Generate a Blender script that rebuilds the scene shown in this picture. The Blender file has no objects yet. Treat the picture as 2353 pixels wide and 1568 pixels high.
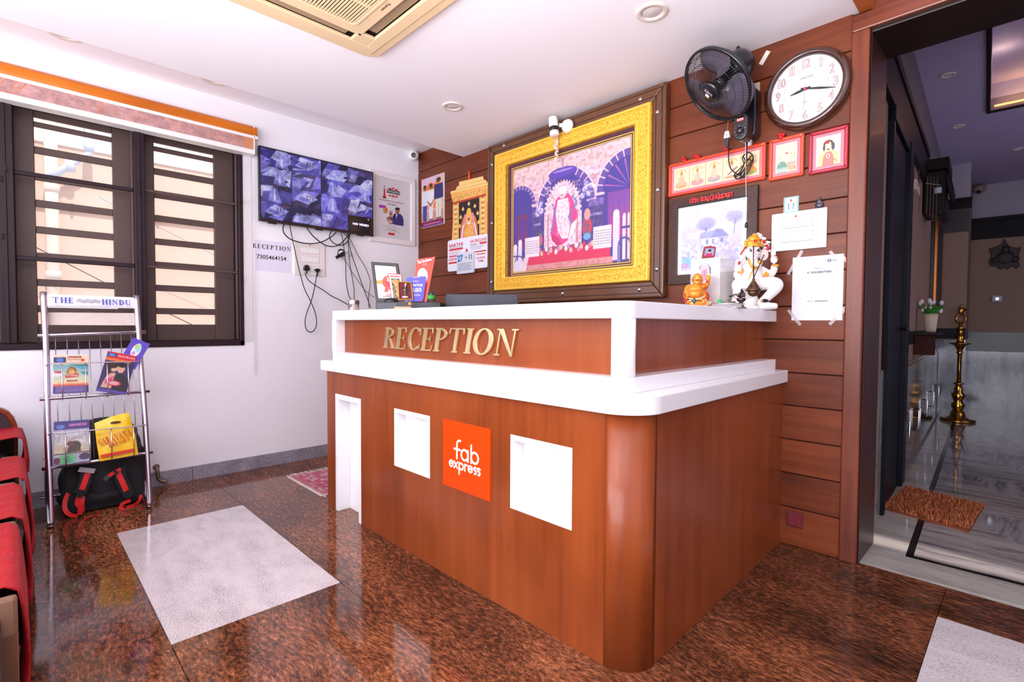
import bpy, math, random
import numpy as np
from mathutils import Vector, Matrix
random.seed(7)
PI = math.pi
scene = bpy.context.scene
COL = scene.collection

# ---------------------------------------------------------------- camera, world, sun, lights, exposure
IW, IH, FPX = 2353, 1568, 1168.61
YAW, PIT, ROLL = [math.radians(a) for a in (45.5529, -1.79186, 0.311)]
_F = np.array([-math.sin(YAW)*math.cos(PIT), math.cos(YAW)*math.cos(PIT), math.sin(PIT)])
_R0 = np.array([math.cos(YAW), math.sin(YAW), 0.0])
_U0 = np.cross(_R0, _F)
_R = _R0*math.cos(ROLL) + _U0*math.sin(ROLL)
_U = -_R0*math.sin(ROLL) + _U0*math.cos(ROLL)
CAM = np.array([3.955, -2.668, 1.06])
cd = bpy.data.cameras.new('camera'); cd.sensor_width = 36; cd.sensor_fit = 'HORIZONTAL'
cd.lens = FPX/IW*36; cd.clip_start = 0.02; cd.clip_end = 100
cam = bpy.data.objects.new('camera', cd); COL.objects.link(cam)
m = Matrix.Identity(4)
for i in range(3):
    m[i][0], m[i][1], m[i][2], m[i][3] = _R[i], _U[i], -_F[i], CAM[i]
cam.matrix_world = m
scene.camera = cam

wd = bpy.data.worlds.new('world'); scene.world = wd; wd.use_nodes = True
bg = wd.node_tree.nodes['Background']
bg.inputs[0].default_value = (0.80, 0.86, 1.0, 1); bg.inputs[1].default_value = 1.0

def light(kind, name, loc, rot, energy, color, size=None, size_y=None, spread=None):
    d = bpy.data.lights.new(name, kind); d.energy = energy; d.color = color
    if kind == 'AREA':
        d.shape = 'RECTANGLE'; d.size = size; d.size_y = size_y or size
        if spread: d.spread = math.radians(spread)
    if kind == 'SUN': d.angle = math.radians(1.0)
    if kind == 'POINT': d.shadow_soft_size = size
    o = bpy.data.objects.new(name, d); COL.objects.link(o)
    o.location = loc; o.rotation_euler = rot
    return o
# the sun stands high over the room and strikes the neighbour's wall seen through the window
light('SUN', 'sun', (6, 0, 8), (0, math.radians(40), 0), 2.6, (1.0, 0.86, 0.82))
# daylight through the glazed entrance front behind the photographer
light('AREA', 'entrance_daylight', (2.9, -5.3, 1.35), (math.radians(90), 0, 0), 140, (0.93, 0.93, 1.0), 4.6, 2.3)
# added fill lamp pointing up, brightens the ceiling and walls
light('AREA', 'ceiling_fill', (3.4, -3.3, 1.15), (math.radians(180), 0, 0), 125, (0.98, 0.97, 1.0), 1.6, 1.6)
scene.view_settings.view_transform = 'Standard'
scene.view_settings.look = 'None'
scene.view_settings.exposure = 0.48
scene.view_settings.gamma = 1.0
scene.view_settings.use_curve_mapping = False

# ---------------------------------------------------------------- geometry helpers
def at(u, v, ax, val):
    """pixel of the 2353x1568 frame -> point on the plane coordinate[ax] = val"""
    d = _F + _R*(u-IW/2)/FPX - _U*(v-IH/2)/FPX
    return CAM + d*((val-CAM[ax])/d[ax])
def atp(u, v, p0, n):
    d = _F + _R*(u-IW/2)/FPX - _U*(v-IH/2)/FPX
    n = np.array(n, float)
    return CAM + d*(((np.array(p0)-CAM)@n)/(d@n))
def S(r, g, b):
    f = lambda c: (c/255/12.92) if c/255 <= 0.04045 else ((c/255+0.055)/1.055)**2.4
    return (f(r), f(g), f(b))

class Frame:
    def __init__(s, o, ux, uy, un=None):
        s.o = np.array(o, float); s.x = np.array(ux, float); s.x /= np.linalg.norm(s.x)
        s.y = np.array(uy, float); s.y /= np.linalg.norm(s.y)
        s.n = np.cross(s.x, s.y) if un is None else np.array(un, float)
    def P(s, a, b, c=0.0): return s.o + s.x*a + s.y*b + s.n*c
    def L(s, p):
        q = np.array(p)-s.o; return (float(q@s.x), float(q@s.y), float(q@s.n))
    def off(s, a, b, c=0.0): return Frame(s.P(a, b, c), s.x, s.y, s.n)
    def rot(s, deg):
        t = math.radians(deg); return Frame(s.o, s.x*math.cos(t)+s.y*math.sin(t), -s.x*math.sin(t)+s.y*math.cos(t), s.n)
    def lean(s, deg):   # tips the top away from the viewer
        t = math.radians(deg); return Frame(s.o, s.x, s.y*math.cos(t)-s.n*math.sin(t), s.n*math.cos(t)+s.y*math.sin(t))
    def turn(s, deg):   # about y
        t = math.radians(deg); return Frame(s.o, s.x*math.cos(t)-s.n*math.sin(t), s.y, s.n*math.cos(t)+s.x*math.sin(t))
WF = Frame((0,0,0), (1,0,0), (0,1,0), (0,0,1))
BACK = Frame((0,0,0), (1,0,0), (0,0,1), (0,-1,0))      # a = x, b = z, c = out of the wooden wall
LEFT = Frame((0,0,0), (0,1,0), (0,0,1), (1,0,0))       # a = y, b = z, c = out of the white wall
TH = math.radians(2.6)
HALL = Frame((3.44,0,0), (math.cos(TH), math.sin(TH), 0), (-math.sin(TH), math.cos(TH), 0), (0,0,1))
def hall_at(u, v, ax, val):
    d = _F + _R*(u-IW/2)/FPX - _U*(v-IH/2)/FPX
    e = (HALL.x, HALL.y, HALL.n)[ax]
    return HALL.L(CAM + d*((val-(CAM-HALL.o)@e)/(d@e)))

class MB:
    def __init__(s): s.V = []; s.F = []
    def add(s, V, F):
        k = len(s.V); s.V += [tuple(map(float, v)) for v in V]; s.F += [tuple(k+i for i in f) for f in F]; return s
    def box(s, x0, y0, z0, x1, y1, z1, fr=WF):
        P = [fr.P(a,b,c) for c in (z0,z1) for b in (y0,y1) for a in (x0,x1)]
        s.add(P, [(0,2,3,1),(4,5,7,6),(0,1,5,4),(2,6,7,3),(0,4,6,2),(1,3,7,5)]); return s
    def prism(s, pts, c0, c1, fr=WF):
        n = len(pts); P = [fr.P(a,b,c0) for a,b in pts]+[fr.P(a,b,c1) for a,b in pts]
        s.add(P, [tuple(range(n))[::-1], tuple(range(n,2*n))]+[(i,(i+1)%n,n+(i+1)%n,n+i) for i in range(n)]); return s
    def ring(s, outer, inner, c0, c1, fr=WF):
        n = len(outer)
        P = [fr.P(a,b,c) for c in (c0,c1) for L in (outer,inner) for a,b in L]
        F = []
        for i in range(n):
            j = (i+1)%n
            F += [(i,n+i,n+j,j),(2*n+i,2*n+j,3*n+j,3*n+i),(i,j,2*n+j,2*n+i),(n+i,3*n+i,3*n+j,n+j)]
        s.add(P, F); return s
    def tube(s, pts, r, n=8, closed=False, flat=1.0):
        pts = [np.array(p, float) for p in pts]; N = len(pts)
        rs = r if isinstance(r, (list, tuple)) else [r]*N
        T = []
        for i in range(N):
            a = pts[(i-1)%N] if (closed or i > 0) else pts[i]; b = pts[(i+1)%N] if (closed or i < N-1) else pts[i]
            t = b-a; T.append(t/(np.linalg.norm(t)+1e-9))
        ref = np.array([0,0,1.0]) if abs(T[0][2]) < .9 else np.array([1.0,0,0])
        u = np.cross(T[0], ref); u /= np.linalg.norm(u); V = []
        for i in range(N):
            u = u - T[i]*(u@T[i]); u /= np.linalg.norm(u)+1e-9; w = np.cross(T[i], u)
            for k in range(n):
                a = 2*PI*k/n; V.append(pts[i]+u*math.cos(a)*rs[i]+w*math.sin(a)*rs[i]*flat)
        F = []
        for i in range(N if closed else N-1):
            for k in range(n):
                a = i*n+k; b = i*n+(k+1)%n; c = ((i+1)%N)*n+(k+1)%n; d = ((i+1)%N)*n+k
                F.append((a,b,c,d))
        if not closed: F += [tuple(range(n))[::-1], tuple((N-1)*n+k for k in range(n))]
        s.add(V, F); return s
    def lathe(s, prof, fr, n=24, a0=0, a1=2*PI, caps=True):
        """profile (radius, height along fr.n)"""
        V = []; full = abs(a1-a0-2*PI) < 1e-6; m_ = n if full else n+1
        for r, h in prof:
            for k in range(m_):
                a = a0+(a1-a0)*k/n; V.append(fr.P(r*math.cos(a), r*math.sin(a), h))
        F = []
        for i in range(len(prof)-1):
            for k in range(n):
                a = i*m_+k; b = i*m_+(k+1)%m_; F.append((a,b,b+m_,a+m_))
        if full and caps:
            if prof[0][0] > 1e-5: F.append(tuple(range(m_))[::-1])
            if prof[-1][0] > 1e-5: F.append(tuple((len(prof)-1)*m_+k for k in range(m_)))
        s.add(V, F); return s
    def ell(s, c, r, fr=WF, nu=14, nv=9):
        """ellipsoid, centre and radii in frame coordinates"""
        V = [fr.P(c[0], c[1], c[2]-r[2])]
        for i in range(1, nv):
            p = -PI/2+PI*i/nv
            for k in range(nu):
                a = 2*PI*k/nu
                V.append(fr.P(c[0]+r[0]*math.cos(p)*math.cos(a), c[1]+r[1]*math.cos(p)*math.sin(a), c[2]+r[2]*math.sin(p)))
        V.append(fr.P(c[0], c[1], c[2]+r[2])); F = []
        for k in range(nu):
            F.append((0, 1+(k+1)%nu, 1+k)); e = len(V)-1; b = 1+(nv-2)*nu; F.append((e, b+k, b+(k+1)%nu))
        for i in range(nv-2):
            for k in range(nu):
                a = 1+i*nu+k; b = 1+i*nu+(k+1)%nu; F.append((a,b,b+nu,a+nu))
        s.add(V, F); return s

def parent_to(o, parent):
    if parent is not None:
        o.parent = parent
        chain = Matrix.Translation(parent['_w'])
        o.matrix_parent_inverse = chain.inverted()
def build(mb, name, mat, parent=None, smooth=False, bevel=0, seg=2, sub=0, remesh=0, csmooth=0, kind=None, label=None, mats=None, fix=True):
    if isinstance(mb, bpy.types.Mesh): me = mb; V = np.array([v.co[:] for v in me.vertices])
    else:
        me = bpy.data.meshes.new(name); V = np.array(mb.V); 
    lo, hi = V.min(0), V.max(0); o_ = np.array([(lo[0]+hi[0])/2, (lo[1]+hi[1])/2, lo[2]])
    if isinstance(mb, bpy.types.Mesh): me.transform(Matrix.Translation(Vector(-o_)))
    else:
        me.from_pydata([tuple(v) for v in (V-o_)], [], mb.F); me.update()
        if fix:
            import bmesh
            b = bmesh.new(); b.from_mesh(me); bmesh.ops.recalc_face_normals(b, faces=b.faces); b.to_mesh(me); b.free()
    if mat is not None: me.materials.append(mat)
    ob = bpy.data.objects.new(name, me); COL.objects.link(ob)
    ob['_w'] = [float(x) for x in o_]
    ob.location = Vector(o_)
    parent_to(ob, parent)
    if smooth:
        for p in me.polygons: p.use_smooth = True
    if remesh:
        r = ob.modifiers.new('blend', 'REMESH'); r.mode = 'VOXEL'; r.voxel_size = remesh; r.use_smooth_shade = True
    if csmooth:
        c = ob.modifiers.new('soften', 'SMOOTH'); c.iterations = csmooth; c.factor = .5
    if bevel:
        bv = ob.modifiers.new('edge', 'BEVEL'); bv.width = bevel; bv.segments = seg; bv.limit_method = 'ANGLE'; bv.angle_limit = math.radians(35)
    if sub:
        sb = ob.modifiers.new('sub', 'SUBSURF'); sb.levels = sub; sb.render_levels = sub
    if kind: ob['kind'] = kind
    if label: ob['label'] = label
    return ob
def tag(o, label, cat, group=None):
    o['label'] = label; o['category'] = cat
    if group: o['group'] = group
    return o
def thing(name, label, cat, loc, group=None):
    o = bpy.data.objects.new(name, None); COL.objects.link(o); o.location = Vector([float(x) for x in loc])
    o['_w'] = [float(x) for x in loc]; o.empty_display_size = .05
    return tag(o, label, cat, group)
def struct(name, mb, mat, **k):
    o = build(mb, name, mat, **k); o['kind'] = 'structure'; return o
def struct_empty(name, loc):
    o = bpy.data.objects.new(name, None); COL.objects.link(o); o.location = Vector(loc); o['_w'] = [float(x) for x in loc]
    o['kind'] = 'structure'; return o
def rrect(x0, y0, x1, y1, r, n=5):
    out = []
    rs = r if isinstance(r, (list, tuple)) else [r]*4     # corners: (x0,y0) (x1,y0) (x1,y1) (x0,y1)
    for (cx, cy, a, q) in ((x0,y0,PI,rs[0]),(x1,y0,1.5*PI,rs[1]),(x1,y1,0,rs[2]),(x0,y1,.5*PI,rs[3])):
        sx = 1 if cx == x0 else -1; sy = 1 if cy == y0 else -1
        if q < 1e-6: out.append((cx, cy)); continue
        for i in range(n+1):
            t = a+.5*PI*i/n; out.append((cx+sx*q+q*math.cos(t), cy+sy*q+q*math.sin(t)))
    return out
def circ(cx, cy, rx, ry=None, n=32): 
    ry = rx if ry is None else ry
    return [(cx+rx*math.cos(2*PI*i/n), cy+ry*math.sin(2*PI*i/n)) for i in range(n)]

# ---------------------------------------------------------------- materials
MATS = {}
def principled(name):
    mt = bpy.data.materials.new(name); mt.use_nodes = True; nt = mt.node_tree
    return mt, nt, nt.nodes['Principled BSDF']
def N(nt, t, **k):
    n = nt.nodes.new(t)
    for a, b in k.items():
        if a.startswith('i_'): n.inputs[a[2:].replace('_', ' ')].default_value = b
        else: setattr(n, a, b)
    return n
def plain(name, rgb, rough=.5, metal=0.0, var=.06, nscale=8, bump=0.0, bscale=60, coat=0.0, emit=None, es=0, spec=.5, sheen=0):
    if name in MATS: return MATS[name]
    mt, nt, p = principled(name); L = nt.links.new
    c = S(*rgb)
    tc = N(nt, 'ShaderNodeTexCoord'); no = N(nt, 'ShaderNodeTexNoise'); no.inputs['Scale'].default_value = nscale; no.inputs['Detail'].default_value = 4
    L(tc.outputs['Object'], no.inputs['Vector'])
    mx = N(nt, 'ShaderNodeMix', data_type='RGBA'); mx.inputs[6].default_value = (*[x*(1-var) for x in c], 1); mx.inputs[7].default_value = (*[min(1, x*(1+var)) for x in c], 1)
    L(no.outputs['Fac'], mx.inputs[0]); L(mx.outputs[2], p.inputs['Base Color'])
    p.inputs['Roughness'].default_value = rough; p.inputs['Metallic'].default_value = metal
    p.inputs['Coat Weight'].default_value = coat; p.inputs['Coat Roughness'].default_value = .08
    p.inputs['Specular IOR Level'].default_value = spec
    if sheen: p.inputs['Sheen Weight'].default_value = sheen
    if bump:
        n2 = N(nt, 'ShaderNodeTexNoise'); n2.inputs['Scale'].default_value = bscale; n2.inputs['Detail'].default_value = 3
        L(tc.outputs['Object'], n2.inputs['Vector'])
        b = N(nt, 'ShaderNodeBump'); b.inputs['Strength'].default_value = bump; b.inputs['Distance'].default_value = .01
        L(n2.outputs['Fac'], b.inputs['Height']); L(b.outputs['Normal'], p.inputs['Normal'])
    if emit: p.inputs['Emission Color'].default_value = (*S(*emit), 1); p.inputs['Emission Strength'].default_value = es
    MATS[name] = mt; return mt
def ramp(nt, stops):
    r = N(nt, 'ShaderNodeValToRGB'); e = r.color_ramp.elements
    while len(e) < len(stops): e.new(.5)
    for i, (t, c) in enumerate(stops): e[i].position = t; e[i].color = (*S(*c), 1)
    return r
def wood(name, cols, grain='z', rough=.35, scale=1.0, coat=.2, rand=.15, spec=.35):
    """streaky timber; cols dark..light; grain axis"""
    if name in MATS: return MATS[name]
    mt, nt, p = principled(name); L = nt.links.new
    tc = N(nt, 'ShaderNodeTexCoord'); oi = N(nt, 'ShaderNodeObjectInfo'); mp = N(nt, 'ShaderNodeMapping')
    a = {'x': (1.2, 26, 26), 'y': (26, 1.2, 26), 'z': (26, 26, 1.2)}[grain]
    mp.inputs['Scale'].default_value = [q*scale for q in a]
    ad = N(nt, 'ShaderNodeVectorMath', operation='ADD'); mu = N(nt, 'ShaderNodeMath', operation='MULTIPLY'); mu.inputs[1].default_value = 17
    L(oi.outputs['Random'], mu.inputs[0]); L(tc.outputs['Object'], ad.inputs[0]); L(mu.outputs[0], ad.inputs[1]); L(ad.outputs[0], mp.inputs['Vector'])
    n1 = N(nt, 'ShaderNodeTexNoise'); n1.inputs['Scale'].default_value = 1.0; n1.inputs['Detail'].default_value = 6; n1.inputs['Roughness'].default_value = .65
    L(mp.outputs[0], n1.inputs['Vector'])
    n2 = N(nt, 'ShaderNodeTexNoise'); n2.inputs['Scale'].default_value = 2.2; n2.inputs['Detail'].default_value = 3
    L(ad.outputs[0], n2.inputs['Vector'])
    mm = N(nt, 'ShaderNodeMath', operation='MULTIPLY_ADD'); mm.inputs[1].default_value = .55
    m2 = N(nt, 'ShaderNodeMath', operation='MULTIPLY'); m2.inputs[1].default_value = .45
    L(n2.outputs['Fac'], m2.inputs[0]); L(n1.outputs['Fac'], mm.inputs[0]); L(m2.outputs[0], mm.inputs[2])
    r = ramp(nt, [(.3, cols[0]), (.5, cols[1]), (.72, cols[2])]); L(mm.outputs[0], r.inputs['Fac'])
    hs = N(nt, 'ShaderNodeHueSaturation'); mr = N(nt, 'ShaderNodeMapRange'); mr.inputs['To Min'].default_value = 1-rand; mr.inputs['To Max'].default_value = 1+rand
    L(oi.outputs['Random'], mr.inputs['Value']); L(mr.outputs[0], hs.inputs['Value']); L(r.outputs[0], hs.inputs['Color']); L(hs.outputs[0], p.inputs['Base Color'])
    p.inputs['Roughness'].default_value = rough; p.inputs['Coat Weight'].default_value = coat; p.inputs['Coat Roughness'].default_value = .12; p.inputs['Specular IOR Level'].default_value = spec
    b = N(nt, 'ShaderNodeBump'); b.inputs['Strength'].default_value = .12; b.inputs['Distance'].default_value = .004
    L(n1.outputs['Fac'], b.inputs['Height']); L(b.outputs['Normal'], p.inputs['Normal'])
    MATS[name] = mt; return mt
def stone(name, stops, scale=(1,1,1), fine=60, coarse=3, mix=.5, rough=.1, spec=.5, rot=0.0, dist=0.0):
    if name in MATS: return MATS[name]
    mt, nt, p = principled(name); L = nt.links.new
    tc = N(nt, 'ShaderNodeTexCoord'); ge = N(nt, 'ShaderNodeNewGeometry'); mp = N(nt, 'ShaderNodeMapping')
    mp.inputs['Scale'].default_value = scale; mp.inputs['Rotation'].default_value = (0,0,rot); L(ge.outputs['Position'], mp.inputs['Vector'])
    n1 = N(nt, 'ShaderNodeTexNoise'); n1.inputs['Scale'].default_value = fine; n1.inputs['Detail'].default_value = 5; n1.inputs['Roughness'].default_value = .7
    n2 = N(nt, 'ShaderNodeTexNoise'); n2.inputs['Scale'].default_value = coarse; n2.inputs['Detail'].default_value = 8; n2.inputs['Roughness'].default_value = .6
    if dist: n2.inputs['Distortion'].default_value = dist
    L(mp.outputs[0], n1.inputs['Vector']); L(mp.outputs[0], n2.inputs['Vector'])
    mx = N(nt, 'ShaderNodeMix'); mx.inputs[0].default_value = mix; L(n1.outputs['Fac'], mx.inputs[2]); L(n2.outputs['Fac'], mx.inputs[3])
    r = ramp(nt, stops); L(mx.outputs[0], r.inputs['Fac']); L(r.outputs[0], p.inputs['Base Color'])
    p.inputs['Roughness'].default_value = rough; p.inputs['Specular IOR Level'].default_value = spec
    MATS[name] = mt; return mt
def printed(name='printed_paper', rough=.45, emit=0.0, coat=0.0):
    if name in MATS: return MATS[name]
    mt, nt, p = principled(name); L = nt.links.new
    a = N(nt, 'ShaderNodeAttribute', attribute_name='Col')
    L(a.outputs['Color'], p.inputs['Base Color']); p.inputs['Roughness'].default_value = rough; p.inputs['Coat Weight'].default_value = coat
    if emit:
        p.inputs['Base Color'].default_value = (0.01,0.01,0.01,1)
        for l in list(p.inputs['Base Color'].links): nt.links.remove(l)
        L(a.outputs['Color'], p.inputs['Emission Color']); p.inputs['Emission Strength'].default_value = emit
    MATS[name] = mt; return mt
def glass(name, tint=(255,255,255), rough=0.02, alpha=.12):
    if name in MATS: return MATS[name]
    mt, nt, p = principled(name); c = S(*tint)
    p.inputs['Base Color'].default_value = (*c, 1); p.inputs['Roughness'].default_value = rough; p.inputs['Alpha'].default_value = alpha
    p.inputs['Specular IOR Level'].default_value = .8
    MATS[name] = mt; return mt

# ---------------------------------------------------------------- flat prints: little pictures held as vertex colours on a fine grid
class Canvas:
    def __init__(s, w, h, bg, ss=3):
        s.w, s.h, s.ss = w, h, ss; s.W, s.H = w*ss, h*ss
        s.A = np.zeros((s.H, s.W, 3)); s.A[:] = np.array(bg)/255
        s.X, s.Y = np.meshgrid((np.arange(s.W)+.5)/s.W, (np.arange(s.H)+.5)/s.H)
        s.rng = np.random.RandomState(5)
    def _put(s, mk, col, a=1.0):
        mk = mk*a; s.A = s.A*(1-mk[..., None]) + (np.array(col)/255)*mk[..., None]; return s
    def rect(s, x0, y0, x1, y1, col, a=1.0): return s._put(((s.X>=x0)&(s.X<=x1)&(s.Y>=y0)&(s.Y<=y1)).astype(float), col, a)
    def ell(s, cx, cy, rx, ry, col, a=1.0, rot=0, soft=0):
        t = math.radians(rot); asp = s.W/s.H
        dx = (s.X-cx); dy = (s.Y-cy)/asp; ex = dx*math.cos(t)+dy*math.sin(t); ey = -dx*math.sin(t)+dy*math.cos(t)
        d = np.sqrt((ex/rx)**2+(ey*asp/ry)**2)
        mk = (d <= 1).astype(float) if not soft else np.clip((1-d)/soft+.5, 0, 1)
        return s._put(mk, col, a)
    def arc(s, cx, cy, r0, r1, a0, a1, col, yr=1.0, a=1.0):
        asp = s.W/s.H; dx = s.X-cx; dy = (s.Y-cy)/asp/yr; d = np.hypot(dx, dy); t = np.degrees(np.arctan2(dy, dx))%360
        return s._put(((d>=r0)&(d<=r1)&(t>=a0)&(t<=a1)).astype(float), col, a)
    def poly(s, pts, col, a=1.0):
        ins = np.zeros_like(s.X, bool); n = len(pts)
        for i in range(n):
            x1, y1 = pts[i]; x2, y2 = pts[(i+1)%n]
            if y1 == y2: continue
            c = ((s.Y > min(y1,y2)) & (s.Y <= max(y1,y2))) & (s.X < (s.Y-y1)*(x2-x1)/(y2-y1)+x1); ins ^= c
        return s._put(ins.astype(float), col, a)
    def line(s, pts, wd, col, a=1.0):
        asp = s.W/s.H; mk = np.zeros_like(s.X)
        for (x1,y1),(x2,y2) in zip(pts[:-1], pts[1:]):
            px, py = s.X-x1, (s.Y-y1)/asp; vx, vy = x2-x1, (y2-y1)/asp; l = vx*vx+vy*vy+1e-12
            t = np.clip((px*vx+py*vy)/l, 0, 1); mk = np.maximum(mk, (np.hypot(px-t*vx, py-t*vy) <= wd/2))
        return s._put(mk.astype(float), col, a)
    def vgrad(s, c0, c1, y0=0, y1=1, x0=0, x1=1, a=1.0):
        t = np.clip((s.Y-y0)/(y1-y0), 0, 1)[..., None]; c = np.array(c0)/255*(1-t)+np.array(c1)/255*t
        mk = (((s.Y>=y0)&(s.Y<=y1)&(s.X>=x0)&(s.X<=x1)).astype(float)*a)[..., None]; s.A = s.A*(1-mk)+c*mk; return s
    def field(s, sc):
        gh, gw = max(2, int(sc*s.H/s.W)+2), int(sc)+2; g = s.rng.rand(gh, gw)
        yy = np.linspace(0, gh-1.001, s.H); xx = np.linspace(0, gw-1.001, s.W); yi, xi = yy.astype(int), xx.astype(int); fy, fx = (yy-yi)[:,None], (xx-xi)[None]
        fy = fy*fy*(3-2*fy); fx = fx*fx*(3-2*fx)
        return (g[yi][:,xi]*(1-fy)*(1-fx)+g[yi+1][:,xi]*fy*(1-fx)+g[yi][:,xi+1]*(1-fy)*fx+g[yi+1][:,xi+1]*fy*fx)
    def noise(s, amt, sc, region=None):
        f = (s.field(sc)-.5)*2*amt
        if region: x0,y0,x1,y1 = region; f = f*((s.X>=x0)&(s.X<=x1)&(s.Y>=y0)&(s.Y<=y1))
        s.A = np.clip(s.A*(1+f[...,None]), 0, 1); return s
    def blot(s, sc, thr, col, a=.5, region=None):
        mk = (s.field(sc) > thr).astype(float)
        if region: x0,y0,x1,y1 = region; mk = mk*((s.X>=x0)&(s.X<=x1)&(s.Y>=y0)&(s.Y<=y1))
        return s._put(mk, col, a)
    def grid(s):
        A = s.A.reshape(s.h, s.ss, s.w, s.ss, 3).mean((1,3)); return A
def put_print(name, cv, fr, x0, y0, x1, y1, c, parent, mat=None, label=None, curve=None):
    A = cv.grid(); h, w = A.shape[:2]; mat = mat or printed()
    A = A*.93
    A = np.where(A <= .04045, A/12.92, ((A+.055)/1.055)**2.4)
    xs = np.linspace(x0, x1, w+1); ys = np.linspace(y0, y1, h+1)
    V = []
    for y in ys:
        for x in xs: V.append(fr.P(x, y, c+(curve(x, y) if curve else 0)))
    V = np.array(V); lo, hi = V.min(0), V.max(0); o_ = np.array([(lo[0]+hi[0])/2,(lo[1]+hi[1])/2,lo[2]])
    F = [(j*(w+1)+i, j*(w+1)+i+1, (j+1)*(w+1)+i+1, (j+1)*(w+1)+i) for j in range(h) for i in range(w)]
    me = bpy.data.meshes.new(name); me.from_pydata([tuple(v) for v in V-o_], [], F); me.update()
    at_ = me.color_attributes.new('Col', 'FLOAT_COLOR', 'CORNER')
    cols = np.ones((h*w, 4, 4)); cols[:, :, :3] = A.reshape(-1, 1, 3)
    at_.data.foreach_set('color', cols.reshape(-1))
    me.materials.append(mat)
    ob = bpy.data.objects.new(name, me); COL.objects.link(ob); ob['_w'] = [float(q) for q in o_]; ob.location = Vector(o_)
    parent_to(ob, parent)
    if label: ob['label'] = label
    return ob

# ---------------------------------------------------------------- lettering
def text_mesh(s, depth=.001, bold=0.0):
    cu = bpy.data.curves.new('lettering', 'FONT'); cu.body = s; cu.size = 1; cu.extrude = .5; cu.resolution_u = 3; cu.offset = bold
    ob = bpy.data.objects.new('tmp', cu); COL.objects.link(ob)
    me = bpy.data.meshes.new_from_object(ob.evaluated_get(bpy.context.evaluated_depsgraph_get()))
    V = np.array([v.co[:] for v in me.vertices]); F = [tuple(p.vertices) for p in me.polygons]
    bpy.data.objects.remove(ob); bpy.data.curves.remove(cu); bpy.data.meshes.remove(me)
    return V, F
def lettering(s, fr, x0, y0, x1, y1, c, mat, parent, depth=.0008, shear=0.0, bold=0.0, name='lettering', label=None, warp=None):
    """one line of text stretched to the box x0..x1, y0..y1 of the frame"""
    V, F = text_mesh(s, depth, bold)
    lo, hi = V.min(0), V.max(0); mb = MB()
    P = []
    for v in V:
        a = (v[0]-lo[0])/(hi[0]-lo[0]); b = (v[1]-lo[1])/(hi[1]-lo[1])
        X = x0+(x1-x0)*a+shear*b*(y1-y0); Y = y0+(y1-y0)*b
        cc = c+(depth if v[2] > 0 else 0)
        if warp: cc += warp(X, Y)
        P.append(fr.P(X, Y, cc))
    mb.add(P, F)
    return build(mb, name, mat, parent, label=label, fix=False)
def _bar(x0,y0,x1,y1): return [(x0,y0),(x1,y0),(x1,y1),(x0,y1)]
def _arc(cx, cy, rx, ry, tx, ty, a0, a1, n=16):
    out = []
    parts = [(a0, a1)] if a1-a0 < 359 else [(90, 270.5), (-90, 90.5)]
    for p, q in parts:
        T = [math.radians(p+(q-p)*k/n) for k in range(n+1)]
        out.append([(cx+rx*math.cos(t), cy+ry*math.sin(t)) for t in T]+[(cx+(rx-tx)*math.cos(t), cy+(ry-ty)*math.sin(t)) for t in T[::-1]])
    return out
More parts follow.
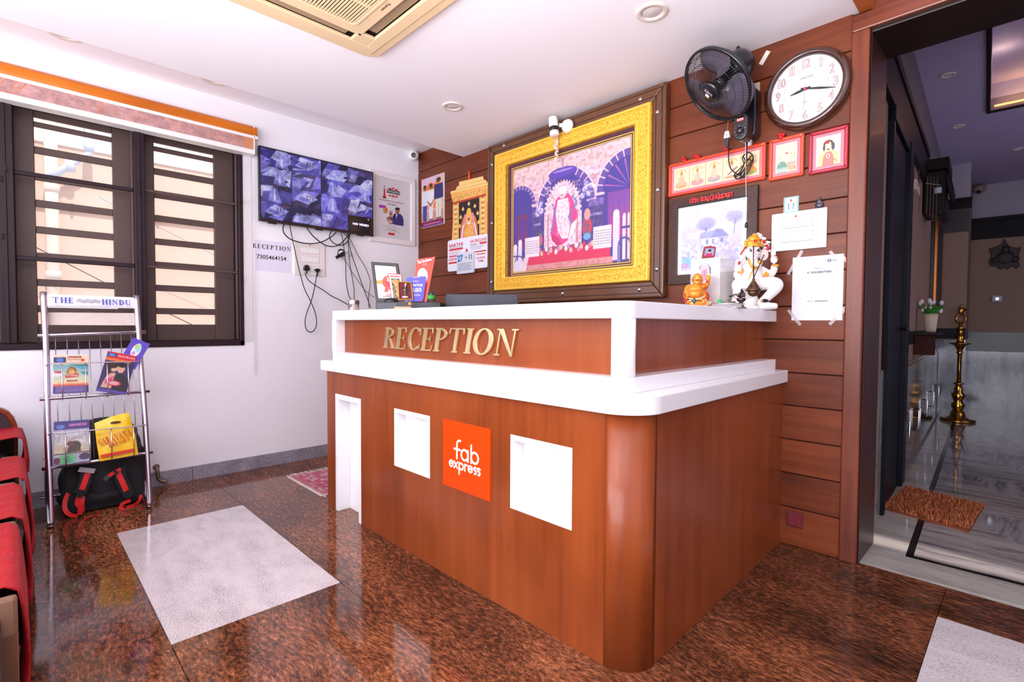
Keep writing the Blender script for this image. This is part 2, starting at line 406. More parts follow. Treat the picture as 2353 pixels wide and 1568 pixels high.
def serif_glyph(ch):
    s = .07
    def stem(x, w=.20, y0=0, y1=1, a=1, b=1):
        o = [_bar(x, y0, x+w, y1)]
        if a: o.append(_bar(x-.07, y0, x+w+.07, y0+s))
        if b: o.append(_bar(x-.07, y1-s, x+w+.07, y1))
        return o
    if ch == 'I': return stem(.07), .30
    if ch == 'E': return stem(.07)+[_bar(.23,0,.62,s),_bar(.23,1-s,.60,1),_bar(.23,.49,.48,.54),[(.57,0),(.62,0),(.66,.26),(.62,.26)],[(.55,1),(.60,1),(.62,.76),(.58,.76)],_bar(.46,.40,.50,.63)], .70
    if ch == 'R': return stem(.07)+_arc(.23,.745,.40,.255,.15,.08,-90,90)+[[(.30,.50),(.46,.50),(.74,.05),(.58,.05)],_bar(.52,0,.82,s)], .80
    if ch == 'P': return stem(.07)+_arc(.23,.735,.42,.265,.15,.08,-90,90), .68
    if ch == 'B': return stem(.07)+_arc(.23,.76,.36,.24,.14,.08,-90,90)+_arc(.23,.27,.42,.27,.15,.08,-90,90), .68
    if ch == 'D': return stem(.07)+_arc(.23,.5,.52,.5,.17,.08,-90,90), .80
    if ch == 'C': return _arc(.46,.5,.43,.52,.20,.08,42,318,26)+[_bar(.72,.66,.77,.98),_bar(.74,.06,.79,.28)], .82
    if ch == 'G': return _arc(.46,.5,.43,.52,.20,.08,42,318,26)+[_bar(.72,.66,.77,.98),_bar(.66,.02,.80,.42),_bar(.56,.40,.88,.45)], .90
    if ch == 'O': return _arc(.48,.5,.45,.52,.20,.08,0,360,32), .96
    if ch == 'T': return stem(.33,.16,0,1,1,0)+[_bar(.03,1-s,.79,1),[(.03,.74),(.07,.74),(.13,1),(.03,1)],[(.79,.74),(.75,.74),(.69,1),(.79,1)]], .84
    if ch == 'N': return [_bar(.12,0,.18,1),_bar(.72,0,.78,1),[(.08,1),(.28,1),(.79,0),(.70,0)],_bar(.02,0,.28,s),_bar(.02,1-s,.2,1),_bar(.62,1-s,.88,1)], .90
    if ch == 'H': return stem(.07)+stem(.60)+[_bar(.2,.48,.64,.53)], .86
    if ch == 'U': return [_bar(.08,.3,.24,1),_bar(.02,1-s,.32,1),_bar(.68,.3,.73,1),_bar(.58,1-s,.84,1)]+_arc(.405,.32,.325,.33,.14,.05,180,360,16), .88
    if ch == 'A': return [[(.02,0),(.09,0),(.44,1),(.38,1)],[(.36,1),(.46,1),(.84,0),(.66,0)],_bar(-.03,0,.22,s),_bar(.56,0,.92,s),_bar(.16,.30,.66,.35)], .88
    if ch == 'V': return [[(.04,1),(.22,1),(.50,0),(.42,0)],[(.80,1),(.73,1),(.44,0),(.50,0)],_bar(-.03,1-s,.32,1),_bar(.62,1-s,.88,1)], .86
    if ch == 'S': return _arc(.34,.755,.27,.26,.12,.05,40,270,14)+_arc(.34,.255,.29,.27,.14,.05,-140,90,14)+[_bar(.52,.72,.57,.98),_bar(.06,.04,.11,.30),[(.14,.62),(.22,.76),(.56,.36),(.48,.22)]], .66
    if ch == 'Y': return stem(.33,.16,0,.45,1,0)+[[(.02,1),(.20,1),(.48,.42),(.33,.42)],[(.80,1),(.73,1),(.43,.42),(.49,.42)],_bar(-.03,1-s,.28,1),_bar(.62,1-s,.88,1)], .84
    return [], .4
def serif_letters(s, fr, x0, y0, x1, y1, c, mat, parent, depth=.001, shear=0.0, name='lettering', each=False, bevel=0, gap=.10):
    G = [serif_glyph(ch) for ch in s]; tot = sum(g[1]+gap for g in G)-gap; k = (x1-x0)/tot; X = x0; H = y1-y0; mb = MB()
    for g, w in G:
        m_ = MB() if each else mb
        for i, pl in enumerate(g):
            e = i*.00004
            m_.prism([(X+a*k+shear*b*H, y0+b*H) for a, b in pl], c, c+depth+e, fr)
        if each and g: build(m_, 'letter', mat, parent, bevel=bevel)
        X += (w+gap)*k
    if not each: return build(mb, name, mat, parent)

def outline_lettering(s, fr, x0, y0, x1, y1, c, mat, parent, r=.0007, name='numeral'):
    V, F = text_mesh(s); lo, hi = V.min(0), V.max(0)
    top = [f for f in F if all(V[i][2] > .4 for i in f)]; cnt = {}
    key = lambda i: (round(V[i][0],4), round(V[i][1],4))
    for f in top:
        for i in range(len(f)):
            e = tuple(sorted((key(f[i]), key(f[(i+1)%len(f)])))); cnt[e] = cnt.get(e,0)+1
    mb = MB()
    for (p, q), k in cnt.items():
        if k == 1 and p != q:
            P = [fr.P(x0+(x1-x0)*(a-lo[0])/(hi[0]-lo[0]), y0+(y1-y0)*(b-lo[1])/(hi[1]-lo[1]), c) for a, b in (p, q)]
            if np.linalg.norm(P[0]-P[1]) > 1e-5: mb.tube(P, r, 5)
    return build(mb, name, mat, parent)

# ================================================================ the room
wall_white = plain('white_paint', (243,241,248), .55, var=.02, nscale=3, bump=.05, bscale=40)
ceil_white = plain('ceiling_paint', (247,243,248), .6, var=.01)
dark_recess = plain('dark_joint', (38,18,12), .8)
plank_wood = wood('plank_wood', ((74,27,9),(110,48,19),(134,67,32)), 'x', .42, 1.0, .06, .10)
trim_wood = wood('door_frame_wood', ((74,28,14),(112,50,28),(136,68,40)), 'z', .34, 1.0, .15, .05)
trim_wood_x = wood('door_head_wood', ((70,27,14),(104,46,26),(128,62,38)), 'x', .34, 1.0, .15, .05)
def brown_granite():
    mt, nt, p = principled('brown_granite'); L = nt.links.new
    ge = N(nt, 'ShaderNodeNewGeometry'); mp = N(nt, 'ShaderNodeMapping'); mp.inputs['Rotation'].default_value = (0,0,.35); mp.inputs['Scale'].default_value = (20,52,1)
    L(ge.outputs['Position'], mp.inputs['Vector'])
    warp = N(nt, 'ShaderNodeTexNoise'); warp.inputs['Scale'].default_value = 1.6; warp.inputs['Detail'].default_value = 2; L(ge.outputs['Position'], warp.inputs['Vector'])
    vm = N(nt, 'ShaderNodeVectorMath', operation='MULTIPLY_ADD'); vm.inputs[1].default_value = (9,9,9); L(warp.outputs['Color'], vm.inputs[0]); L(mp.outputs[0], vm.inputs[2])
    fine = N(nt, 'ShaderNodeTexNoise'); fine.inputs['Scale'].default_value = 1.7; fine.inputs['Detail'].default_value = 9; fine.inputs['Roughness'].default_value = .78; L(vm.outputs[0], fine.inputs['Vector'])
    patch = N(nt, 'ShaderNodeTexNoise'); patch.inputs['Scale'].default_value = .06; patch.inputs['Detail'].default_value = 5; patch.inputs['Roughness'].default_value = .6; L(vm.outputs[0], patch.inputs['Vector'])
    m1 = N(nt, 'ShaderNodeMath', operation='MULTIPLY_ADD'); m1.inputs[1].default_value = .42; m1.inputs[2].default_value = -.21; L(patch.outputs['Fac'], m1.inputs[0])
    m2 = N(nt, 'ShaderNodeMath', operation='ADD'); L(m1.outputs[0], m2.inputs[0]); L(fine.outputs['Fac'], m2.inputs[1])
    r = ramp(nt, [(.32,(26,16,13)),(.44,(72,41,27)),(.52,(108,63,40)),(.60,(146,88,57)),(.72,(200,138,98))]); L(m2.outputs[0], r.inputs['Fac']); L(r.outputs[0], p.inputs['Base Color'])
    p.inputs['Roughness'].default_value = .085; p.inputs['Specular IOR Level'].default_value = .5
    return mt
granite_brown = brown_granite()
granite_grey = stone('grey_granite', [(.30,(84,76,82)),(.41,(156,148,152)),(.50,(198,190,192)),(.7,(222,216,216))], (5,11,5), 24, 1.2, .25, .13, .5, rot=.35)
granite_skirt = stone('skirting_granite', [(.28,(62,58,66)),(.43,(118,113,124)),(.55,(160,155,166)),(.75,(196,192,200))], (1,1,1), 130, 9, .25, .2)
marble_hall = stone('hall_marble', [(.30,(56,46,50)),(.43,(112,104,106)),(.52,(158,152,150)),(.8,(180,176,172))], (1.2,11,1), 6, 1.6, .6, .06, .5, rot=-.35, dist=.4)
marble_hall_b = stone('hall_marble_cross', [(.30,(48,40,46)),(.43,(104,96,102)),(.52,(150,144,148)),(.8,(176,172,172))], (11,1.2,1), 6, 1.6, .6, .06, .5, rot=-.8, dist=.4)
marble_plain = stone('hall_marble_border', [(.3,(120,112,106)),(.5,(172,166,160)),(.8,(196,192,186))], (1,4,1), 5, 1.2, .6, .06)
marble_dado = stone('dado_marble', [(.36,(40,40,52)),(.47,(96,96,112)),(.6,(150,150,166))], (3,3,1.2), 5, 1.3, .6, .12, dist=1.2)
black_stone = plain('black_inlay_stone', (16,16,20), .1)

# floor: bedding with slabs laid on it as parts
fl = struct('floor', MB().box(-.0,-6,-.06,6.3,.03,-.012), plain('floor_bedding', (36,22,18), .8))
def slab(x0, y0, x1, y1, mat, g=.0010, name='tile'):
    return build(MB().box(x0+g,y0+g,-.012,x1-g,y1-g,0), name, mat, fl, bevel=.0008, seg=1)
xs_ = [0, .755, 1.997, 3.742, 4.985, 6.3]
for i in range(5):
    slab(xs_[i], -2.315, xs_[i+1], -1.727, granite_grey if i == 1 else granite_brown)
for x0, x1 in ((0,.755),(.755,1.997),(1.997,3.742)): slab(x0, -1.727, x1, .03, granite_brown)
slab(3.742, -.265, 6.3, .03, granite_brown); slab(3.742, -1.51, 4.34, -.265, granite_grey); slab(3.742, -1.727, 4.34, -1.51, granite_brown)
slab(4.34, -1.727, 6.3, -.265, granite_brown)
for x0, x1 in ((0,.755),(.755,1.997),(1.997,3.742),(3.742,6.3)):
    slab(x0, -3.6, x1, -2.315, granite_brown); slab(x0, -6, x1, -3.6, granite_brown)

# left wall with window openings (opening y -3.25..-1.485, z .905..2.30)
wl = MB()
wl.box(-.22,-6,0, 0,-3.25,2.7); wl.box(-.22,-1.485,0, 0,.2,2.7); wl.box(-.22,-3.25,0, 0,-1.485,.905); wl.box(-.22,-3.25,2.30, 0,-1.485,2.7)
struct('wall_left', wl, wall_white)
sk = struct('baseboard_left', MB().box(0,-6,0,.006,0,.09), plain('skirting_mortar', (90,86,90), .8))
for y0, y1 in ((-6,-4.6),(-4.6,-3.2),(-3.2,-1.82),(-1.82,-.42),(-.42,0)):
    build(MB().box(.004,y0+.001,0,.016,y1-.001,.093), 'tile', granite_skirt, sk, bevel=.001, seg=1)

# wooden back wall: planks as parts over a dark backing
wb = MB(); wb.box(0,.012,0, 3.44,.2,2.75); wb.box(3.44,.012,2.35, 6.3,.33,3.05); wb.box(5.3,.012,0,6.3,.33,2.35)
back = struct('wall_back', wb, dark_recess)
JZ = [.0,.186,.352,.516,.680,.838,.998,1.157,1.318,1.484,1.642,1.803,1.962,2.122,2.282,2.448,2.62]
for a, b in zip(JZ[:-1], JZ[1:]):
    build(MB().box(0,0,a+.0025,3.369,.013,b-.0025), 'plank', plank_wood, back, bevel=.0022, seg=1)
for a, b in ((2.425,2.56),(2.56,2.72),(2.72,2.88),(2.88,3.04)):
    build(MB().box(3.44,0,a+.0025,6.3,.013,b-.0025), 'plank', plank_wood, back, bevel=.0022, seg=1)

# ceiling: dropped slab, upper cove strip, higher slab by the doorway
cl = MB(); cl.box(.655,-6,2.44, 3.43,.03,2.62); cl.box(-.0,-6,2.62, .66,.03,2.75); cl.box(3.43,-6,3.02,6.3,.33,3.1)
struct('ceiling', cl, ceil_white)
struct('trim_1', MB().box(3.395,-6,2.432,3.43,.0,2.44).box(3.43,-6,2.432,3.445,0,2.50), plain('orange_trim', (176,92,38), .4))
# other walls of the lobby, out of the picture
wr = MB(); wr.box(6.3,-6,0,6.42,.33,3.1)
struct('wall_right', wr, wall_white)
wf = MB(); wf.box(0,-6.12,0,.5,-6,3.1); wf.box(5.4,-6.12,0,6.3,-6,3.1); wf.box(.5,-6.12,2.55,5.4,-6,3.1)
struct('wall_front', wf, wall_white)

# doorway frame
df = struct_empty('door_1', (3.44,0,0))
build(MB().box(3.369,-.012,0,3.437,.02,2.352), 'frame_board', trim_wood, df, bevel=.006)
build(MB().box(3.369,-.012,2.352,6.3,.02,2.425), 'frame_head', trim_wood_x, df, bevel=.006)
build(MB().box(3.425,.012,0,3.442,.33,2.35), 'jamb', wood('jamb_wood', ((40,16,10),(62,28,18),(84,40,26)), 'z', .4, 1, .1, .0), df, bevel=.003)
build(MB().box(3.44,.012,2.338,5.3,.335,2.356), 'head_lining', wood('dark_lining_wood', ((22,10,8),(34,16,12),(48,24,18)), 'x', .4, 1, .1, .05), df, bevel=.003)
build(MB().box(5.285,.012,0,5.3,.33,2.35), 'jamb', trim_wood, df, bevel=.003)

# ================================================================ window in the left wall
win_dark = plain('window_frame_paint', (36,18,26), .5, var=.15, spec=.3)
win_panel = plain('shutter_paint', (80,60,56), .5, var=.14, nscale=5)
wn = struct_empty('window_1', (0,-2.1,.905))
def wbox(name, y0, z0, y1, z1, x0, x1, mat=win_dark, bv=.004): return build(MB().box(x0,y0,z0,x1,y1,z1), name, mat, wn, bevel=bv, seg=1)
wbox('frame_rail', -3.25, .905, -1.485, .942, -.14, .012); wbox('frame_rail', -3.25, 2.286, -1.485, 2.30, -.14, .012)
wbox('frame_stile', -1.513, .905, -1.485, 2.30, -.14, .012); wbox('frame_stile', -3.25, .905, -3.21, 2.30, -.14, .012)
wbox('mullion', -2.112, .942, -2.056, 2.286, -.14, .012); wbox('mullion', -2.715, .942, -2.650, 2.286, -.14, .012)
wbox('mullion_bead', -2.092, .942, -2.078, 2.286, .012, .018); wbox('mullion_bead', -2.692, .942, -2.680, 2.286, .012, .018)
rows = [(2.195-.1535*k, 2.195-.1535*k-.112) for k in range(8)]; rows[-1] = (rows[-1][0], 1.052)
def shutter(y0, y1, oy0, oy1, bars):
    X0, X1 = -.135, -.105
    wbox('shutter_stile', y0, .942, oy0, 2.286, X0, X1, win_panel); wbox('shutter_stile', oy1, .942, y1, 2.286, X0, X1, win_panel)
    wbox('shutter_rail', oy0, 2.250, oy1, 2.286, X0, X1, win_panel); wbox('shutter_rail', oy0, .942, oy1, 1.052, X0, X1, win_panel)
    tops = [2.225]+[r[1] for r in rows[:-1]]; bots = [r[0] for r in rows]
    for t, b in zip(tops, bots):
        o = build(MB().box(-.127,oy0,b,-.113,oy1,t), 'slat', win_panel, wn, bevel=.002, seg=1)
    for z, w in bars:
        wbox('screen_bar', y0, z-w/2, y1, z+w/2, -.03, -.012, win_dark if w > .02 else win_panel, .003)
    wbox('screen_edge', y1-.012, .95, y1, 2.286, -.04, -.02, win_panel, .002)
    wbox('pane', y0, .942, y1, 2.286, -.150, -.147, glass('window_glass', (235,240,240), .02, .10), 0)
zb_ = lambda ua,va,ub,vb: (at(ua,va,0,-.02)[2]+at(ub,vb,0,-.02)[2])/2
shutter(-2.650, -2.112, -2.562, -2.205, ((zb_(32,395,308,438),.022),(zb_(34,595,305,608),.024)))
shutter(-2.056, -1.513, -1.988, -1.638, ((zb_(332,440,549,468),.018),(zb_(332,611,548,628),.016)))
shutter(-3.21, -2.715, -3.12, -2.80, ((zb_(32,395,308,438),.022),))
for z, y in ((1.90,-2.68),(1.84,-2.70),(1.53,-2.70),(1.95,-2.083),(1.88,-2.085),(1.52,-2.085),(1.44,-2.083),(1.92,-1.498),(1.37,-1.498)):
    build(MB().tube([(.014,y,z-.012),(.026,y,z-.012),(.028,y,z+.012),(.014,y,z+.012)], .0035, 6), 'latch_hook', plain('dark_metal', (40,34,38), .35, .8), wn)

# neighbour's house beyond the window
peach = plain('peach_render', (226,192,172), .8, var=.05, nscale=5, bump=.2, bscale=30)
off_white = plain('eave_white', (232,226,220), .8)
NX = -1.7
nb = thing('neighbouring_house', 'peach rendered wall of the neighbouring house seen between the window slats', 'house', (NX,-2,-.5))
build(MB().box(NX-.2,-7,-.5,NX,2.5,2.52), 'wall', peach, nb)
build(MB().box(NX-.2,-7,2.52,NX+.02,2.5,4.2), 'eave_band', off_white, nb, bevel=.01)
build(MB().box(NX-.2,-7,.35,NX+.10,2.5,.72), 'plinth', off_white, nb, bevel=.01)
pipe_w = plain('pipe_cream', (236,222,204), .5); pipe_b = plain('pipe_pale_blue', (206,216,236), .4)
a = at(118,400,0,NX+.08)
o = thing('downpipe', 'fat cream downpipe on the neighbouring wall beyond the left window sash', 'pipe', (NX+.07,a[1],.0))
build(MB().tube([(NX+.07,a[1],.0),(NX+.07,a[1],3.6)], .043, 14), 'pipe', pipe_w, o, smooth=True)
for z in (2.15,1.45): build(MB().lathe([(.05,-.03),(.052,0),(.05,.03)], Frame((NX+.07,a[1],z),(1,0,0),(0,1,0)), 16), 'pipe_socket', pipe_w, o, smooth=True)
b0, b1, b2 = at(205,270,0,NX+.16), at(205,352,0,NX+.16), at(115,408,0,NX+.12)
o = build(MB().tube([b0+np.array([0,0,.5]), b1, (b1+b2)/2, b2], .026, 12).lathe([(.034,-.05),(.034,.05)], Frame(b1+np.array([0,0,.06]),(1,0,0),(0,1,0)), 12).lathe([(.034,-.05),(.034,.05)], Frame((b1+b2)/2,(1,0,0),(0,1,0)), 12), 'branch_pipe', pipe_b, smooth=True)
tag(o, 'pale blue plastic pipe elbow crossing in front of the neighbouring wall', 'pipe')
c0, c1 = at(20,432,0,NX+.03), at(520,500,0,NX+.03)
o = thing('conduit', 'thin horizontal cream conduit clipped to the neighbouring wall', 'conduit', (NX+.03,(c0[1]+c1[1])/2,c0[2]))
build(MB().tube([(NX+.03,c0[1],2.02),(NX+.03,c1[1]+1,2.02)], .016, 8), 'conduit_pipe', pipe_w, o, smooth=True)
for y in (-2.9,-2.3,-1.7,-1.1,-.5): build(MB().box(NX,y-.01,1.99,NX+.05,y+.01,2.05), 'clip', plain('rusty_clip', (150,110,84), .7), o)
w0, w1 = at(85,570,0,NX+.3), at(250,655,0,NX+.3)
o = build(MB().tube([w0+(w0-w1)*2, w0, w1, w1+(w1-w0)*3+np.array([0,0,.06])], .004, 5), 'service_wire', plain('black_wire', (30,30,34), .5)); tag(o, 'black service wire slanting down outside the window', 'wire')
w0, w1 = at(360,520,0,NX+.4), at(440,560,0,NX+.4)
o = build(MB().tube([w0+(w0-w1)*1.5, w0, w1, w1+(w1-w0)*3], .003, 5), 'service_wire', plain('grey_wire', (150,150,180), .5)); tag(o, 'pale grey wire slanting outside the right window sash', 'wire')

# roller blind, rolled up over the window
bl = thing('roller_blind', 'rolled up blind with orange pelmet and pink floral band over the window', 'blind', (.05,-2.1,2.26))
def half_round(z0, z1, r, n=8): return [(.0,z0)]+[(r*math.sin(PI*i/n)**.6 if 0<i<n else r*.55, z0+(z1-z0)*i/n) for i in range(n+1)]+[(0,z1)]
YF = Frame((0,-3.4,0),(1,0,0),(0,0,1),(0,1,0))
build(MB().prism([(0,2.385),(.085,2.385),(.092,2.40),(.09,2.435),(.075,2.452),(0,2.452)], 0, 3.4-1.41, YF), 'pelmet', wood('orange_pelmet', ((168,82,14),(206,110,20),(222,128,40)), 'y', .35, .6, .3, .0), bl, smooth=False, bevel=.003)
build(MB().prism([(0,2.365),(.088,2.365),(.088,2.385),(0,2.385)], 0, 3.4-1.405, YF), 'upper_rail', plain('blind_white', (236,234,232), .4), bl, bevel=.002)
build(MB().prism([(0,2.255),(.085,2.255),(.088,2.264),(.085,2.288),(0,2.288)], 0, 3.4-1.425, YF), 'bottom_rail', plain('blind_white', (236,234,232), .4), bl, bevel=.003)
cv = Canvas(1000, 44, (196,150,148), 2); cv.noise(.10, 60); cv.noise(.08, 200)
rr = random.Random(3)
cv._put((cv.X > .965).astype(float), (222,146,96), .8)
for k in range(26):
    cx, cy = rr.random(), rr.uniform(-.4,1.3); r = rr.uniform(.012,.03)
    for j in range(rr.randint(1,3)):
        a0 = rr.uniform(0,300); cv.arc(cx+j*.003, cy, r*(1-j*.22), r*(1-j*.22)+.0013, a0, a0+rr.uniform(80,200), (214,112,50), a=.8)
for k in range(30):
    x0 = rr.random(); cv.line([(x0,rr.uniform(0,.4)),(x0+rr.uniform(.004,.012),.5),(x0+rr.uniform(-.01,.02),1)], .0012, (216,120,60), .7)
put_print('fabric_band', cv, LEFT, -3.4, 2.288, -1.43, 2.365, .082, bl)
build(MB().box(.0,-3.4,2.288,.080,-1.432,2.365), 'fabric_roll', plain('blind_fabric', (214,140,110), .8), bl)
build(MB().box(.0,-1.432,2.26,.088,-1.425,2.45), 'end_cap', plain('blind_white', (236,234,232), .4), bl, bevel=.002)
cz = [(.05,-1.415,2.37)]
bc = MB().tube([(.05,-1.418,2.37),(.02,-1.422,2.0),(.014,-1.424,1.4),(.012,-1.424,.72),(.012,-1.416,.69),(.012,-1.412,.72),(.013,-1.412,1.4),(.02,-1.410,2.0),(.05,-1.408,2.37)], .0016, 5)
build(bc, 'pull_cord', plain('cord_white', (215,210,212), .6), bl)

# ================================================================ ceiling things
def downlight(x, y, z, r, label, fr=None, warm=False):
    f = Frame((x,y,z),(1,0,0),(0,-1,0)) if fr is None else fr
    t = thing('downlight', label, 'light', f.P(0,0,.0), 'recessed ceiling downlights')
    build(MB().lathe([(r,.0),(r,.004),(r*.93,.008),(r*.66,.006),(r*.62,.001),(r*.62,-.0)], f, 40, caps=False), 'rim', plain('downlight_rim', (226,214,206), .4), t, smooth=True)
    build(MB().lathe([(.0,.003),(r*.58,.002),(r*.62,.0)], f, 32), 'diffuser', plain('downlight_glass', (214,208,206), .3), t, smooth=True)
    return t
downlight(2.753,-.639,2.4399,.070,'round ceiling downlight above the right end of the counter, near the fan')
downlight(1.364,-.662,2.4399,.066,'round ceiling downlight in front of the big shrine picture')
p = at(150,72,2,2.62); downlight(.27,p[1],2.6199,.085,'cove downlight above the blind, half hidden by the ceiling drop')
p = at(492,183,2,2.62); downlight(.27,p[1],2.6199,.085,'cove downlight beyond the end of the blind, almost hidden by the ceiling drop')

# cassette air conditioner
cream = plain('ac_cream', (226,198,158), .38, var=.04); cream_d = plain('ac_flap', (150,126,98), .4); acdark = plain('ac_dark', (40,26,18), .7)
ax0, ax1, ay0, ay1 = 1.565, 2.515, -2.27, -1.32
AF = Frame((0,0,2.44),(1,0,0),(0,-1,0),(0,0,-1))
def R2(x0, y0, x1, y1, r, n=6): return [(a, -b) for a, b in rrect(x0, y0, x1, y1, r, n)]
ac = thing('ceiling_air_conditioner', 'cream cassette air conditioner with slatted grille set in the ceiling', 'air conditioner', ((ax0+ax1)/2,(ay0+ay1)/2,2.41))
gx0, gx1, gy0, gy1 = ax0+.235, ax1-.235, ay0+.235, ay1-.235
build(MB().ring(R2(ax0,ay0,ax1,ay1,.07), R2(ax0+.05,ay0+.05,ax1-.05,ay1-.05,.05), 0, .030, AF), 'rim', cream, ac, bevel=.012, seg=3)
# inner plate made of four corners and bars leaving the four air slots open
pl = MB(); q = .05; s0, s1 = .105, .165
X0, X1, Y0, Y1 = ax0+q-.002, ax1-q+.002, ay0+q-.002, ay1-q+.002
pl.box(X0,-Y1,.02, ax0+s0,-Y0,.036,AF); pl.box(ax1-s0,-Y1,.02, X1,-Y0,.036,AF)
pl.box(ax0+s0,-Y1,.02, ax1-s0,-(ay1-s0),.036,AF); pl.box(ax0+s0,-(ay0+s0),.02, ax1-s0,-Y0,.036,AF)
e = .185
for (cx0,cx1) in ((ax0+s0,ax0+e),(ax1-e,ax1-s0)):
    for (cy0,cy1) in ((ay0+s0,ay0+e),(ay1-e,ay1-s0)): pl.box(cx0,-cy1,.02,cx1,-cy0,.036,AF)
pl.ring([(ax0+s1,-(ay0+s1)),(ax1-s1,-(ay0+s1)),(ax1-s1,-(ay1-s1)),(ax0+s1,-(ay1-s1))],[(gx0,-gy0),(gx1,-gy0),(gx1,-gy1),(gx0,-gy1)],.02,.036,AF)
build(pl, 'face_plate', cream, ac, bevel=.004)
build(MB().box(X0,-Y1,.001,X1,-Y0,.005,AF), 'back_plate', acdark, ac)
for k, (x0,y0,x1,y1,d) in enumerate(((ax0+.11,ay0+e+.03,ax0+.158,ay1-e-.03,'x'),(ax1-.158,ay0+e+.03,ax1-.11,ay1-e-.03,'x'),(ax0+e+.03,ay0+.11,ax1-e-.03,ay0+.158,'y'),(ax0+e+.03,ay1-.158,ax1-e-.03,ay1-.11,'y'))):
    build(MB().box(x0,-y1,.014,x1,-y0,.022,AF), 'louver_flap', cream_d, ac, bevel=.003)
build(MB().ring(R2(gx0-.012,gy0-.012,gx1+.012,gy1+.012,.03), R2(gx0,gy0,gx1,gy1,.02), .034, .042, AF), 'grille_frame', cream, ac, bevel=.002)
sm = None; nsl = 36
for k in range(nsl):
    y = gy0+(k+.5)*(gy1-gy0)/nsl
    o = build(MB().box(gx0,-(y+.0032),.035,gx1,-(y-.0032),.040,AF), 'grille_slat', cream, ac) if sm is None else bpy.data.objects.new('grille_slat', sm)
    if sm is None: sm = o.data; ob0 = o
    else:
        COL.objects.link(o); o['_w'] = [ob0['_w'][0], y, ob0['_w'][2]]; o.location = Vector(o['_w'][:]); parent_to(o, ac)
for f_ in (.33,.66):
    x = gx0+f_*(gx1-gx0); build(MB().box(x-.004,-gy1,.028,x+.004,-gy0,.0405,AF), 'grille_rib', cream, ac)
AFt = Frame((ax1-.60,ay1-.200,2.4035),(1,0,0),(0,-1,0),(0,0,-1))
for k in range(6): build(MB().box(.06+.009*k,-.006+.001*(k%2),0,.066+.009*k,.002+.001*(k%3),.0005,AFt), 'print_mark', plain('ink_brown', (96,60,50), .5), ac)
build(MB().prism([(.115,-.008),(.125,-.008),(.12,.006)],0,.0005,AFt), 'logo_mark', plain('ink_black', (30,26,30), .5), ac)

# ================================================================ hall beyond the doorway
hall_wall = plain('hall_brown_wall', (150,122,104), .6, var=.05); hall_dark = plain('hall_dark_wood', (26,20,24), .45, var=.2, spec=.15)
hall_ceil = plain('hall_ceiling_paint', (186,176,212), .7); hall_lav = plain('hall_lavender_wall', (170,164,178), .6)
door_blue = plain('dark_blue_door', (12,14,26), .4, var=.2, spec=.12)
H = HALL
hf = struct('floor', MB().box(-.5,.03,-.06,2.6,7.2,-.012,H), black_stone, )
def hslab(a0,b0,a1,b1,mat,pts=None):
    if pts: return build(MB().prism(pts,-.012,0,H), 'tile', mat, hf)
    return build(MB().box(a0+.001,b0+.001,-.012,a1-.001,b1-.001,0,H), 'tile', mat, hf)
hslab(.002,.035,1.2,.255,marble_plain); hslab(1.2,.035,2.4,.255,marble_plain)
for b0,b1 in ((.26,1.5),(1.5,2.9),(2.9,4.3),(4.3,5.6),(5.6,6.3)): hslab(-.03,b0,.148,b1,marble_plain)
hslab(.148,.285,.174,5.3,black_stone); hslab(.174,.255,2.4,.285,black_stone)
S0 = .174; k = 0
for b0,b1 in ((.285,1.25),(1.25,2.2),(2.2,3.2),(3.2,4.2),(4.2,5.2),(5.2,6.4)):
    for a0,a1 in ((.174,1.0),(1.0,1.9),(1.9,2.55)):
        hslab(0,0,0,0,marble_hall, [(a0+.001,b0+.001),(a1-.001,b0+.001),(a0+.001,b1-.001)])
        hslab(0,0,0,0,marble_hall_b, [(a1-.001,b0+.003),(a1-.001,b1-.001),(a0+.003,b1-.001)])
# shell
struct('wall_hall_left', MB().box(-.25,.331,0,-.03,5.0,2.95,H), hall_wall)
struct('wall_hall_left', MB().box(-.3,5.0,0,.225,6.4,2.95,H), hall_wall)
struct('wall_hall_far', MB().box(.225,6.3,0,2.6,6.45,3.3,H), hall_lav)
struct('wall_hall_right', MB().box(2.5,.34,0,2.6,6.4,3.3,H), hall_wall)
hc = MB(); hc.box(-.25,.331,2.90,.376,6.4,3.0,H); hc.box(.376,3.27,2.90,2.6,6.4,3.0,H); hc.box(.37,.331,3.12,2.6,3.3,3.2,H); hc.box(.370,.331,2.9,.376,3.276,3.14,H); hc.box(.370,3.27,2.9,2.6,3.276,3.14,H)
struct('ceiling', hc, hall_ceil)
struct('trim_2', MB().box(.35,.331,2.885,.373,3.295,2.90,H).box(.35,3.272,2.885,2.5,3.295,2.90,H), hall_dark, bevel=.002)
# bands and panels
hb = struct_empty('trim_3', tuple(H.P(-.03,2,.9)))
build(MB().box(-.03,1.72,.93,-.02,5.0,1.03,H), 'dado_band', hall_dark, hb)
build(MB().box(-.03,4.985,2.40,.245,5.0,2.50,H).box(-.02,4.97,2.49,.25,5.0,2.52,H), 'cornice', hall_dark, hb, bevel=.004)
build(MB().box(.225,6.27,2.20,2.5,6.3,2.44,H).box(.215,6.24,2.42,2.5,6.3,2.47,H), 'cornice', hall_dark, hb, bevel=.004)
build(MB().box(-.03,4.988,2.14,.228,5.0,2.40,H), 'frieze', plain('hall_frieze', (58,46,50), .5), hb)
build(MB().box(-.03,4.99,.93,.228,5.0,1.05,H), 'dado_band', hall_dark, hb)
build(MB().box(-.03,4.985,.0,.232,5.0,.92,H), 'marble_panel', marble_dado, hb)
build(MB().box(-.03,4.99,2.52,.232,5.0,2.93,H), 'upper_panel', hall_lav, hb)
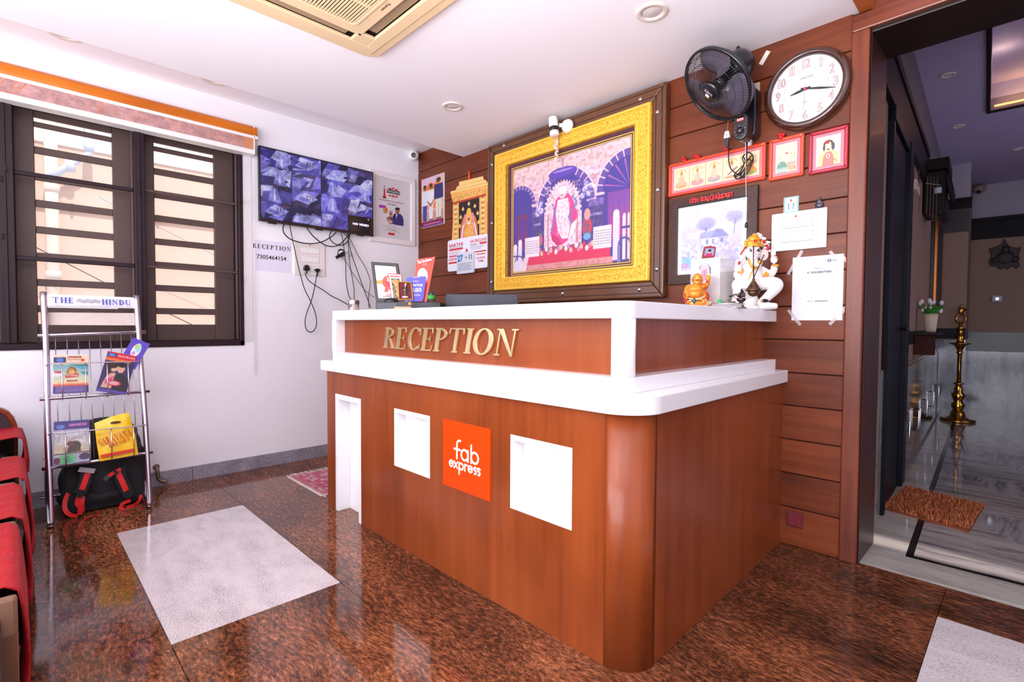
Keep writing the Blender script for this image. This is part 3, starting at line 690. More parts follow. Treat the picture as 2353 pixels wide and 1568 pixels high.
build(MB().box(.225,6.28,.76,2.5,6.3,1.0,H), 'dado_band', plain('dado_dark', (38,34,42), .3), hb)
build(MB().box(.225,6.285,1.0,2.5,6.3,2.2,H), 'wall_panel', hall_wall, hb)
for a0,a1 in ((.23,.98),(.985,1.7),(1.705,2.5)): build(MB().box(a0,6.275,.0,a1,6.3,.755,H), 'marble_panel', marble_dado, hb)
build(MB().box(.215,4.99,0,.232,6.3,.92,H), 'marble_panel', marble_dado, hb)
# cove beam along the left wall
struct('trim_4', MB().box(-.03,.34,2.28,.0,2.9,2.52,H).box(-.03,.34,2.50,.012,2.9,2.55,H), hall_dark, bevel=.004)
struct('trim_5', MB().box(-.03,.331,2.55,-.004,4.99,2.9,H), plain('hall_cove', (120,112,116), .6))
# dark blue door
d2 = struct_empty('door_2', tuple(H.P(-.03,1.2,0)))
build(MB().box(-.03,.86,0,-.012,1.52,2.2,H), 'leaf', door_blue, d2, bevel=.003)
build(MB().box(-.03,.80,0,.0,.86,2.27,H), 'frame_stile', door_blue, d2, bevel=.004); build(MB().box(-.03,1.52,0,.012,1.70,2.27,H), 'frame_stile', door_blue, d2, bevel=.006)
build(MB().box(-.03,.80,2.2,.006,1.70,2.28,H), 'frame_head', door_blue, d2, bevel=.004)
build(MB().box(-.013,.92,.25,-.008,1.46,1.0,H), 'door_panel', door_blue, d2, bevel=.004); build(MB().box(-.013,.92,1.15,-.008,1.46,2.1,H), 'door_panel', door_blue, d2, bevel=.004)
build(MB().tube([H.P(-.012,1.46,1.05),H.P(.03,1.46,1.05),H.P(.03,1.38,1.05)], .009, 8), 'door_handle', plain('door_handle_metal', (90,90,96), .3, .9), d2, smooth=True)
struct('trim_6', MB().box(-.03,.34,0,-.018,.80,.82,H), marble_plain); struct('trim_7', MB().box(-.03,.55,.98,-.022,.60,2.12,H), plain('tan_strip', (150,118,96), .5))
# low cupboards
cb = thing('low_cupboard', 'dark glossy low cupboards with steel handles along the hall wall', 'cupboard', H.P(-.02,3,0))
build(MB().box(-.029,1.72,.02,-.016,4.9,.80,H), 'carcass', plain('cupboard_gloss', (22,20,25), .08, spec=.4), cb)
for b0,b1 in ((1.74,2.5),(2.52,3.3),(3.32,4.1),(4.12,4.88)):
    d_ = build(MB().box(-.017,b0,.03,-.004,b1,.78,H), 'cupboard_door', plain('cupboard_gloss', (22,20,25), .08, spec=.4), cb, bevel=.002)
    for hb_ in ((b0+.05),(b1-.05)) if b0 < 2.6 else (b1-.05,):
        build(MB().tube([H.P(-.004,hb_,.25),H.P(.022,hb_,.25),H.P(.022,hb_,.40),H.P(-.004,hb_,.40)], .006, 7), 'handle', plain('bright_steel', (220,220,226), .2, 1.0), d_, smooth=True)
# wall shelf with vase
q = hall_at(2118,812,0,.0)
sh = thing('wall_shelf', 'dark square wall shelf holding a small vase of white flowers', 'shelf', H.P(0,2.75,.85))
build(MB().box(-.03,2.45,1.0,.13,3.05,1.02,H), 'shelf_board', hall_dark, sh, bevel=.002)
build(MB().box(-.03,2.50,.84,.10,2.62,1.0,H), 'bracket_box', wood('shelf_wood', ((40,14,10),(62,26,18),(80,36,26)), 'z', .5, 1, 0, .1, .1), sh, bevel=.002)
vz = H.P(.06,2.72,1.02); VF = Frame(vz,(1,0,0),(0,1,0))
va = thing('flower_vase', 'cream ribbed vase of white tulips with green leaves on the hall shelf', 'vase', vz)
build(MB().lathe([(.0,0),(.034,0),(.038,.02),(.045,.10),(.048,.15),(.042,.152),(.040,.12)], VF, 20), 'vessel', plain('vase_cream', (206,192,170), .4), va, smooth=True)
st = MB(); fl_ = MB(); lf = MB(); rr = random.Random(11)
for k in range(13):
    a = rr.uniform(0,2*PI); r = rr.uniform(.02,.10); hgt = rr.uniform(.17,.26); tip = (r*math.cos(a), r*math.sin(a), hgt)
    st.tube([VF.P(0,0,.10), VF.P(tip[0]*.5,tip[1]*.5,hgt*.6), VF.P(*tip)], .003, 5)
    o = build(MB().ell(tip, (.013,.013,.021), VF, 8, 6), 'flower', plain('tulip_white', (235,232,232), .5), va, smooth=True)
    for j in range(2):
        a2 = a+rr.uniform(-.8,.8); u_ = np.array([math.cos(a2), math.sin(a2)]); w_ = np.array([-u_[1],u_[0]])*.014
        P = [VF.P(0,0,.12), VF.P(*(u_*.05+w_),.19), VF.P(*(u_*.10),.20+rr.uniform(0,.06)), VF.P(*(u_*.05-w_),.19)]
        lf.add(P, [(0,1,2,3)])
build(st, 'stem', plain('stem_green', (60,110,50), .6), va, kind='stuff'); build(lf, 'leaf', plain('leaf_green', (58,132,48), .5), va, kind='stuff', fix=False)
# brass oil lamp
lp = H.P(.185,4.95,0); LF_ = Frame(lp,(1,0,0),(0,1,0)); brass = plain('polished_brass', (198,150,70), .16, 1.0, var=.1)
la = thing('brass_oil_lamp', 'tall brass standing oil lamp with a wide tiered base in the hall', 'lamp', lp)
build(MB().lathe([(_r*.72,_h) for _r,_h in [(0,0),(.21,0),(.22,.015),(.20,.03),(.16,.032),(.10,.05),(.085,.09),(.07,.12),(0,.12)]], LF_, 36), 'base_dish', brass, la, smooth=True)
build(MB().lathe([(_r*.72,_h) for _r,_h in [(.05,.12),(.075,.15),(.085,.19),(.05,.22),(.07,.26),(.09,.30),(.05,.33),(.055,.37),(.035,.40),(.05,.42),(.075,.425),(.03,.44)]], LF_, 28), 'lower_stem', brass, la, smooth=True)
build(MB().lathe([(_r*.72,_h) for _r,_h in [(.028,.44),(.026,.60),(.028,.76),(.045,.78),(.026,.80)]], LF_, 20), 'pole', brass, la, smooth=True)
build(MB().lathe([(_r*.72,_h) for _r,_h in [(.03,.80),(.05,.83),(.07,.86),(.13,.875),(.135,.885),(.05,.89),(.04,.92),(.06,.95),(.04,.98)]], LF_, 28), 'oil_dish', brass, la, smooth=True)
build(MB().lathe([(_r*.72,_h) for _r,_h in [(.03,.98),(.045,1.01),(.025,1.04),(.06,1.05),(.03,1.07),(.02,1.12),(.0,1.13)]], LF_, 24), 'upper_stem', brass, la, smooth=True)
RR = Frame(LF_.P(0,0,1.16),(_R[0],_R[1],0),(0,0,1))
build(MB().tube([RR.P(.055*math.cos(t),.045*math.sin(t)) for t in np.linspace(-.5*PI,1.5*PI,24)[:-1]], .012, 8, closed=True), 'finial_ring', brass, la, smooth=True)
build(MB().ell((0,.09,0),(.03,.05,.025),RR).ell((.03,.10,0),(.035,.02,.012),RR).ell((0,.14,0),(.015,.02,.015),RR), 'finial_bird', brass, la, smooth=True)
# emblem, switch, dome camera, intercom, hanging box, picture edge, chimes
em = hall_at(2310,612,1,6.28); EF = H; 
def ef(u,v,b=6.27): p_=hall_at(u,v,1,b); return (p_[0],p_[2])
E0 = Frame(H.P(0,6.28,0), H.x, (0,0,1), -H.y)
oc = [ef(u,v) for u,v in ((2308,548),(2318,565),(2334,570),(2347,568),(2342,584),(2340,600),(2345,610),(2336,618),(2325,612),(2316,620),(2308,616),(2298,620),(2288,612),(2276,612),(2272,600),(2278,588),(2272,572),(2288,568),(2300,562))]
eo = thing('carved_plaque', 'dark carved wooden emblem hanging on the far hall wall', 'plaque', E0.P(em[0],em[2]-.15,.01))
cxy = np.mean(oc, axis=0)
build(MB().prism(oc,0,.02,E0), 'board', plain('carved_wood', (48,32,26), .5, bump=.6, bscale=50), eo, bevel=.006)
build(MB().ell((cxy[0],cxy[1],.02),(.09,.08,.02),E0).ell((cxy[0],cxy[1]+.1,.02),(.04,.05,.02),E0).ell((cxy[0]-.09,cxy[1]-.03,.02),(.04,.04,.02),E0).ell((cxy[0]+.09,cxy[1]-.03,.02),(.04,.04,.02),E0), 'carving', plain('carved_wood', (48,32,26), .5), eo, smooth=True)
s0_, s1_ = ef(2280,680), ef(2303,694)
sp = thing('switch_plate', 'small white switch plate with a lit indicator on the far hall wall', 'switch', E0.P((s0_[0]+s1_[0])/2,s1_[1],0))
build(MB().box(s0_[0],s1_[1],0,s1_[0],s0_[1],.03,E0), 'plate', plain('switch_grey', (170,176,196), .4), sp, bevel=.004)
build(MB().lathe([(0,.036),(.013,.034),(.016,.03)], E0.off((s0_[0]+s1_[0])/2,(s0_[1]+s1_[1])/2,0), 16), 'indicator', plain('lit_indicator', (240,244,255), .3, emit=(235,240,255), es=2), sp)
dc = hall_at(2250,438,1,6.25); DF = Frame(H.P(dc[0],6.20,dc[2]-.01),(1,0,0),(0,1,0),(0,0,1))
dd = thing('dome_camera', 'small cream dome camera high on the far hall wall', 'camera', DF.o)
build(MB().lathe([(.07,.05),(.07,.02),(.05,-.02),(0,-.045)], DF, 20), 'housing', plain('camera_cream', (150,130,120), .4), dd, smooth=True)
build(MB().ell((.0,-.04,-.02),(.022,.02,.02),DF), 'lens', plain('lens_black', (10,10,14), .1), dd, smooth=True)
LH = Frame(H.P(-.03,0,0), H.y, (0,0,1), H.x)
a0, a1 = hall_at(2099,412,0,-.02), hall_at(2111,460,0,-.02)
ic = thing('wall_vent', 'small cream slotted vent box high on the hall wall', 'vent', LH.P(a0[1],a1[2],0))
build(MB().box(a0[1],a1[2],0,a0[1]+.26,a0[2],.03,LH), 'case', plain('vent_cream', (214,196,180), .5), ic, bevel=.003)
for k in range(6): build(MB().box(a0[1]+.08,a1[2]+.05+k*.022,.028,a0[1]+.18,a1[2]+.06+k*.022,.031,LH), 'vent_slot', acdark, ic)
hx = thing('hanging_bracket', 'black carved timber bracket block hanging under the hall beam', 'bracket', H.P(.05,3.1,2.0))
build(MB().box(-.03,2.85,2.38,.14,3.35,2.47,H), 'cap_board', hall_dark, hx, bevel=.01)
build(MB().prism([(-.03,2.38),(.11,2.38),(.12,2.2),(.13,2.02),(.09,1.99),(.05,2.03),(-.03,2.03)], 0, .42, Frame(H.P(0,3.32,0), H.x, (0,0,1), -H.y)), 'block', hall_dark, hx, bevel=.012)
build(MB().prism([(.11,2.38),(.15,2.32),(.17,2.22),(.165,2.15),(.145,2.15),(.12,2.25)], .05, .37, Frame(H.P(0,3.32,0), H.x, (0,0,1), -H.y)), 'scroll', hall_dark, hx, bevel=.008)
pf = thing('gilt_picture_frame', 'gilt edged picture seen side on along the hall wall', 'picture', H.P(-.01,4.2,1.3))
build(MB().box(-.03,3.9,1.28,.03,4.6,2.12,H), 'board', plain('picture_back', (26,24,34), .4), pf, bevel=.003)
build(MB().ring([(3.88,1.26),(4.62,1.26),(4.62,2.14),(3.88,2.14)],[(3.95,1.33),(4.55,1.33),(4.55,2.07),(3.95,2.07)],.03,.055,LH), 'frame', plain('gilt_copper', (190,112,52), .3, .8), pf, bevel=.004)
wc = thing('wind_chime', 'thin metal wind chime tubes hanging beside the hall bracket', 'wind chime', H.P(.05,2.6,2.0))
for k in range(4):
    build(MB().tube([H.P(.02+k*.018,2.62+k*.03,2.28),H.P(.02+k*.018,2.62+k*.03,1.98-.02*k)], .005, 6), 'chime_tube', plain('chime_metal', (120,104,96), .3, .7), wc)
build(MB().tube([H.P(.01,2.6,2.22),H.P(.09,2.74,2.22)], .004, 6), 'crossbar', plain('chime_metal', (120,104,96), .3, .7), wc)
build(MB().lathe([(0,-.02),(.025,-.02),(.025,.025),(0,.025)], Frame(H.P(.08,2.72,2.17),(1,0,0),(0,1,0)), 12), 'striker', plain('striker_white', (170,176,200), .4), wc)
for i,(u,v) in enumerate(((2178,172),(2203,290),(2340,342))):
    c_ = hall_at(u,v,2,2.9); downlight(0,0,0,.046,('hall downlight nearest the doorway','hall downlight second from the doorway','hall downlight beside the lit ceiling recess, farthest in')[i], Frame(H.P(c_[0],c_[1],2.8995),(1,0,0),(0,-1,0)))
led = plain('led_strip', (255,190,110), .5, emit=(255,170,80), es=3)
cl_ = thing('led_strip', 'warm LED strip glowing along the far edge of the hall ceiling recess', 'light', H.P(1.4,3.25,2.93))
build(MB().box(.40,3.255,2.925,2.4,3.265,2.935,H), 'strip', led, cl_)
light('AREA', 'cove_lamp', tuple(H.P(1.4,3.20,2.93)), (math.radians(180),0,TH), 2.2, (1.0,.55,.18), 1.9, .05)
light('POINT', 'cove_bulb', tuple(H.P(.43,2.55,3.02)), (0,0,0), .4, (1.0,.72,.45), .02)
light('AREA', 'hall_fill', tuple(H.P(2.3,3.2,1.5)), (math.radians(90),0,math.radians(90)+TH), 12, (.74,.68,1.0), 2.4, 1.8)  # unseen violet fill lamp before the solid right wall, no window there
# shaggy mat
Mc = [hall_at(u,v,2,.02) for u,v in ((2015,1122),(2066,1102),(2262,1158),(2226,1216),(2016,1168))]
mb = MB(); rr = random.Random(4); B_, C_, D_ = np.array(Mc[2][:2]), np.array(Mc[3][:2]), np.array((-.02,.93)); A_ = B_+D_-C_
mt_ = thing('door_mat', 'orange brown shaggy mat on the marble hall floor just inside the doorway', 'mat', H.P(*((B_+D_)/2),0))
P4 = [tuple(q) for q in (A_,B_,C_,D_)]
build(MB().prism(P4,.0005,.012,H), 'mat_base', plain('mat_base', (120,56,28), .9), mt_)
for k in range(9000):
    s_, t_ = rr.random(), rr.random(); q = A_*(1-s_)*(1-t_)+B_*s_*(1-t_)+C_*s_*t_+D_*(1-s_)*t_
    a = rr.uniform(0,2*PI); l = rr.uniform(.006,.02); w = .0022
    mb.add([H.P(q[0]-w*math.sin(a),q[1]+w*math.cos(a),.011),H.P(q[0]+w*math.sin(a),q[1]-w*math.cos(a),.011),H.P(q[0]+l*math.cos(a),q[1]+l*math.sin(a),.014+rr.uniform(.006,.022))],[(0,1,2)])
mm, nt, p_ = principled('shag_pile'); ge = N(nt,'ShaderNodeNewGeometry'); rp = ramp(nt,[(0,(84,36,18)),(.4,(160,74,34)),(.75,(204,108,54)),(1,(232,170,120))]); nt.links.new(ge.outputs['Random Per Island'], rp.inputs['Fac']); nt.links.new(rp.outputs[0], p_.inputs['Base Color']); p_.inputs['Roughness'].default_value=.6
build(mb, 'pile', mm, mt_, kind='stuff', fix=False)

# ================================================================ reception counter
lam_front = wood('counter_laminate', ((106,44,16),(138,64,26),(160,80,38)), 'z', .32, .55, .16, .0)
lam_side = lam_front
white_lam = plain('white_laminate', (246,245,248), .22, var=.0, coat=.3)
gold = plain('brass_letters', (232,208,158), .2, .85, var=.12, nscale=30)
FY, LX, RX, RXW, BH = -1.372, 1.078, 3.160, 3.120, .790     # front plane, left end, right end at the front, at the wall, body height
ct = thing('reception_counter', 'wood laminate reception counter with thick white ledges and a rounded corner', 'reception desk', (2.2,-1.0,0))
F1 = Frame((0,FY,0),(1,0,0),(0,0,1),(0,-1,0))
R_ = .112
# front panel with its openings
HO = [(1.203,0,1.503,.668),(1.827,.381,2.123,.660),(2.626,.385,2.918,.660)]
fp = MB(); y0, y1 = FY, FY+.02
def bx(x0,z0,x1,z1): fp.box(x0,y0,z0,x1,y1,z1)
xf = RX-R_
bx(LX+.03,0,1.203,.79); bx(1.203,.668,1.503,.79); bx(1.503,0,1.827,.79); bx(1.827,0,2.123,.381); bx(1.827,.660,2.123,.79); bx(2.123,0,2.626,.79); bx(2.626,0,2.918,.385); bx(2.626,.660,2.918,.79); bx(2.918,0,xf-.0008,.79)
build(fp, 'front_panel', lam_front, ct)
# curved corner and side panel
def arcpts(cx, cy, r, a0, a1, n=14): return [(cx+r*math.cos(math.radians(a0+(a1-a0)*i/n)), cy+r*math.sin(math.radians(a0+(a1-a0)*i/n))) for i in range(n+1)]
cx_, cy_ = RX-R_, FY+R_
o_ = build(MB().prism(arcpts(cx_,cy_,R_,-90,-3)+arcpts(cx_,cy_,R_-.02,-3,-90), 0, BH), 'corner_panel', lam_front, ct, smooth=False)
for p in o_.data.polygons: p.use_smooth = abs(p.normal.z) < .5
build(MB().prism([(RX-.004,cy_+.006),(RXW,0),(RXW-.02,0),(RX-.024,cy_+.006)], 0, BH), 'side_panel', lam_side, ct)
build(MB().prism(arcpts(LX+.03,FY+.03,.03,-90,-180,6)+[(LX,-.92),(LX+.02,-.92),(LX+.02,FY+.03)]+[(LX+.03,FY+.02)], 0, BH), 'end_panel', lam_front, ct)
build(MB().box(LX+.02,-.94,0,2.70,-.92,.85).box(2.68,-.94,0,2.70,0,.85), 'inner_panel', white_lam, ct)
build(MB().box(1.3,-.92,.72,2.68,-.42,.75), 'work_surface', lam_side, ct, bevel=.004)
build(MB().box(1.3,-.92,0,1.33,-.42,.72), 'work_surface_leg', lam_side, ct); 
# niches
nm = white_lam
def niche(x0, z0, x1, z1, d, t, name):
    n_ = MB(); n_.box(x0,FY+.001,z0, x0+t,FY+d,z1).box(x1-t,FY+.001,z0,x1,FY+d,z1).box(x0+t,FY+.001,z1-t,x1-t,FY+d,z1)
    if z0 > .01: n_.box(x0+t,FY+.001,z0,x1-t,FY+d,z0+t)
    o = build(n_, name, nm, ct, bevel=.0015, seg=1)
    build(MB().box(x0,FY+d,z0,x1,FY+d+.012,z1), 'niche_back', nm, o)
niche(1.203,0,1.503,.668,.075,.030,'tall_niche_frame'); niche(1.827,.381,2.123,.660,.05,.022,'square_niche_frame'); niche(2.626,.385,2.918,.660,.05,.022,'square_niche_frame')
# orange plate
pt = build(MB().box(2.224,.383,0,2.522,.662,.004,F1), 'sign_plate', plain('orange_plate', (243,66,4), .4, var=0, spec=.2), ct, label='bright orange sign plate with white lettering')
pw = plain('plate_white', (250,248,246), .5, var=0)
# "fab" drawn from rounded strokes, "express" below
def strokes(paths, w, fr, c, mat, parent, name='lettering', depth=.0008):
    mb = MB()
    for i, pth in enumerate(paths):
        P = [np.array(p, float) for p in pth]; e = i*.00006; closed = np.linalg.norm(P[0]-P[-1]) < w*.3 and len(P) > 4
        if closed: P = P[:-1]
        n = len(P); Lf, Rt = [], []
        for j in range(n):
            a_ = P[(j-1)%n] if (closed or j > 0) else P[j]; b_ = P[(j+1)%n] if (closed or j < n-1) else P[j]
            t = (b_-a_)/(np.linalg.norm(b_-a_)+1e-9); nv = np.array([-t[1],t[0]])*w/2; Lf.append(tuple(P[j]+nv)); Rt.append(tuple(P[j]-nv))
        if closed: mb.ring(Rt, Lf, c, c+depth+e, fr); continue
        def cap(p, q):   # half circle from side q round the end
            ang = math.atan2(q[1]-p[1], q[0]-p[0]); return [(p[0]+w/2*math.cos(ang-PI*k/8), p[1]+w/2*math.sin(ang-PI*k/8)) for k in range(1,8)]
        mb.prism(Lf+cap(P[-1],Lf[-1])+Rt[::-1]+cap(P[0],Rt[0]), c, c+depth+e, fr)
    return build(mb, name, mat, parent)
def ar(cx, cy, r, a0, a1, n=14): return [(cx+r*math.cos(math.radians(a0+(a1-a0)*i/n)), cy+r*math.sin(math.radians(a0+(a1-a0)*i/n))) for i in range(n+1)]
PF = F1.off(2.224,.383,.004); 
k = .0045; ox, oy = .077, .128
def T(p): return [(ox+x*k, oy+y*k) for x, y in p]
strokes([T([(4,0),(4,12)]+ar(8,13,4,180,75,8)), T([(0,8.5),(8.5,8.5)]), T(ar(15,5,4.7,0,360,22)), T([(19.7,9.7),(19.7,0)]), T([(24.2,15.5),(24.2,0)]), T(ar(29,5,4.8,0,360,22))], .0088, PF, 0, pw, pt)
V = [ [ar(2.3,3.3,2.3,10,330,14)+[], [(0,3.3),(4.6,3.6)]], [[(6,0.8),(10,5.6)],[(10,.8),(6,5.6)]], [[(12,5.6),(12,-3)],ar(14.4,3.2,2.4,0,360,14)], [[(18.8,5.6),(18.8,.8)],ar(21,3.5,2.1,180,70,6)],
      [ar(25.2,3.3,2.3,10,330,14),[(22.9,3.3),(27.5,3.6)]], [[(32,5.2)]+ar(30.6,4.6,1.2,60,270,6)+ar(30.6,2.1,1.25,90,-120,6)], [[(36.2,5.2)]+ar(34.8,4.6,1.2,60,270,6)+ar(34.8,2.1,1.25,90,-120,6)] ]
k = .0054; ox, oy = .045, .083
strokes([T(pp) for g in V for pp in g], .0072, PF, 0, pw, pt)
# lower ledge
LZ0, LZ1 = .792, .850
def ledge(x0, yf, xr, xrw, r, z0, z1, yb=-.90, xb=2.72, name='ledge', bv=.004):
    rl = .012
    pts = arcpts(x0+rl,yf+rl,rl,180,270,4)+arcpts(xr-r,yf+r,r,-90,-2,14)+[(xrw,0),(xb,0),(xb,yb),(x0,yb)]
    return build(MB().prism(pts, z0, z1), name, white_lam, ct, bevel=bv, seg=2)
ledge(1.052,-1.392,3.178,3.140,.125,LZ0,LZ1,name='lower_ledge')
# upper box: base band, rim slab, posts, recessed wooden panels
UX0, UY, UX1, UXW, UR = 1.106, -1.343, 3.100, 3.083, .052
ledge(UX0,UY,UX1,UXW,UR,.850,.900,-1.02,2.80,'upper_base_band',.002)
ledge(UX0,UY,UX1,UXW,UR,1.083,1.137,-1.02,2.80,'counter_top',.003)
build(MB().box(UX0,UY,.9,1.157,-1.05,1.083), 'end_post', white_lam, ct, bevel=.0015)
o_ = build(MB().prism([(3.044,UY)]+arcpts(UX1-UR,UY+UR,UR,-90,-1,12)+[(3.044,UY+UR+.002)], .9, 1.083), 'corner_post', white_lam, ct)
for p in o_.data.polygons: p.use_smooth = abs(p.normal.z) < .5
rp_ = build(MB().box(1.155,-1.288,.90,3.046,-1.272,1.083), 'recessed_panel', lam_front, ct, label='recessed wood panel carrying the raised brass word')
build(MB().prism([(3.044,-1.290),(3.026,0),(3.010,0),(3.028,-1.290)], .90, 1.083), 'recessed_panel', lam_side, ct)
RFm = Frame((0,-1.288,0),(1,0,0),(0,0,1),(0,-1,0))
a, b = at(884,802,1,-1.288), at(1192,820,1,-1.288)
serif_letters('RECEPTION', RFm, 1.598, .938, 2.572, 1.046, 0, gold, rp_, depth=.011, shear=.24, each=True, bevel=.0016, gap=.04)

# ================================================================ things on the wooden wall
white_p = plain('plastic_white', (240,238,236), .35, var=.01); blk = plain('plastic_black', (18,18,22), .3, var=.1); ink = plain('ink_black', (30,26,30), .5)
paper = plain('paper_white', (226,226,236), .6, var=.01); red_ink = plain('ink_red', (200,40,48), .5); steel = plain('bright_steel', (220,220,226), .2, 1.0)
chrome = plain('stud_chrome', (210,206,210), .12, 1.0); redp = plain('rose_red', (190,16,22), .5); gry = plain('grey_plastic', (70,72,80), .4)

# big shrine picture
fr_w = plain('frame_brown', (98,60,36), .3, var=.25, nscale=6, coat=.4)
sp_ = thing('framed_shrine_picture', 'very large gold framed shrine picture with a dark brown studded outer border', 'picture', (1.75,-.02,1.22))
OX0, OX1, OZ0, OZ1 = 1.005, 2.50, 1.222, 2.425
IX0, IX1, IZ0, IZ1 = 1.105, 2.415, 1.318, 2.335
B = BACK
def mitre(o0, o1, i0, i1, c0, c1, fr): return MB().prism([o0, o1, i1, i0], c0, c1, fr)
O4 = [(OX0,OZ0),(OX1,OZ0),(OX1,OZ1),(OX0,OZ1)]; I4 = [(IX0,IZ0),(IX1,IZ0),(IX1,IZ1),(IX0,IZ1)]
for i in range(4):
    j = (i+1)%4; m_ = mitre(O4[i],O4[j],I4[i],I4[j],0,.05,B); o = build(m_, 'border_board', fr_w, sp_, bevel=.009, seg=3)
    for t in (.28,.72):
        g = MB(); 
        A = lambda P,Q,t: (P[0]+(Q[0]-P[0])*t, P[1]+(Q[1]-P[1])*t)
        a0, a1 = A(O4[i],I4[i],t), A(O4[j],I4[j],t)
        d = .002; L_ = math.hypot(a1[0]-a0[0],a1[1]-a0[1]); nx, ny = -(a1[1]-a0[1])/L_*d, (a1[0]-a0[0])/L_*d
        build(MB().prism([(a0[0]+nx,a0[1]+ny),(a0[0]-nx,a0[1]-ny),(a1[0]-nx,a1[1]-ny),(a1[0]+nx,a1[1]+ny)], .0495, .0512, B), 'groove_line', dark_recess, o)
for x, z in ((1.19,2.387),(2.338,2.372),(2.449,2.266),(2.456,1.829),(2.457,1.382),(2.346,1.271),(1.766,1.272),(1.06,2.276),(1.06,1.835),(1.06,1.389),(1.25,1.27)):
    build(MB().lathe([(.013,0),(.013,.004),(.009,.008),(0,.009)], B.off(x,z,.05), 16), 'stud', chrome, sp_, smooth=True)
goldf, nt, p = principled('gilt_moulding'); tc = N(nt,'ShaderNodeTexCoord'); vz_ = N(nt,'ShaderNodeTexVoronoi'); vz_.inputs['Scale'].default_value=70; nt.links.new(tc.outputs['Object'], vz_.inputs['Vector'])
rp = ramp(nt,[(0,(255,214,96)),(.6,(244,182,50)),(1,(206,136,20))]); nt.links.new(vz_.outputs['Distance'], rp.inputs['Fac']); nt.links.new(rp.outputs[0], p.inputs['Base Color']); p.inputs['Metallic'].default_value=.35; p.inputs['Roughness'].default_value=.35
bp = N(nt,'ShaderNodeBump'); bp.inputs['Strength'].default_value=.25; bp.inputs['Distance'].default_value=.004; nt.links.new(vz_.outputs['Distance'], bp.inputs['Height']); nt.links.new(bp.outputs['Normal'], p.inputs['Normal'])
goldpl = plain('gilt_plain', (250,200,78), .28, .2, var=.08)
MX0, MX1, MZ0, MZ1 = 1.215, 2.305, 1.402, 2.235
gf = build(MB().ring([(IX0,IZ0),(IX1,IZ0),(IX1,IZ1),(IX0,IZ1)],[(MX0,MZ0),(MX1,MZ0),(MX1,MZ1),(MX0,MZ1)],.02,.062,B), 'gilt_frame', goldf, sp_, bevel=.006, seg=3)
for (w0,c) in ((.0,.070),(.078,.066)):
    e0, e1 = w0+.004, w0+.018
    build(MB().ring([(IX0+e0,IZ0+e0),(IX1-e0,IZ0+e0),(IX1-e0,IZ1-e0),(IX0+e0,IZ1-e0)],[(IX0+e1,IZ0+e1),(IX1-e1,IZ0+e1),(IX1-e1,IZ1-e1),(IX0+e1,IZ1-e1)],.05,c,B), 'bead_moulding', goldpl, gf, bevel=.003)
# acanthus leaves along the moulding: joined, too small to count apart
lv = MB(); w_c = .052
def leaf(x, z, ang, s=1.0):
    t = math.radians(ang); f = B.off(x, z, .062); f = Frame(f.o, f.x*math.cos(t)+f.y*math.sin(t), -f.x*math.sin(t)+f.y*math.cos(t), f.n)
    lv.ell((0,.006*s,0),(.016*s,.007*s,.006),f,8,5); lv.ell((.008*s,-.009*s,0),(.012*s,.005*s,.005),f,8,5); lv.ell((-.010*s,-.006*s,0),(.006*s,.010*s,.004),f,7,5)
n_ = int((IX1-IX0-.12)/.036)
for i in range(n_+1):
    x = IX0+.06+i*(IX1-IX0-.12)/n_; leaf(x, IZ0+w_c-.003, 25 if i%2 else -25); leaf(x, IZ1-w_c+.003, 25 if i%2 else -25)
n_ = int((IZ1-IZ0-.12)/.036)
for i in range(1,n_):
    z = IZ0+.06+i*(IZ1-IZ0-.12)/n_; leaf(IX0+w_c, z, 65 if i%2 else 115); leaf(IX1-w_c, z, 65 if i%2 else 115)
build(lv, 'leaf_ornament', goldpl, gf, smooth=True, kind='stuff')
build(MB().box(MX0-.004,MZ0-.004,.0,MX1+.004,MZ1+.004,.028,B), 'mount_board', plain('mount_maroon', (70,14,46), .5, spec=.15), sp_)
px0, px1, pz0, pz1 = 1.275, 2.262, 1.447, 2.188
build(MB().ring([(px0-.022,pz0-.022),(px1+.022,pz0-.022),(px1+.022,pz1+.022),(px0-.022,pz1+.022)],[(px0-.017,pz0-.017),(px1+.017,pz0-.017),(px1+.017,pz1+.017),(px0-.017,pz1+.017)],.028,.030,B), 'fillet_line', goldpl, sp_)
build(MB().ring([(px0-.008,pz0-.008),(px1+.008,pz0-.008),(px1+.008,pz1+.008),(px0-.008,pz1+.008)],[(px0-.003,pz0-.003),(px1+.003,pz0-.003),(px1+.003,pz1+.003),(px0-.003,pz1+.003)],.028,.030,B), 'fillet_line', goldpl, sp_)
cv = Canvas(280,210,(225,178,190),2)
cv.vgrad((215,150,150),(235,200,225),.3,1); cv.blot(60,.62,(180,120,120),.5); cv.blot(45,.7,(250,225,235),.6); cv.vgrad((236,200,170),(236,200,170),.85,1,0,1,a=.3)
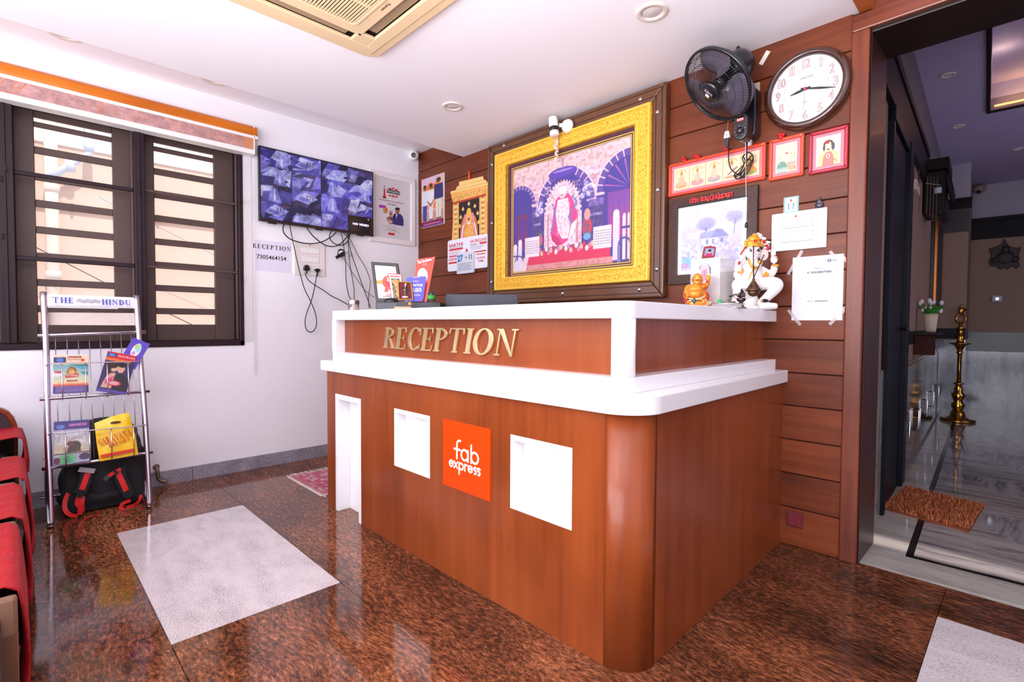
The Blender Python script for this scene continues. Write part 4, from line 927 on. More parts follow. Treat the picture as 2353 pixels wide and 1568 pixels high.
# arches
cv.rect(0,.0,1,.60,(70,44,140)); cv.noise(.15,30,(0,0,1,.6))
for cx, r, cy, yr in ((.06,.165,.63,.95),(.49,.25,.57,.98),(1.0,.25,.60,.95)):
    cv.arc(cx, cy, 0, r, 0, 180, (96,66,160), yr=yr); cv.arc(cx, cy, 0, r*.80, 0, 180, (58,34,150), yr=yr); cv.rect(cx-r*.80,.2,cx+r*.80,cy,(62,36,146))
    for a in range(10,180,13): cv.arc(cx, cy, r*.80, r*.985, a, a+2.2, (240,200,214), yr=yr)
    cv.arc(cx, cy, r*.98, r*1.02, 0, 180, (244,206,216), yr=yr); cv.rect(cx-r*1.06,cy-.018,cx-r*.74,cy,(236,196,206)); cv.rect(cx+r*.74,cy-.018,cx+r*1.06,cy,(236,196,206))
cv.rect(.03,.2,.15,.55,(110,24,106)); cv.vgrad((130,20,110),(80,30,140),.2,.50,.04,.14); cv.rect(.84,.2,1,.585,(126,50,160)); cv.vgrad((186,40,130),(120,60,170),.22,.52,.85,1.0)
for x in (.88,.92,.96): cv.rect(x,.22,x+.003,.52,(96,20,96),.7)
for a in (100,122,145,165): cv.arc(1.0,.60,.03,.19,a,a+4,(170,90,170),yr=.95)
for x0,x1 in ((.205,.275),(.70,.80)):
    cv.rect(x0,.22,x1,.56,(74,54,130)); cv.rect(x0-.01,.50,x1+.01,.56,(116,90,166)); cv.rect(x0,.42,x1,.44,(150,130,190)); cv.noise(.25,60,(x0,.2,x1,.56))
# canopy
cv.ell(.47,.855,.125,.05,(70,40,150)); cv.ell(.47,.86,.115,.040,(88,50,180)); cv.ell(.47,.875,.09,.010,(214,190,230),.6); cv.line([(.47,.90),(.47,.97)],.012,(190,130,190))
# throne
cv.ell(.47,.50,.165,.29,(236,206,220)); cv.rect(.305,.20,.635,.50,(236,206,220)); cv.blot(90,.6,(190,130,146),.55,(.31,.18,.63,.76)); cv.blot(110,.66,(255,240,246),.6,(.31,.18,.63,.76)); cv.rect(.335,.2,.35,.5,(196,60,90),.5); cv.rect(.59,.2,.605,.5,(196,60,90),.5)
for a in range(0,180,9): cv.ell(.47+.16*math.cos(math.radians(a)),.50+.285*math.sin(math.radians(a)),.007,.011,(60,30,120))
cv.ell(.47,.5,.115,.22,(214,190,210)); cv.ell(.46,.57,.10,.17,(232,208,220)); cv.blot(60,.66,(176,130,160),.5,(.36,.35,.58,.75))
# robe and garlands (a plain seated draped figure)
cv.poly([(.37,.30),(.39,.50),(.41,.62),(.45,.66),(.52,.66),(.56,.60),(.60,.46),(.58,.36),(.52,.24),(.46,.20),(.40,.24)],(226,52,140)); cv.poly([(.37,.31),(.42,.30),(.47,.22),(.43,.20),(.38,.26)],(206,20,110))
cv.poly([(.43,.62),(.41,.50),(.43,.34),(.47,.26),(.52,.26),(.54,.36),(.53,.52),(.52,.62)],(246,226,236)); cv.blot(80,.6,(226,170,190),.6,(.42,.28,.54,.6)); cv.ell(.47,.675,.036,.052,(236,200,200)); cv.ell(.47,.70,.034,.035,(248,232,238)); cv.ell(.465,.655,.012,.010,(200,150,160)); cv.ell(.452,.78,.008,.012,(200,80,30))
for a in np.linspace(0,1,10): cv.ell(.56+.03*math.sin(a*6),.62-.22*a,.010,.014,(110,120,180)); cv.ell(.385+.02*math.sin(a*4),.58-.25*a,.009,.013,(130,110,180))
cv.poly([(.55,.38),(.60,.42),(.57,.30),(.52,.24)],(250,240,246))
# table, flowers
cv.rect(.12,.045,.86,.16,(222,26,86)); cv.rect(.10,.0,.88,.055,(222,150,150)); cv.blot(60,.5,(200,110,120),.5,(.1,.0,.88,.05)); cv.poly([(.0,.0),(.13,.0),(.16,.14),(.0,.10)],(238,210,214))
for i in range(26):
    x = .24+.022*i; cv.ell(x,.17+.02*math.sin(i*2.1),.014,.024,[(246,228,232),(236,120,150),(240,190,160),(206,30,70)][i%4])
cv.ell(.68,.33,.038,.085,(214,40,80)); cv.blot(50,.6,(70,110,140),.7,(.64,.25,.72,.42)); cv.ell(.68,.25,.03,.03,(110,170,210)); cv.ell(.68,.44,.025,.05,(226,160,150)); cv.ell(.27,.28,.022,.06,(222,80,110)); cv.blot(50,.65,(90,120,90),.6,(.25,.2,.3,.35))
for (x,y) in ((.66,.66),(.69,.62),(.64,.61),(.67,.70),(.71,.68),(.25,.58),(.28,.55),(.24,.53),(.27,.61)): cv.ell(x,y,.022,.026,(240,226,246),.8)
cv.blot(90,.6,(100,90,170),.6,(.61,.56,.74,.74)); cv.blot(90,.6,(100,90,170),.6,(.21,.49,.31,.65))
# railings
for x0,x1 in ((.12,.26),(.73,.87)):
    cv.rect(x0,.13,x1,.32,(240,226,236)); 
    for i in range(9):
        for j in range(6): cv.ell(x0+.012+i*.0145,.17+j*.022,.0035,.0045,(70,50,90))
for x,w,h in ((.0,.05,.22),(.05,.05,.26),(.88,.06,.38),(.95,.03,.34),(.985,.02,.34)):
    cv.rect(x,.02,x+w*.8,h,(226,214,240)); cv.ell(x+w*.4,h+.02,w*.38,.035,(244,236,250))
cv.arc(.06,.10,.035,.045,0,180,(90,70,150)); cv.arc(.965,.14,.035,.048,0,180,(90,70,150)); cv.rect(.915,.0,.935,.14,(130,110,180)); cv.rect(.0,.15,.05,.165,(70,60,140)); cv.rect(.94,.27,1,.29,(60,60,140)); cv.noise(.05,120)
put_print('picture_print', cv, B, px0, pz0, px1, pz1, .0295, sp_)
build(MB().box(MX0+.002,MZ0+.002,.034,MX1-.002,MZ1-.002,.035,B), 'glazing', glass('picture_glass', (255,255,255), .01, .02), sp_)
# garland at the top of the frame
g = MB(); rr = random.Random(2)
for i in range(60):
    t = rr.random(); g.ell((1.728+rr.uniform(-.014,.014)*(1-.4*t), 2.305-.155*t, .072+rr.uniform(0,.02)),(.007,.007,.007),B,6,4)
o = build(g, 'garland', plain('garland_blossom', (244,214,196), .7, var=.2, nscale=60), smooth=True); tag(o, 'short string of pale blossoms hanging from the top of the gold frame', 'garland')
# white sensor lamp on the border
c_ = at(1284,292,1,-.10); sl = thing('security_light', 'white cylindrical spot camera with a black band above the shrine picture', 'camera', (c_[0]+.03,-.05,c_[2]-.07))
SFm = Frame((c_[0]-.01,-.13,c_[2]-.062),(1,0,0),(0,-1,0),(.0,0.0,1)).lean(0)
SFm = Frame(SFm.o,(1,0,.1),(0,1,0)); SFm.n = np.array([-.12,0.0,.99]); 
build(MB().lathe([(0,0),(.026,0),(.030,.004),(.030,.030)], SFm, 28), 'light_ring', white_p, sl, smooth=True)
build(MB().lathe([(.0305,.030),(.0305,.056)], SFm, 28), 'dark_band', blk, sl, smooth=True)
build(MB().lathe([(.030,.056),(.030,.118),(.024,.124),(0,.125)], SFm, 28), 'housing', white_p, sl, smooth=True)
bF = Frame((c_[0]+.05,-.064,c_[2]),(1,0,0),(0,0,1),(0,-1,0))
build(MB().lathe([(.045,0),(.044,.012),(.034,.03),(.016,.042),(0,.045)], bF, 28), 'base', white_p, sl, smooth=True)
build(MB().tube([(c_[0]+.05,-.09,c_[2]),(c_[0]+.02,-.12,c_[2])], .012, 10), 'swivel', white_p, sl, smooth=True)

# portrait of three men
def board(name, label, cat, x0, z0, x1, z1, t, edge, fr=B, group=None, c0=.0):
    th = thing(name, label, cat, fr.P((x0+x1)/2, z0, c0), group); build(MB().box(x0,z0,c0,x1,z1,c0+t,fr), 'backing', edge, th, bevel=.001, seg=1); return th
tp = board('photo_print', 'colour photo of three men, two in white and one in a navy shirt', 'photo', .068,1.93,.402,2.365,.012, paper)
cv = Canvas(60,78,(222,170,160)); cv.vgrad((230,180,150),(236,190,170),0,1); cv.rect(.12,.35,.82,.92,(240,130,60)); cv.noise(.15,20,(.12,.35,.82,.92)); cv.poly([(0,1),(0,.86),(.2,.82),(.4,.9),(.6,.84),(.75,.95),(1,1)],(226,190,214))
cv.rect(0,.12,1,.3,(206,150,130)); cv.rect(0,0,1,.11,(128,20,76)); cv.rect(.1,.035,.9,.07,(220,170,190),.6); cv.rect(0,.0,1,.02,(110,60,160))
def man(x, w, top, shirt, leg, split=True):
    cv.ell(x, top-.05, w*.30, .045, (112,62,44)); cv.ell(x, top-.02, w*.28, .022, (30,20,20)); cv.poly([(x-w*.55,top-.12),(x+w*.55,top-.12),(x+w*.6,top-.40),(x+w*.4,top-.42),(x-w*.4,top-.42),(x-w*.6,top-.40)], shirt)
    cv.poly([(x-w*.38,top-.42),(x+w*.38,top-.42),(x+w*.32,.14),(x-w*.32,.14)], leg)
    if split: cv.line([(x,top-.5),(x,.14)], .012, (120,80,80), .6)
    cv.ell(x-w*.15,.135,w*.16,.012,(30,24,30)); cv.ell(x+w*.18,.135,w*.16,.012,(30,24,30))
man(.16,.24,.86,(228,228,240),(40,70,170)); man(.44,.26,.86,(240,238,240),(230,228,238),False); man(.78,.34,.94,(50,44,104),(226,220,206)); cv.poly([(.3,.5),(.44,.42),(.6,.52),(.56,.48),(.44,.39),(.33,.46)],(150,90,70))
cv.line([(.28,.52),(.44,.44),(.60,.55)], .03, (150,90,70))
put_print('photo_face', cv, B, .07,1.932,.40,2.363,.0125, tp)

# calendar
cal = thing('wall_calendar', 'gold arched wall calendar with a white card and a tear-off pad showing 27', 'calendar', (.72,-.005,1.47))
bu = plain('card_gold', (232,170,84), .45, var=.2, nscale=40)
ax = [tuple(B.L(at(u,v,1,-.004))[:2]) for u,v in ((1038,556),(1041,500),(1042,470),(1037,452),(1036,444),(1048,436),(1051,428),(1110,412),(1118,417),(1127,420),(1127,428),(1122,446),(1120,470),(1120,500),(1120,545))]
build(MB().prism(ax,0,.004,B), 'arch_board', bu, cal)
for L4 in (((1035,446),(1128,424),(1127,419),(1036,440)),((1047,437),(1120,420),(1116,413),(1051,428)),((1055,427),(1112,413),(1110,405),(1055,418))):
    build(MB().prism([tuple(B.L(at(u,v,1,-.006))[:2]) for u,v in L4],.004,.008,B), 'pediment_band', plain('card_gold_light', (244,196,120), .45, var=.25, nscale=60), cal, bevel=.0015)
cv = Canvas(110,150,(234,176,90),2); cv.noise(.12,30)
for x0 in (.0,.82): 
    cv.rect(x0,0,x0+.18,.9,(240,190,110)); 
    for i in range(22): cv.ell(x0+.09,.03+i*.04,.05,.012,(206,120,40) if i%2 else (250,220,150)); 
cv.rect(.19,.02,.81,.88,(44,30,26)); cv.rect(0,.88,1,.91,(190,60,30))
cv.ell(.5,.36,.27,.34,(216,120,50)); cv.ell(.5,.36,.22,.30,(230,150,60)); cv.poly([(.25,.02),(.32,.30),(.42,.55),(.58,.55),(.68,.30),(.76,.02)],(214,90,40)); cv.ell(.5,.30,.16,.20,(238,170,80)); cv.ell(.5,.60,.10,.11,(236,180,110)); cv.ell(.5,.70,.07,.06,(240,190,80)); cv.blot(30,.6,(250,210,120),.6,(.3,.05,.7,.6))
cv.line([(.38,.66),(.33,.4),(.36,.1)],.04,(240,130,190)); cv.line([(.62,.66),(.67,.4),(.64,.1)],.04,(240,130,190)); cv.line([(.33,.5),(.24,.18)],.03,(244,240,246)); cv.line([(.67,.5),(.78,.2)],.03,(244,240,246)); cv.ell(.5,.585,.03,.02,(180,30,20)); cv.ell(.5,.52,.05,.02,(235,235,235))
for x,y in ((.5,.82),(.32,.76),(.68,.76),(.25,.64),(.76,.64),(.22,.50),(.79,.50)): cv.poly([(x-.045,y),(x,y-.03),(x+.045,y),(x,y+.045)],(240,200,120))
cv.rect(.19,0,.81,.06,(226,110,70))
put_print('deity_print', cv, B, .520,1.62,.940,2.135,.0045, cal)
crd = build(MB().prism(rrect(.455,1.512,.968,1.775,.02),.004,.009,B), 'base_card', paper, cal, label='white base card with red printing')
lt = lambda s,x0,z0,x1,z1,mt,c=.0092,sh=0,bd=0: lettering(s,B,x0,z0,x1,z1,c,mt,crd,shear=sh,bold=bd)
lt('SAKTHI',.475,1.715,.66,1.742,red_ink,bd=.02); lt('CONSTRUCTIONS',.475,1.704,.66,1.711,ink); lt('SAI ENCLAVE',.755,1.722,.955,1.748,red_ink,bd=.01); lt('RESIDENCY',.755,1.700,.85,1.714,plain('ink_grey',(120,110,120),.5))
for (a,b,c,d) in ((.475,1.685,.66,1.700),(.87,1.702,.955,1.716),(.475,1.632,.60,1.642),(.60,1.640,.95,1.650)): build(MB().box(a,b,.009,c,d,.0094,B), 'red_bar', red_ink, crd)
for k in range(3):
    for (a,b,z,mt_) in ((.475,.64-.03*k,1.672-.011*k,red_ink),(.76,.93-.02*k,1.690-.011*k,plain('ink_grey',(120,110,120),.5))): build(MB().box(a,z,.009,b,z+.003,.0093,B), 'print_line', mt_, crd)
lt('A.SEKHAR',.467,1.600,.585,1.624,red_ink,bd=.01); build(MB().box(.467,1.575,.009,.585,1.590,.0093,B),'red_bar',red_ink,crd); lt('SAI SAKTHI',.835,1.585,.935,1.602,red_ink,bd=.01); lt('FARMS',.855,1.560,.92,1.577,red_ink,bd=.01); build(MB().box(.83,1.62,.009,.94,1.627,.0093,B),'print_line',red_ink,crd)
build(MB().prism([(.69,1.66),(.73,1.66),(.71,1.69)],.009,.0094,B), 'emblem', red_ink, crd)
pd = build(MB().box(.600,1.482,.009,.815,1.655,.025,B).box(.606,1.480,.025,.810,1.652,.028,B), 'tear_off_pad', plain('pad_paper', (206,210,220), .7), cal, bevel=.001)
lettering('27',B,.612,1.578,.685,1.635,.0285,plain('ink_blue',(30,110,190),.5),pd,bold=.04); lettering('11',B,.762,1.590,.795,1.630,.0285,ink,pd,bold=.02); lettering('e',B,.715,1.600,.735,1.616,.0285,ink,pd)
for k in range(5): build(MB().box(.615,1.560-.013*k,.028,.80-.02*(k%2),1.564-.013*k,.0286,B),'print_line',plain('ink_grey',(120,110,120),.5) if k!=3 else plain('ink_blue',(30,110,190),.5),pd)
o = build(MB().tube([B.P(.735,2.235,.006),B.P(.742,2.27,.01),B.P(.738,2.30,.01),B.P(.73,2.315,.004)], [.010,.010,.006,.003], 8), 'hanging_loop', plain('loop_orange', (214,90,30), .6), cal, smooth=True)

# wall clock
ck = thing('wall_clock', 'round white wall clock with a glossy dark brown rim beside the fan', 'clock', (3.197,-.0,1.976))
CF = B.off(3.197,2.160,0)
build(MB().lathe([(.178,.0),(.183,.012),(.182,.030),(.172,.046),(.158,.050),(.150,.044),(.148,.030)], CF, 64, caps=False), 'rim', plain('clock_rim', (66,34,22), .15, var=.2, coat=.8), ck, smooth=True)
fc = build(MB().lathe([(0,.028),(.150,.028),(.150,.01),(0,.01)], CF, 48), 'dial', plain('dial_white', (226,225,232), .4), ck)
pinkm = plain('numeral_tan', (170,96,72), .4); 
for h_ in range(1,13):
    a = math.radians(90-30*h_); x, y = .120*math.cos(a), .118*math.sin(a); t_ = str(h_); wd = [(.008 if c=='1' else .018) for c in t_]; tot = sum(wd)+.005*(len(t_)-1); X = x-tot/2
    for c, w in zip(t_, wd):
        outline_lettering(c, CF, X, y-.020, X+w, y+.020, .0285, pinkm, fc, r=.0011); X += w+.005
for k in range(60):
    if k%5: a = 2*PI*k/60; build(MB().box(-.0008,.090,.028,.0008,.093,.0285,CF.rot(math.degrees(a))), 'minute_mark', ink, fc)
lettering('HILING', CF, -.022,.048,.030,.060,.0282, plain('ink_grey',(120,110,120),.5), fc); lettering('QUARTZ', CF, -.014,-.062,.014,-.056,.0282, plain('ink_grey',(120,110,120),.5), fc)
def hand(u, v, w, mat, back=.02, name='hand', c=.032):
    p_ = B.L(at(u,v,1,-.03)); dx, dz = p_[0]-3.197, p_[1]-2.16; f = CF.rot(math.degrees(math.atan2(dz,dx))); l = math.hypot(dx,dz)
    build(MB().prism([(-back,-w),(l*.5,-w*1.6),(l,-w*.4),(l,w*.4),(l*.5,w*1.6),(-back,w)], c, c+.002, f), name, mat, ck)
hand(1816,221,.0035,blk,name='hour_hand'); hand(1922,201,.003,blk,name='minute_hand',c=.036); hand(1846,270,.0008,plain('hand_silver',(170,170,180),.3,.8),.03,'second_hand',.039)
build(MB().lathe([(0,.043),(.006,.042),(.007,.03)], CF, 14), 'hub', redp, ck)
build(MB().lathe([(0,.048),(.12,.047),(.149,.042)], CF, 40, caps=False), 'cover_glass', glass('picture_glass', (255,255,255), .01, .02), ck, smooth=True)

# red frames
def redframe(name, label, x0, z0, x1, z1, col, cvs, w=.016, mat_w=.014, mat_col=(206,120,134)):
    th = thing(name, label, 'picture', (( x0+x1)/2,-.0,z0)); m1 = plain('frame_'+name+str(col), col, .3, var=.05, coat=.3)
    o4 = [(x0,z0),(x1,z0),(x1,z1),(x0,z1)]; i4 = [(x0+w,z0+w),(x1-w,z0+w),(x1-w,z1-w),(x0+w,z1-w)]
    for i in range(4):
        j = (i+1)%4; build(MB().prism([o4[i],o4[j],i4[j],i4[i]],0,.020,B), 'frame_side', m1, th, bevel=.005, seg=2)
    build(MB().box(x0+w-.002,z0+w-.002,0,x1-w+.002,z1-w+.002,.009,B), 'mount', plain('mount_pink', mat_col, .3, coat=.4), th)
    put_print('picture_print', cvs, B, x0+w+mat_w, z0+w+mat_w, x1-w-mat_w, z1-w-mat_w, .0105, th)
    return th
CRM = (240,222,180)
cv = Canvas(190,60,CRM); cv.noise(.06,60)
def deity(cx, body, skirt, extra):
    cv.rect(cx-.095,.03,cx+.095,.97,(244,226,184)); cv.line([(cx-.098,.02),(cx-.098,.98),(cx+.098,.98),(cx+.098,.02),(cx-.098,.02)],.003,(200,150,110))
    cv.arc(cx,.70,.055,.07,10,170,(226,170,120),a=.7); cv.ell(cx,.22,.075,.16,skirt,.85); cv.ell(cx,.42,.034,.19,body); cv.ell(cx,.66,.022,.075,(236,188,140)); cv.poly([(cx-.022,.72),(cx+.022,.72),(cx,.90)],(222,160,60)); cv.ell(cx,.70,.008,.025,(180,20,20))
    cv.line([(cx-.03,.5),(cx-.065,.62)],.012,body); cv.line([(cx+.03,.5),(cx+.065,.62)],.012,body); cv.line([(cx-.03,.42),(cx-.05,.30)],.012,body); cv.line([(cx+.03,.42),(cx+.05,.30)],.012,body); cv.ell(cx,.14,.08,.06,extra,.8)
deity(.10,(226,186,150),(216,170,130),(206,160,110)); deity(.30,(238,190,160),(226,140,130),(230,160,170)); deity(.50,(240,196,170),(232,150,150),(150,170,180)); deity(.70,(240,220,200),(240,230,220),(210,140,90)); deity(.90,(236,150,70),(236,150,60),(150,180,90))
cv.line([(.66,.25),(.76,.5)],.014,(150,80,40)); cv.ell(.88,.5,.06,.25,(240,160,80),.6)
redframe('framed_deity_strip','long orange framed strip of five deity pictures behind the hanging fan cord',2.503,1.785,3.022,1.966,(212,66,34),cv)
B5 = Frame(B.P(2.503,1.785),(1,0,0),(0,0,1),(0,-1,0))
cv = Canvas(50,64,(244,232,190)); cv.noise(.04,30)
cv.ell(.30,.20,.24,.20,(108,160,140)); cv.rect(.08,.0,.52,.18,(160,190,176)); cv.rect(.08,.07,.52,.10,(230,240,236)); cv.rect(.54,.06,.96,.34,(226,190,160)); 
for i in range(5): cv.arc(.58+.085*i,.30,.015,.032,0,180,(90,110,130)); cv.rect(.545+.085*i,.20,.56+.085*i,.31,(120,130,140)); 
cv.blot(40,.6,(196,110,80),.6,(.54,.03,.96,.2))
for x,h in ((.16,.62),(.72,.70),(.88,.68)): cv.rect(x-.02,.3,x+.02,h-.08,(232,200,160)); cv.ell(x,h-.08,.04,.02,(220,180,140)); cv.poly([(x-.03,h-.08),(x+.03,h-.08),(x,h)],(214,170,130))
cv.ell(.5,.66,.05,.022,(190,24,24)); cv.ell(.56,.64,.03,.018,(190,24,24))
redframe('framed_mosque_picture','small orange framed picture of a green dome and minarets under the clock',3.037,1.770,3.191,1.967,(214,70,34),cv)
cv = Canvas(50,64,(244,232,196)); cv.noise(.04,30)
cv.poly([(.08,.0),(.14,.38),(.34,.50),(.7,.5),(.92,.34),(.96,.0)],(236,206,140),.9); cv.poly([(.26,.0),(.3,.3),(.42,.46),(.62,.46),(.72,.3),(.74,.0)],(220,130,120)); cv.ell(.5,.32,.08,.08,(244,220,190)); cv.ell(.5,.32,.05,.05,(226,120,110)); cv.ell(.5,.62,.13,.14,(238,200,170)); cv.ell(.5,.74,.20,.12,(70,60,70)); cv.ell(.5,.68,.13,.13,(240,206,176)); cv.ell(.70,.62,.07,.13,(80,70,84)); cv.ell(.33,.62,.05,.12,(80,70,84)); cv.ell(.46,.78,.09,.05,(200,30,30)); cv.ell(.5,.54,.06,.03,(120,90,90)); cv.line([(.7,.2),(.86,.1)],.02,(90,80,80))
redframe('framed_saint_picture','small crimson framed picture of a long haired figure beside the door frame',3.211,1.765,3.368,1.957,(168,20,48),cv)
def rose(x, z, c, label, s=1.0):
    m_ = MB(); rr = random.Random(int(x*1000))
    for i in range(9): m_.ell((rr.uniform(-.012,.012)*s,rr.uniform(-.009,.009)*s,rr.uniform(.0,.014)),(.010*s,.009*s,.007*s),B.off(x,z,c),7,5)
    o = build(m_, 'rose', redp, smooth=True); tag(o, label, 'flower')
rose(2.592,1.974,.012,'red rose head tucked on the strip frame, at its left end'); rose(2.668,1.974,.012,'red rose head tucked on the strip frame, second from its left end'); rose(2.830,1.974,.012,'small red flower on the strip frame just left of the fan switch box',.8); rose(3.095,1.974,.012,'red rose head on top of the mosque picture frame',1.1)
# painting in a woven frame
wvn = plain('woven_dark', (34,22,22), .3, var=.1); th = thing('framed_landscape_print', 'faded blue landscape print in a wide dark woven frame behind the statues', 'picture', (2.75,-.0,1.295))
X0,X1,Z0,Z1 = 2.512,2.990,1.292,1.766; w = .052
ff = build(MB().ring([(X0,Z0),(X1,Z0),(X1,Z1),(X0,Z1)],[(X0+w,Z0+w),(X1-w,Z0+w),(X1-w,Z1-w),(X0+w,Z1-w)],0,.022,B), 'frame', wvn, th, bevel=.003)
wv = MB(); st_ = .0105
nx_ = int((X1-X0)/st_); nz_ = int((Z1-Z0)/st_)
for i in range(nx_):
    for j in range(nz_):
        x, z = X0+(i+.5)*st_, Z0+(j+.5)*st_
        if X0+w-.004 < x < X1-w+.004 and Z0+w-.004 < z < Z1-w+.004: continue
        f = B.off(x,z,.022); s_ = 1 if (i+j)%2 else -1
        wv.add([f.P(-.0048,-.0022*s_,0),f.P(-.001,-.0048*s_,.002),f.P(.0048,.0022*s_,.0005),f.P(.001,.0048*s_,.003)],[(0,1,2,3)])
build(wv, 'weave', plain('woven_copper', (128,88,72), .35, .4, var=.3, nscale=30), ff, kind='stuff', fix=False)
build(MB().box(X0+w-.002,Z0+w-.002,0,X1-w+.002,Z1-w+.002,.010,B), 'mount', plain('mount_cream', (236,232,234), .3, coat=.3), th)
cv = Canvas(200,200,(228,224,242),2); cv.vgrad((214,212,240),(236,226,238),.2,1)
cv.blot(8,.55,(190,190,226),.4); 
for cx,cy,r in ((.42,.74,.16),(.88,.80,.14)):
    cv.ell(cx,cy,r,r*.62,(158,158,206),.7,soft=.5); cv.line([(cx,cy-.05),(cx-.01,cy-.28)],.012,(120,124,180),.8)
    for k in range(8): a=math.radians(20+20*k); cv.line([(cx,cy-.12),(cx+r*.9*math.cos(a),cy-.08+r*.6*math.sin(a))],.004,(110,112,176),.7)
cv.poly([(.30,.50),(.34,.60),(.56,.62),(.66,.50)],(170,172,212)); cv.poly([(.5,.50),(.58,.64),(.68,.62),(.8,.50)],(146,150,200)); cv.rect(.36,.38,.62,.50,(226,222,240)); cv.rect(.62,.36,.78,.50,(188,190,222)); cv.rect(.42,.40,.46,.48,(150,154,200)); cv.rect(.52,.40,.56,.48,(150,154,200)); cv.rect(.66,.38,.70,.48,(130,136,192))
cv.blot(30,.58,(160,166,214),.55,(0,.0,1,.42)); cv.blot(22,.62,(236,232,246),.7,(0,.0,1,.45)); cv.blot(14,.7,(206,190,226),.5,(.5,.0,1,.5)); cv.ell(.10,.16,.09,.06,(120,200,226),.6); cv.ell(.2,.10,.10,.05,(130,190,226),.6); cv.ell(.06,.08,.07,.05,(196,150,206),.7); cv.ell(.86,.40,.07,.12,(226,196,226),.5); cv.noise(.06,60)
put_print('landscape', cv, B, X0+w+.022, Z0+w+.022, X1-w-.022, Z1-w-.020, .0105, th)
rm_ = plain('red_letters', (224,34,40), .4)
rr = random.Random(17); gl = []; X = 2.645
while X < 2.86:
    zc = Z1-.028; r_ = rr.uniform(.0055,.0085); gl.append([(X+r_*math.cos(t), zc+r_*math.sin(t)) for t in np.linspace(rr.uniform(0,2), rr.uniform(4.5,6.2), 9)]); gl.append([(X+r_,zc+.010),(X+r_+.001,zc-.009)])
    if rr.random() < .4: gl.append([(X,zc+.013),(X+.004,zc+.016)])
    if rr.random() < .3: gl.append([(X,zc-.010),(X+.006,zc-.014),(X+.012,zc-.010)])
    X += .0165 if rr.random() < .8 else .024
strokes(gl, .0050, B, .0235, rm_, th, 'red_lettering', .004)

# switch board on the wooden wall
sb = thing('switch_board', 'white switch board with a fan knob on the wooden wall under the clock', 'switch board', (3.17,-.0,1.425))
build(MB().box(3.055,1.425,0,3.291,1.606,.012,B), 'plate', plain('plate_white_gloss', (244,243,244), .3, var=0), sb, bevel=.002)
for r_, (z0,z1) in enumerate(((1.530,1.570),(1.465,1.510))):
    build(MB().box(3.102,z0-.002,.0115,3.236,z1+.002,.0128,B), 'module_gap', plain('module_shadow',(150,146,150),.6), sb)
    xs = [3.103,3.147,3.169,3.191,3.213,3.235] if r_ == 0 else [3.103,3.124,3.146,3.168,3.190,3.212,3.235]
    for a,b in zip(xs[:-1],xs[1:]): build(MB().box(a+.0006,z0,.012,b-.0006,z1,.0148,B), 'switch_rocker', white_p, sb, bevel=.001, seg=1)
build(MB().lathe([(.014,.014),(.0135,.022),(.010,.026),(0,.026)], B.off(3.124,1.550,0), 24), 'regulator_knob', white_p, sb, smooth=True)
build(MB().ell((3.162,1.583,.012),(.006,.006,.002),B), 'orange_dot', plain('dot_orange', (240,110,50), .6), sb, smooth=True)
cd_ = thing('deity_card', 'small green bordered deity card standing on the white switch board', 'card', (3.14,-.008,1.606))
cv = Canvas(28,36,(120,190,180)); cv.rect(.1,.06,.9,.94,(214,236,224)); cv.ell(.5,.45,.2,.34,(170,200,220)); cv.ell(.5,.6,.12,.14,(230,200,190)); cv.ell(.5,.78,.08,.07,(220,60,60)); cv.line([(.3,.6),(.35,.2)],.05,(80,90,140)); cv.line([(.7,.6),(.65,.2)],.05,(80,90,140)); cv.ell(.5,.35,.1,.15,(240,240,240))
build(MB().box(3.105,1.606,.0,3.170,1.680,.004,B), 'card_body', paper, cd_); put_print('card_face', cv, B, 3.106,1.607,3.169,1.679,.0045, cd_)
so = MB().ell((3.258,1.618,.008),(.017,.014,.012),B).ell((3.258,1.636,.008),(.011,.012,.010),B).ell((3.258,1.650,.008),(.006,.008,.007),B).ell((3.246,1.625,.008),(.006,.010,.006),B).ell((3.270,1.625,.008),(.006,.010,.006),B)
tag(build(so,'silver_idol',plain('idol_silver',(90,90,100),.35,.7),smooth=True,remesh=.0022,csmooth=2),'tiny grey metal seated idol on top of the white switch board','figurine')

# payment notice taped to the wall
pn = thing('payment_notice', 'white payment notice sheet taped to the wooden wall under the switch board', 'notice', (3.25,-.0,1.09))
S_ = build(MB().box(3.150,1.090,0,3.360,1.389,.0015,B), 'sheet', paper, pn)
navy = plain('ink_navy', (40,44,90), .5)
lettering('Pay to', B, 3.245,1.327,3.268,1.334,.0017, ink, S_); lettering('A  ULAGANATHAN', B, 3.213,1.308,3.312,1.319,.0017, ink, S_, bold=.02)
lettering('UPI ID :', B, 3.215,1.176,3.243,1.182,.0017, plain('ink_grey',(120,110,120),.5), S_); build(MB().box(3.247,1.177,.0015,3.300,1.181,.0018,B),'print_line',plain('ink_grey',(120,110,120),.5),S_); lettering('kotak', B, 3.314,1.360,3.332,1.367,.0017, navy, S_)
build(MB().ring(circ(3.303,1.363,.008,.0065,20),circ(3.303,1.363,.004,.003,20),.0015,.0019,B), 'logo_mark', navy, S_)
tape = glass('clear_tape', (230,220,220), .2, .35)
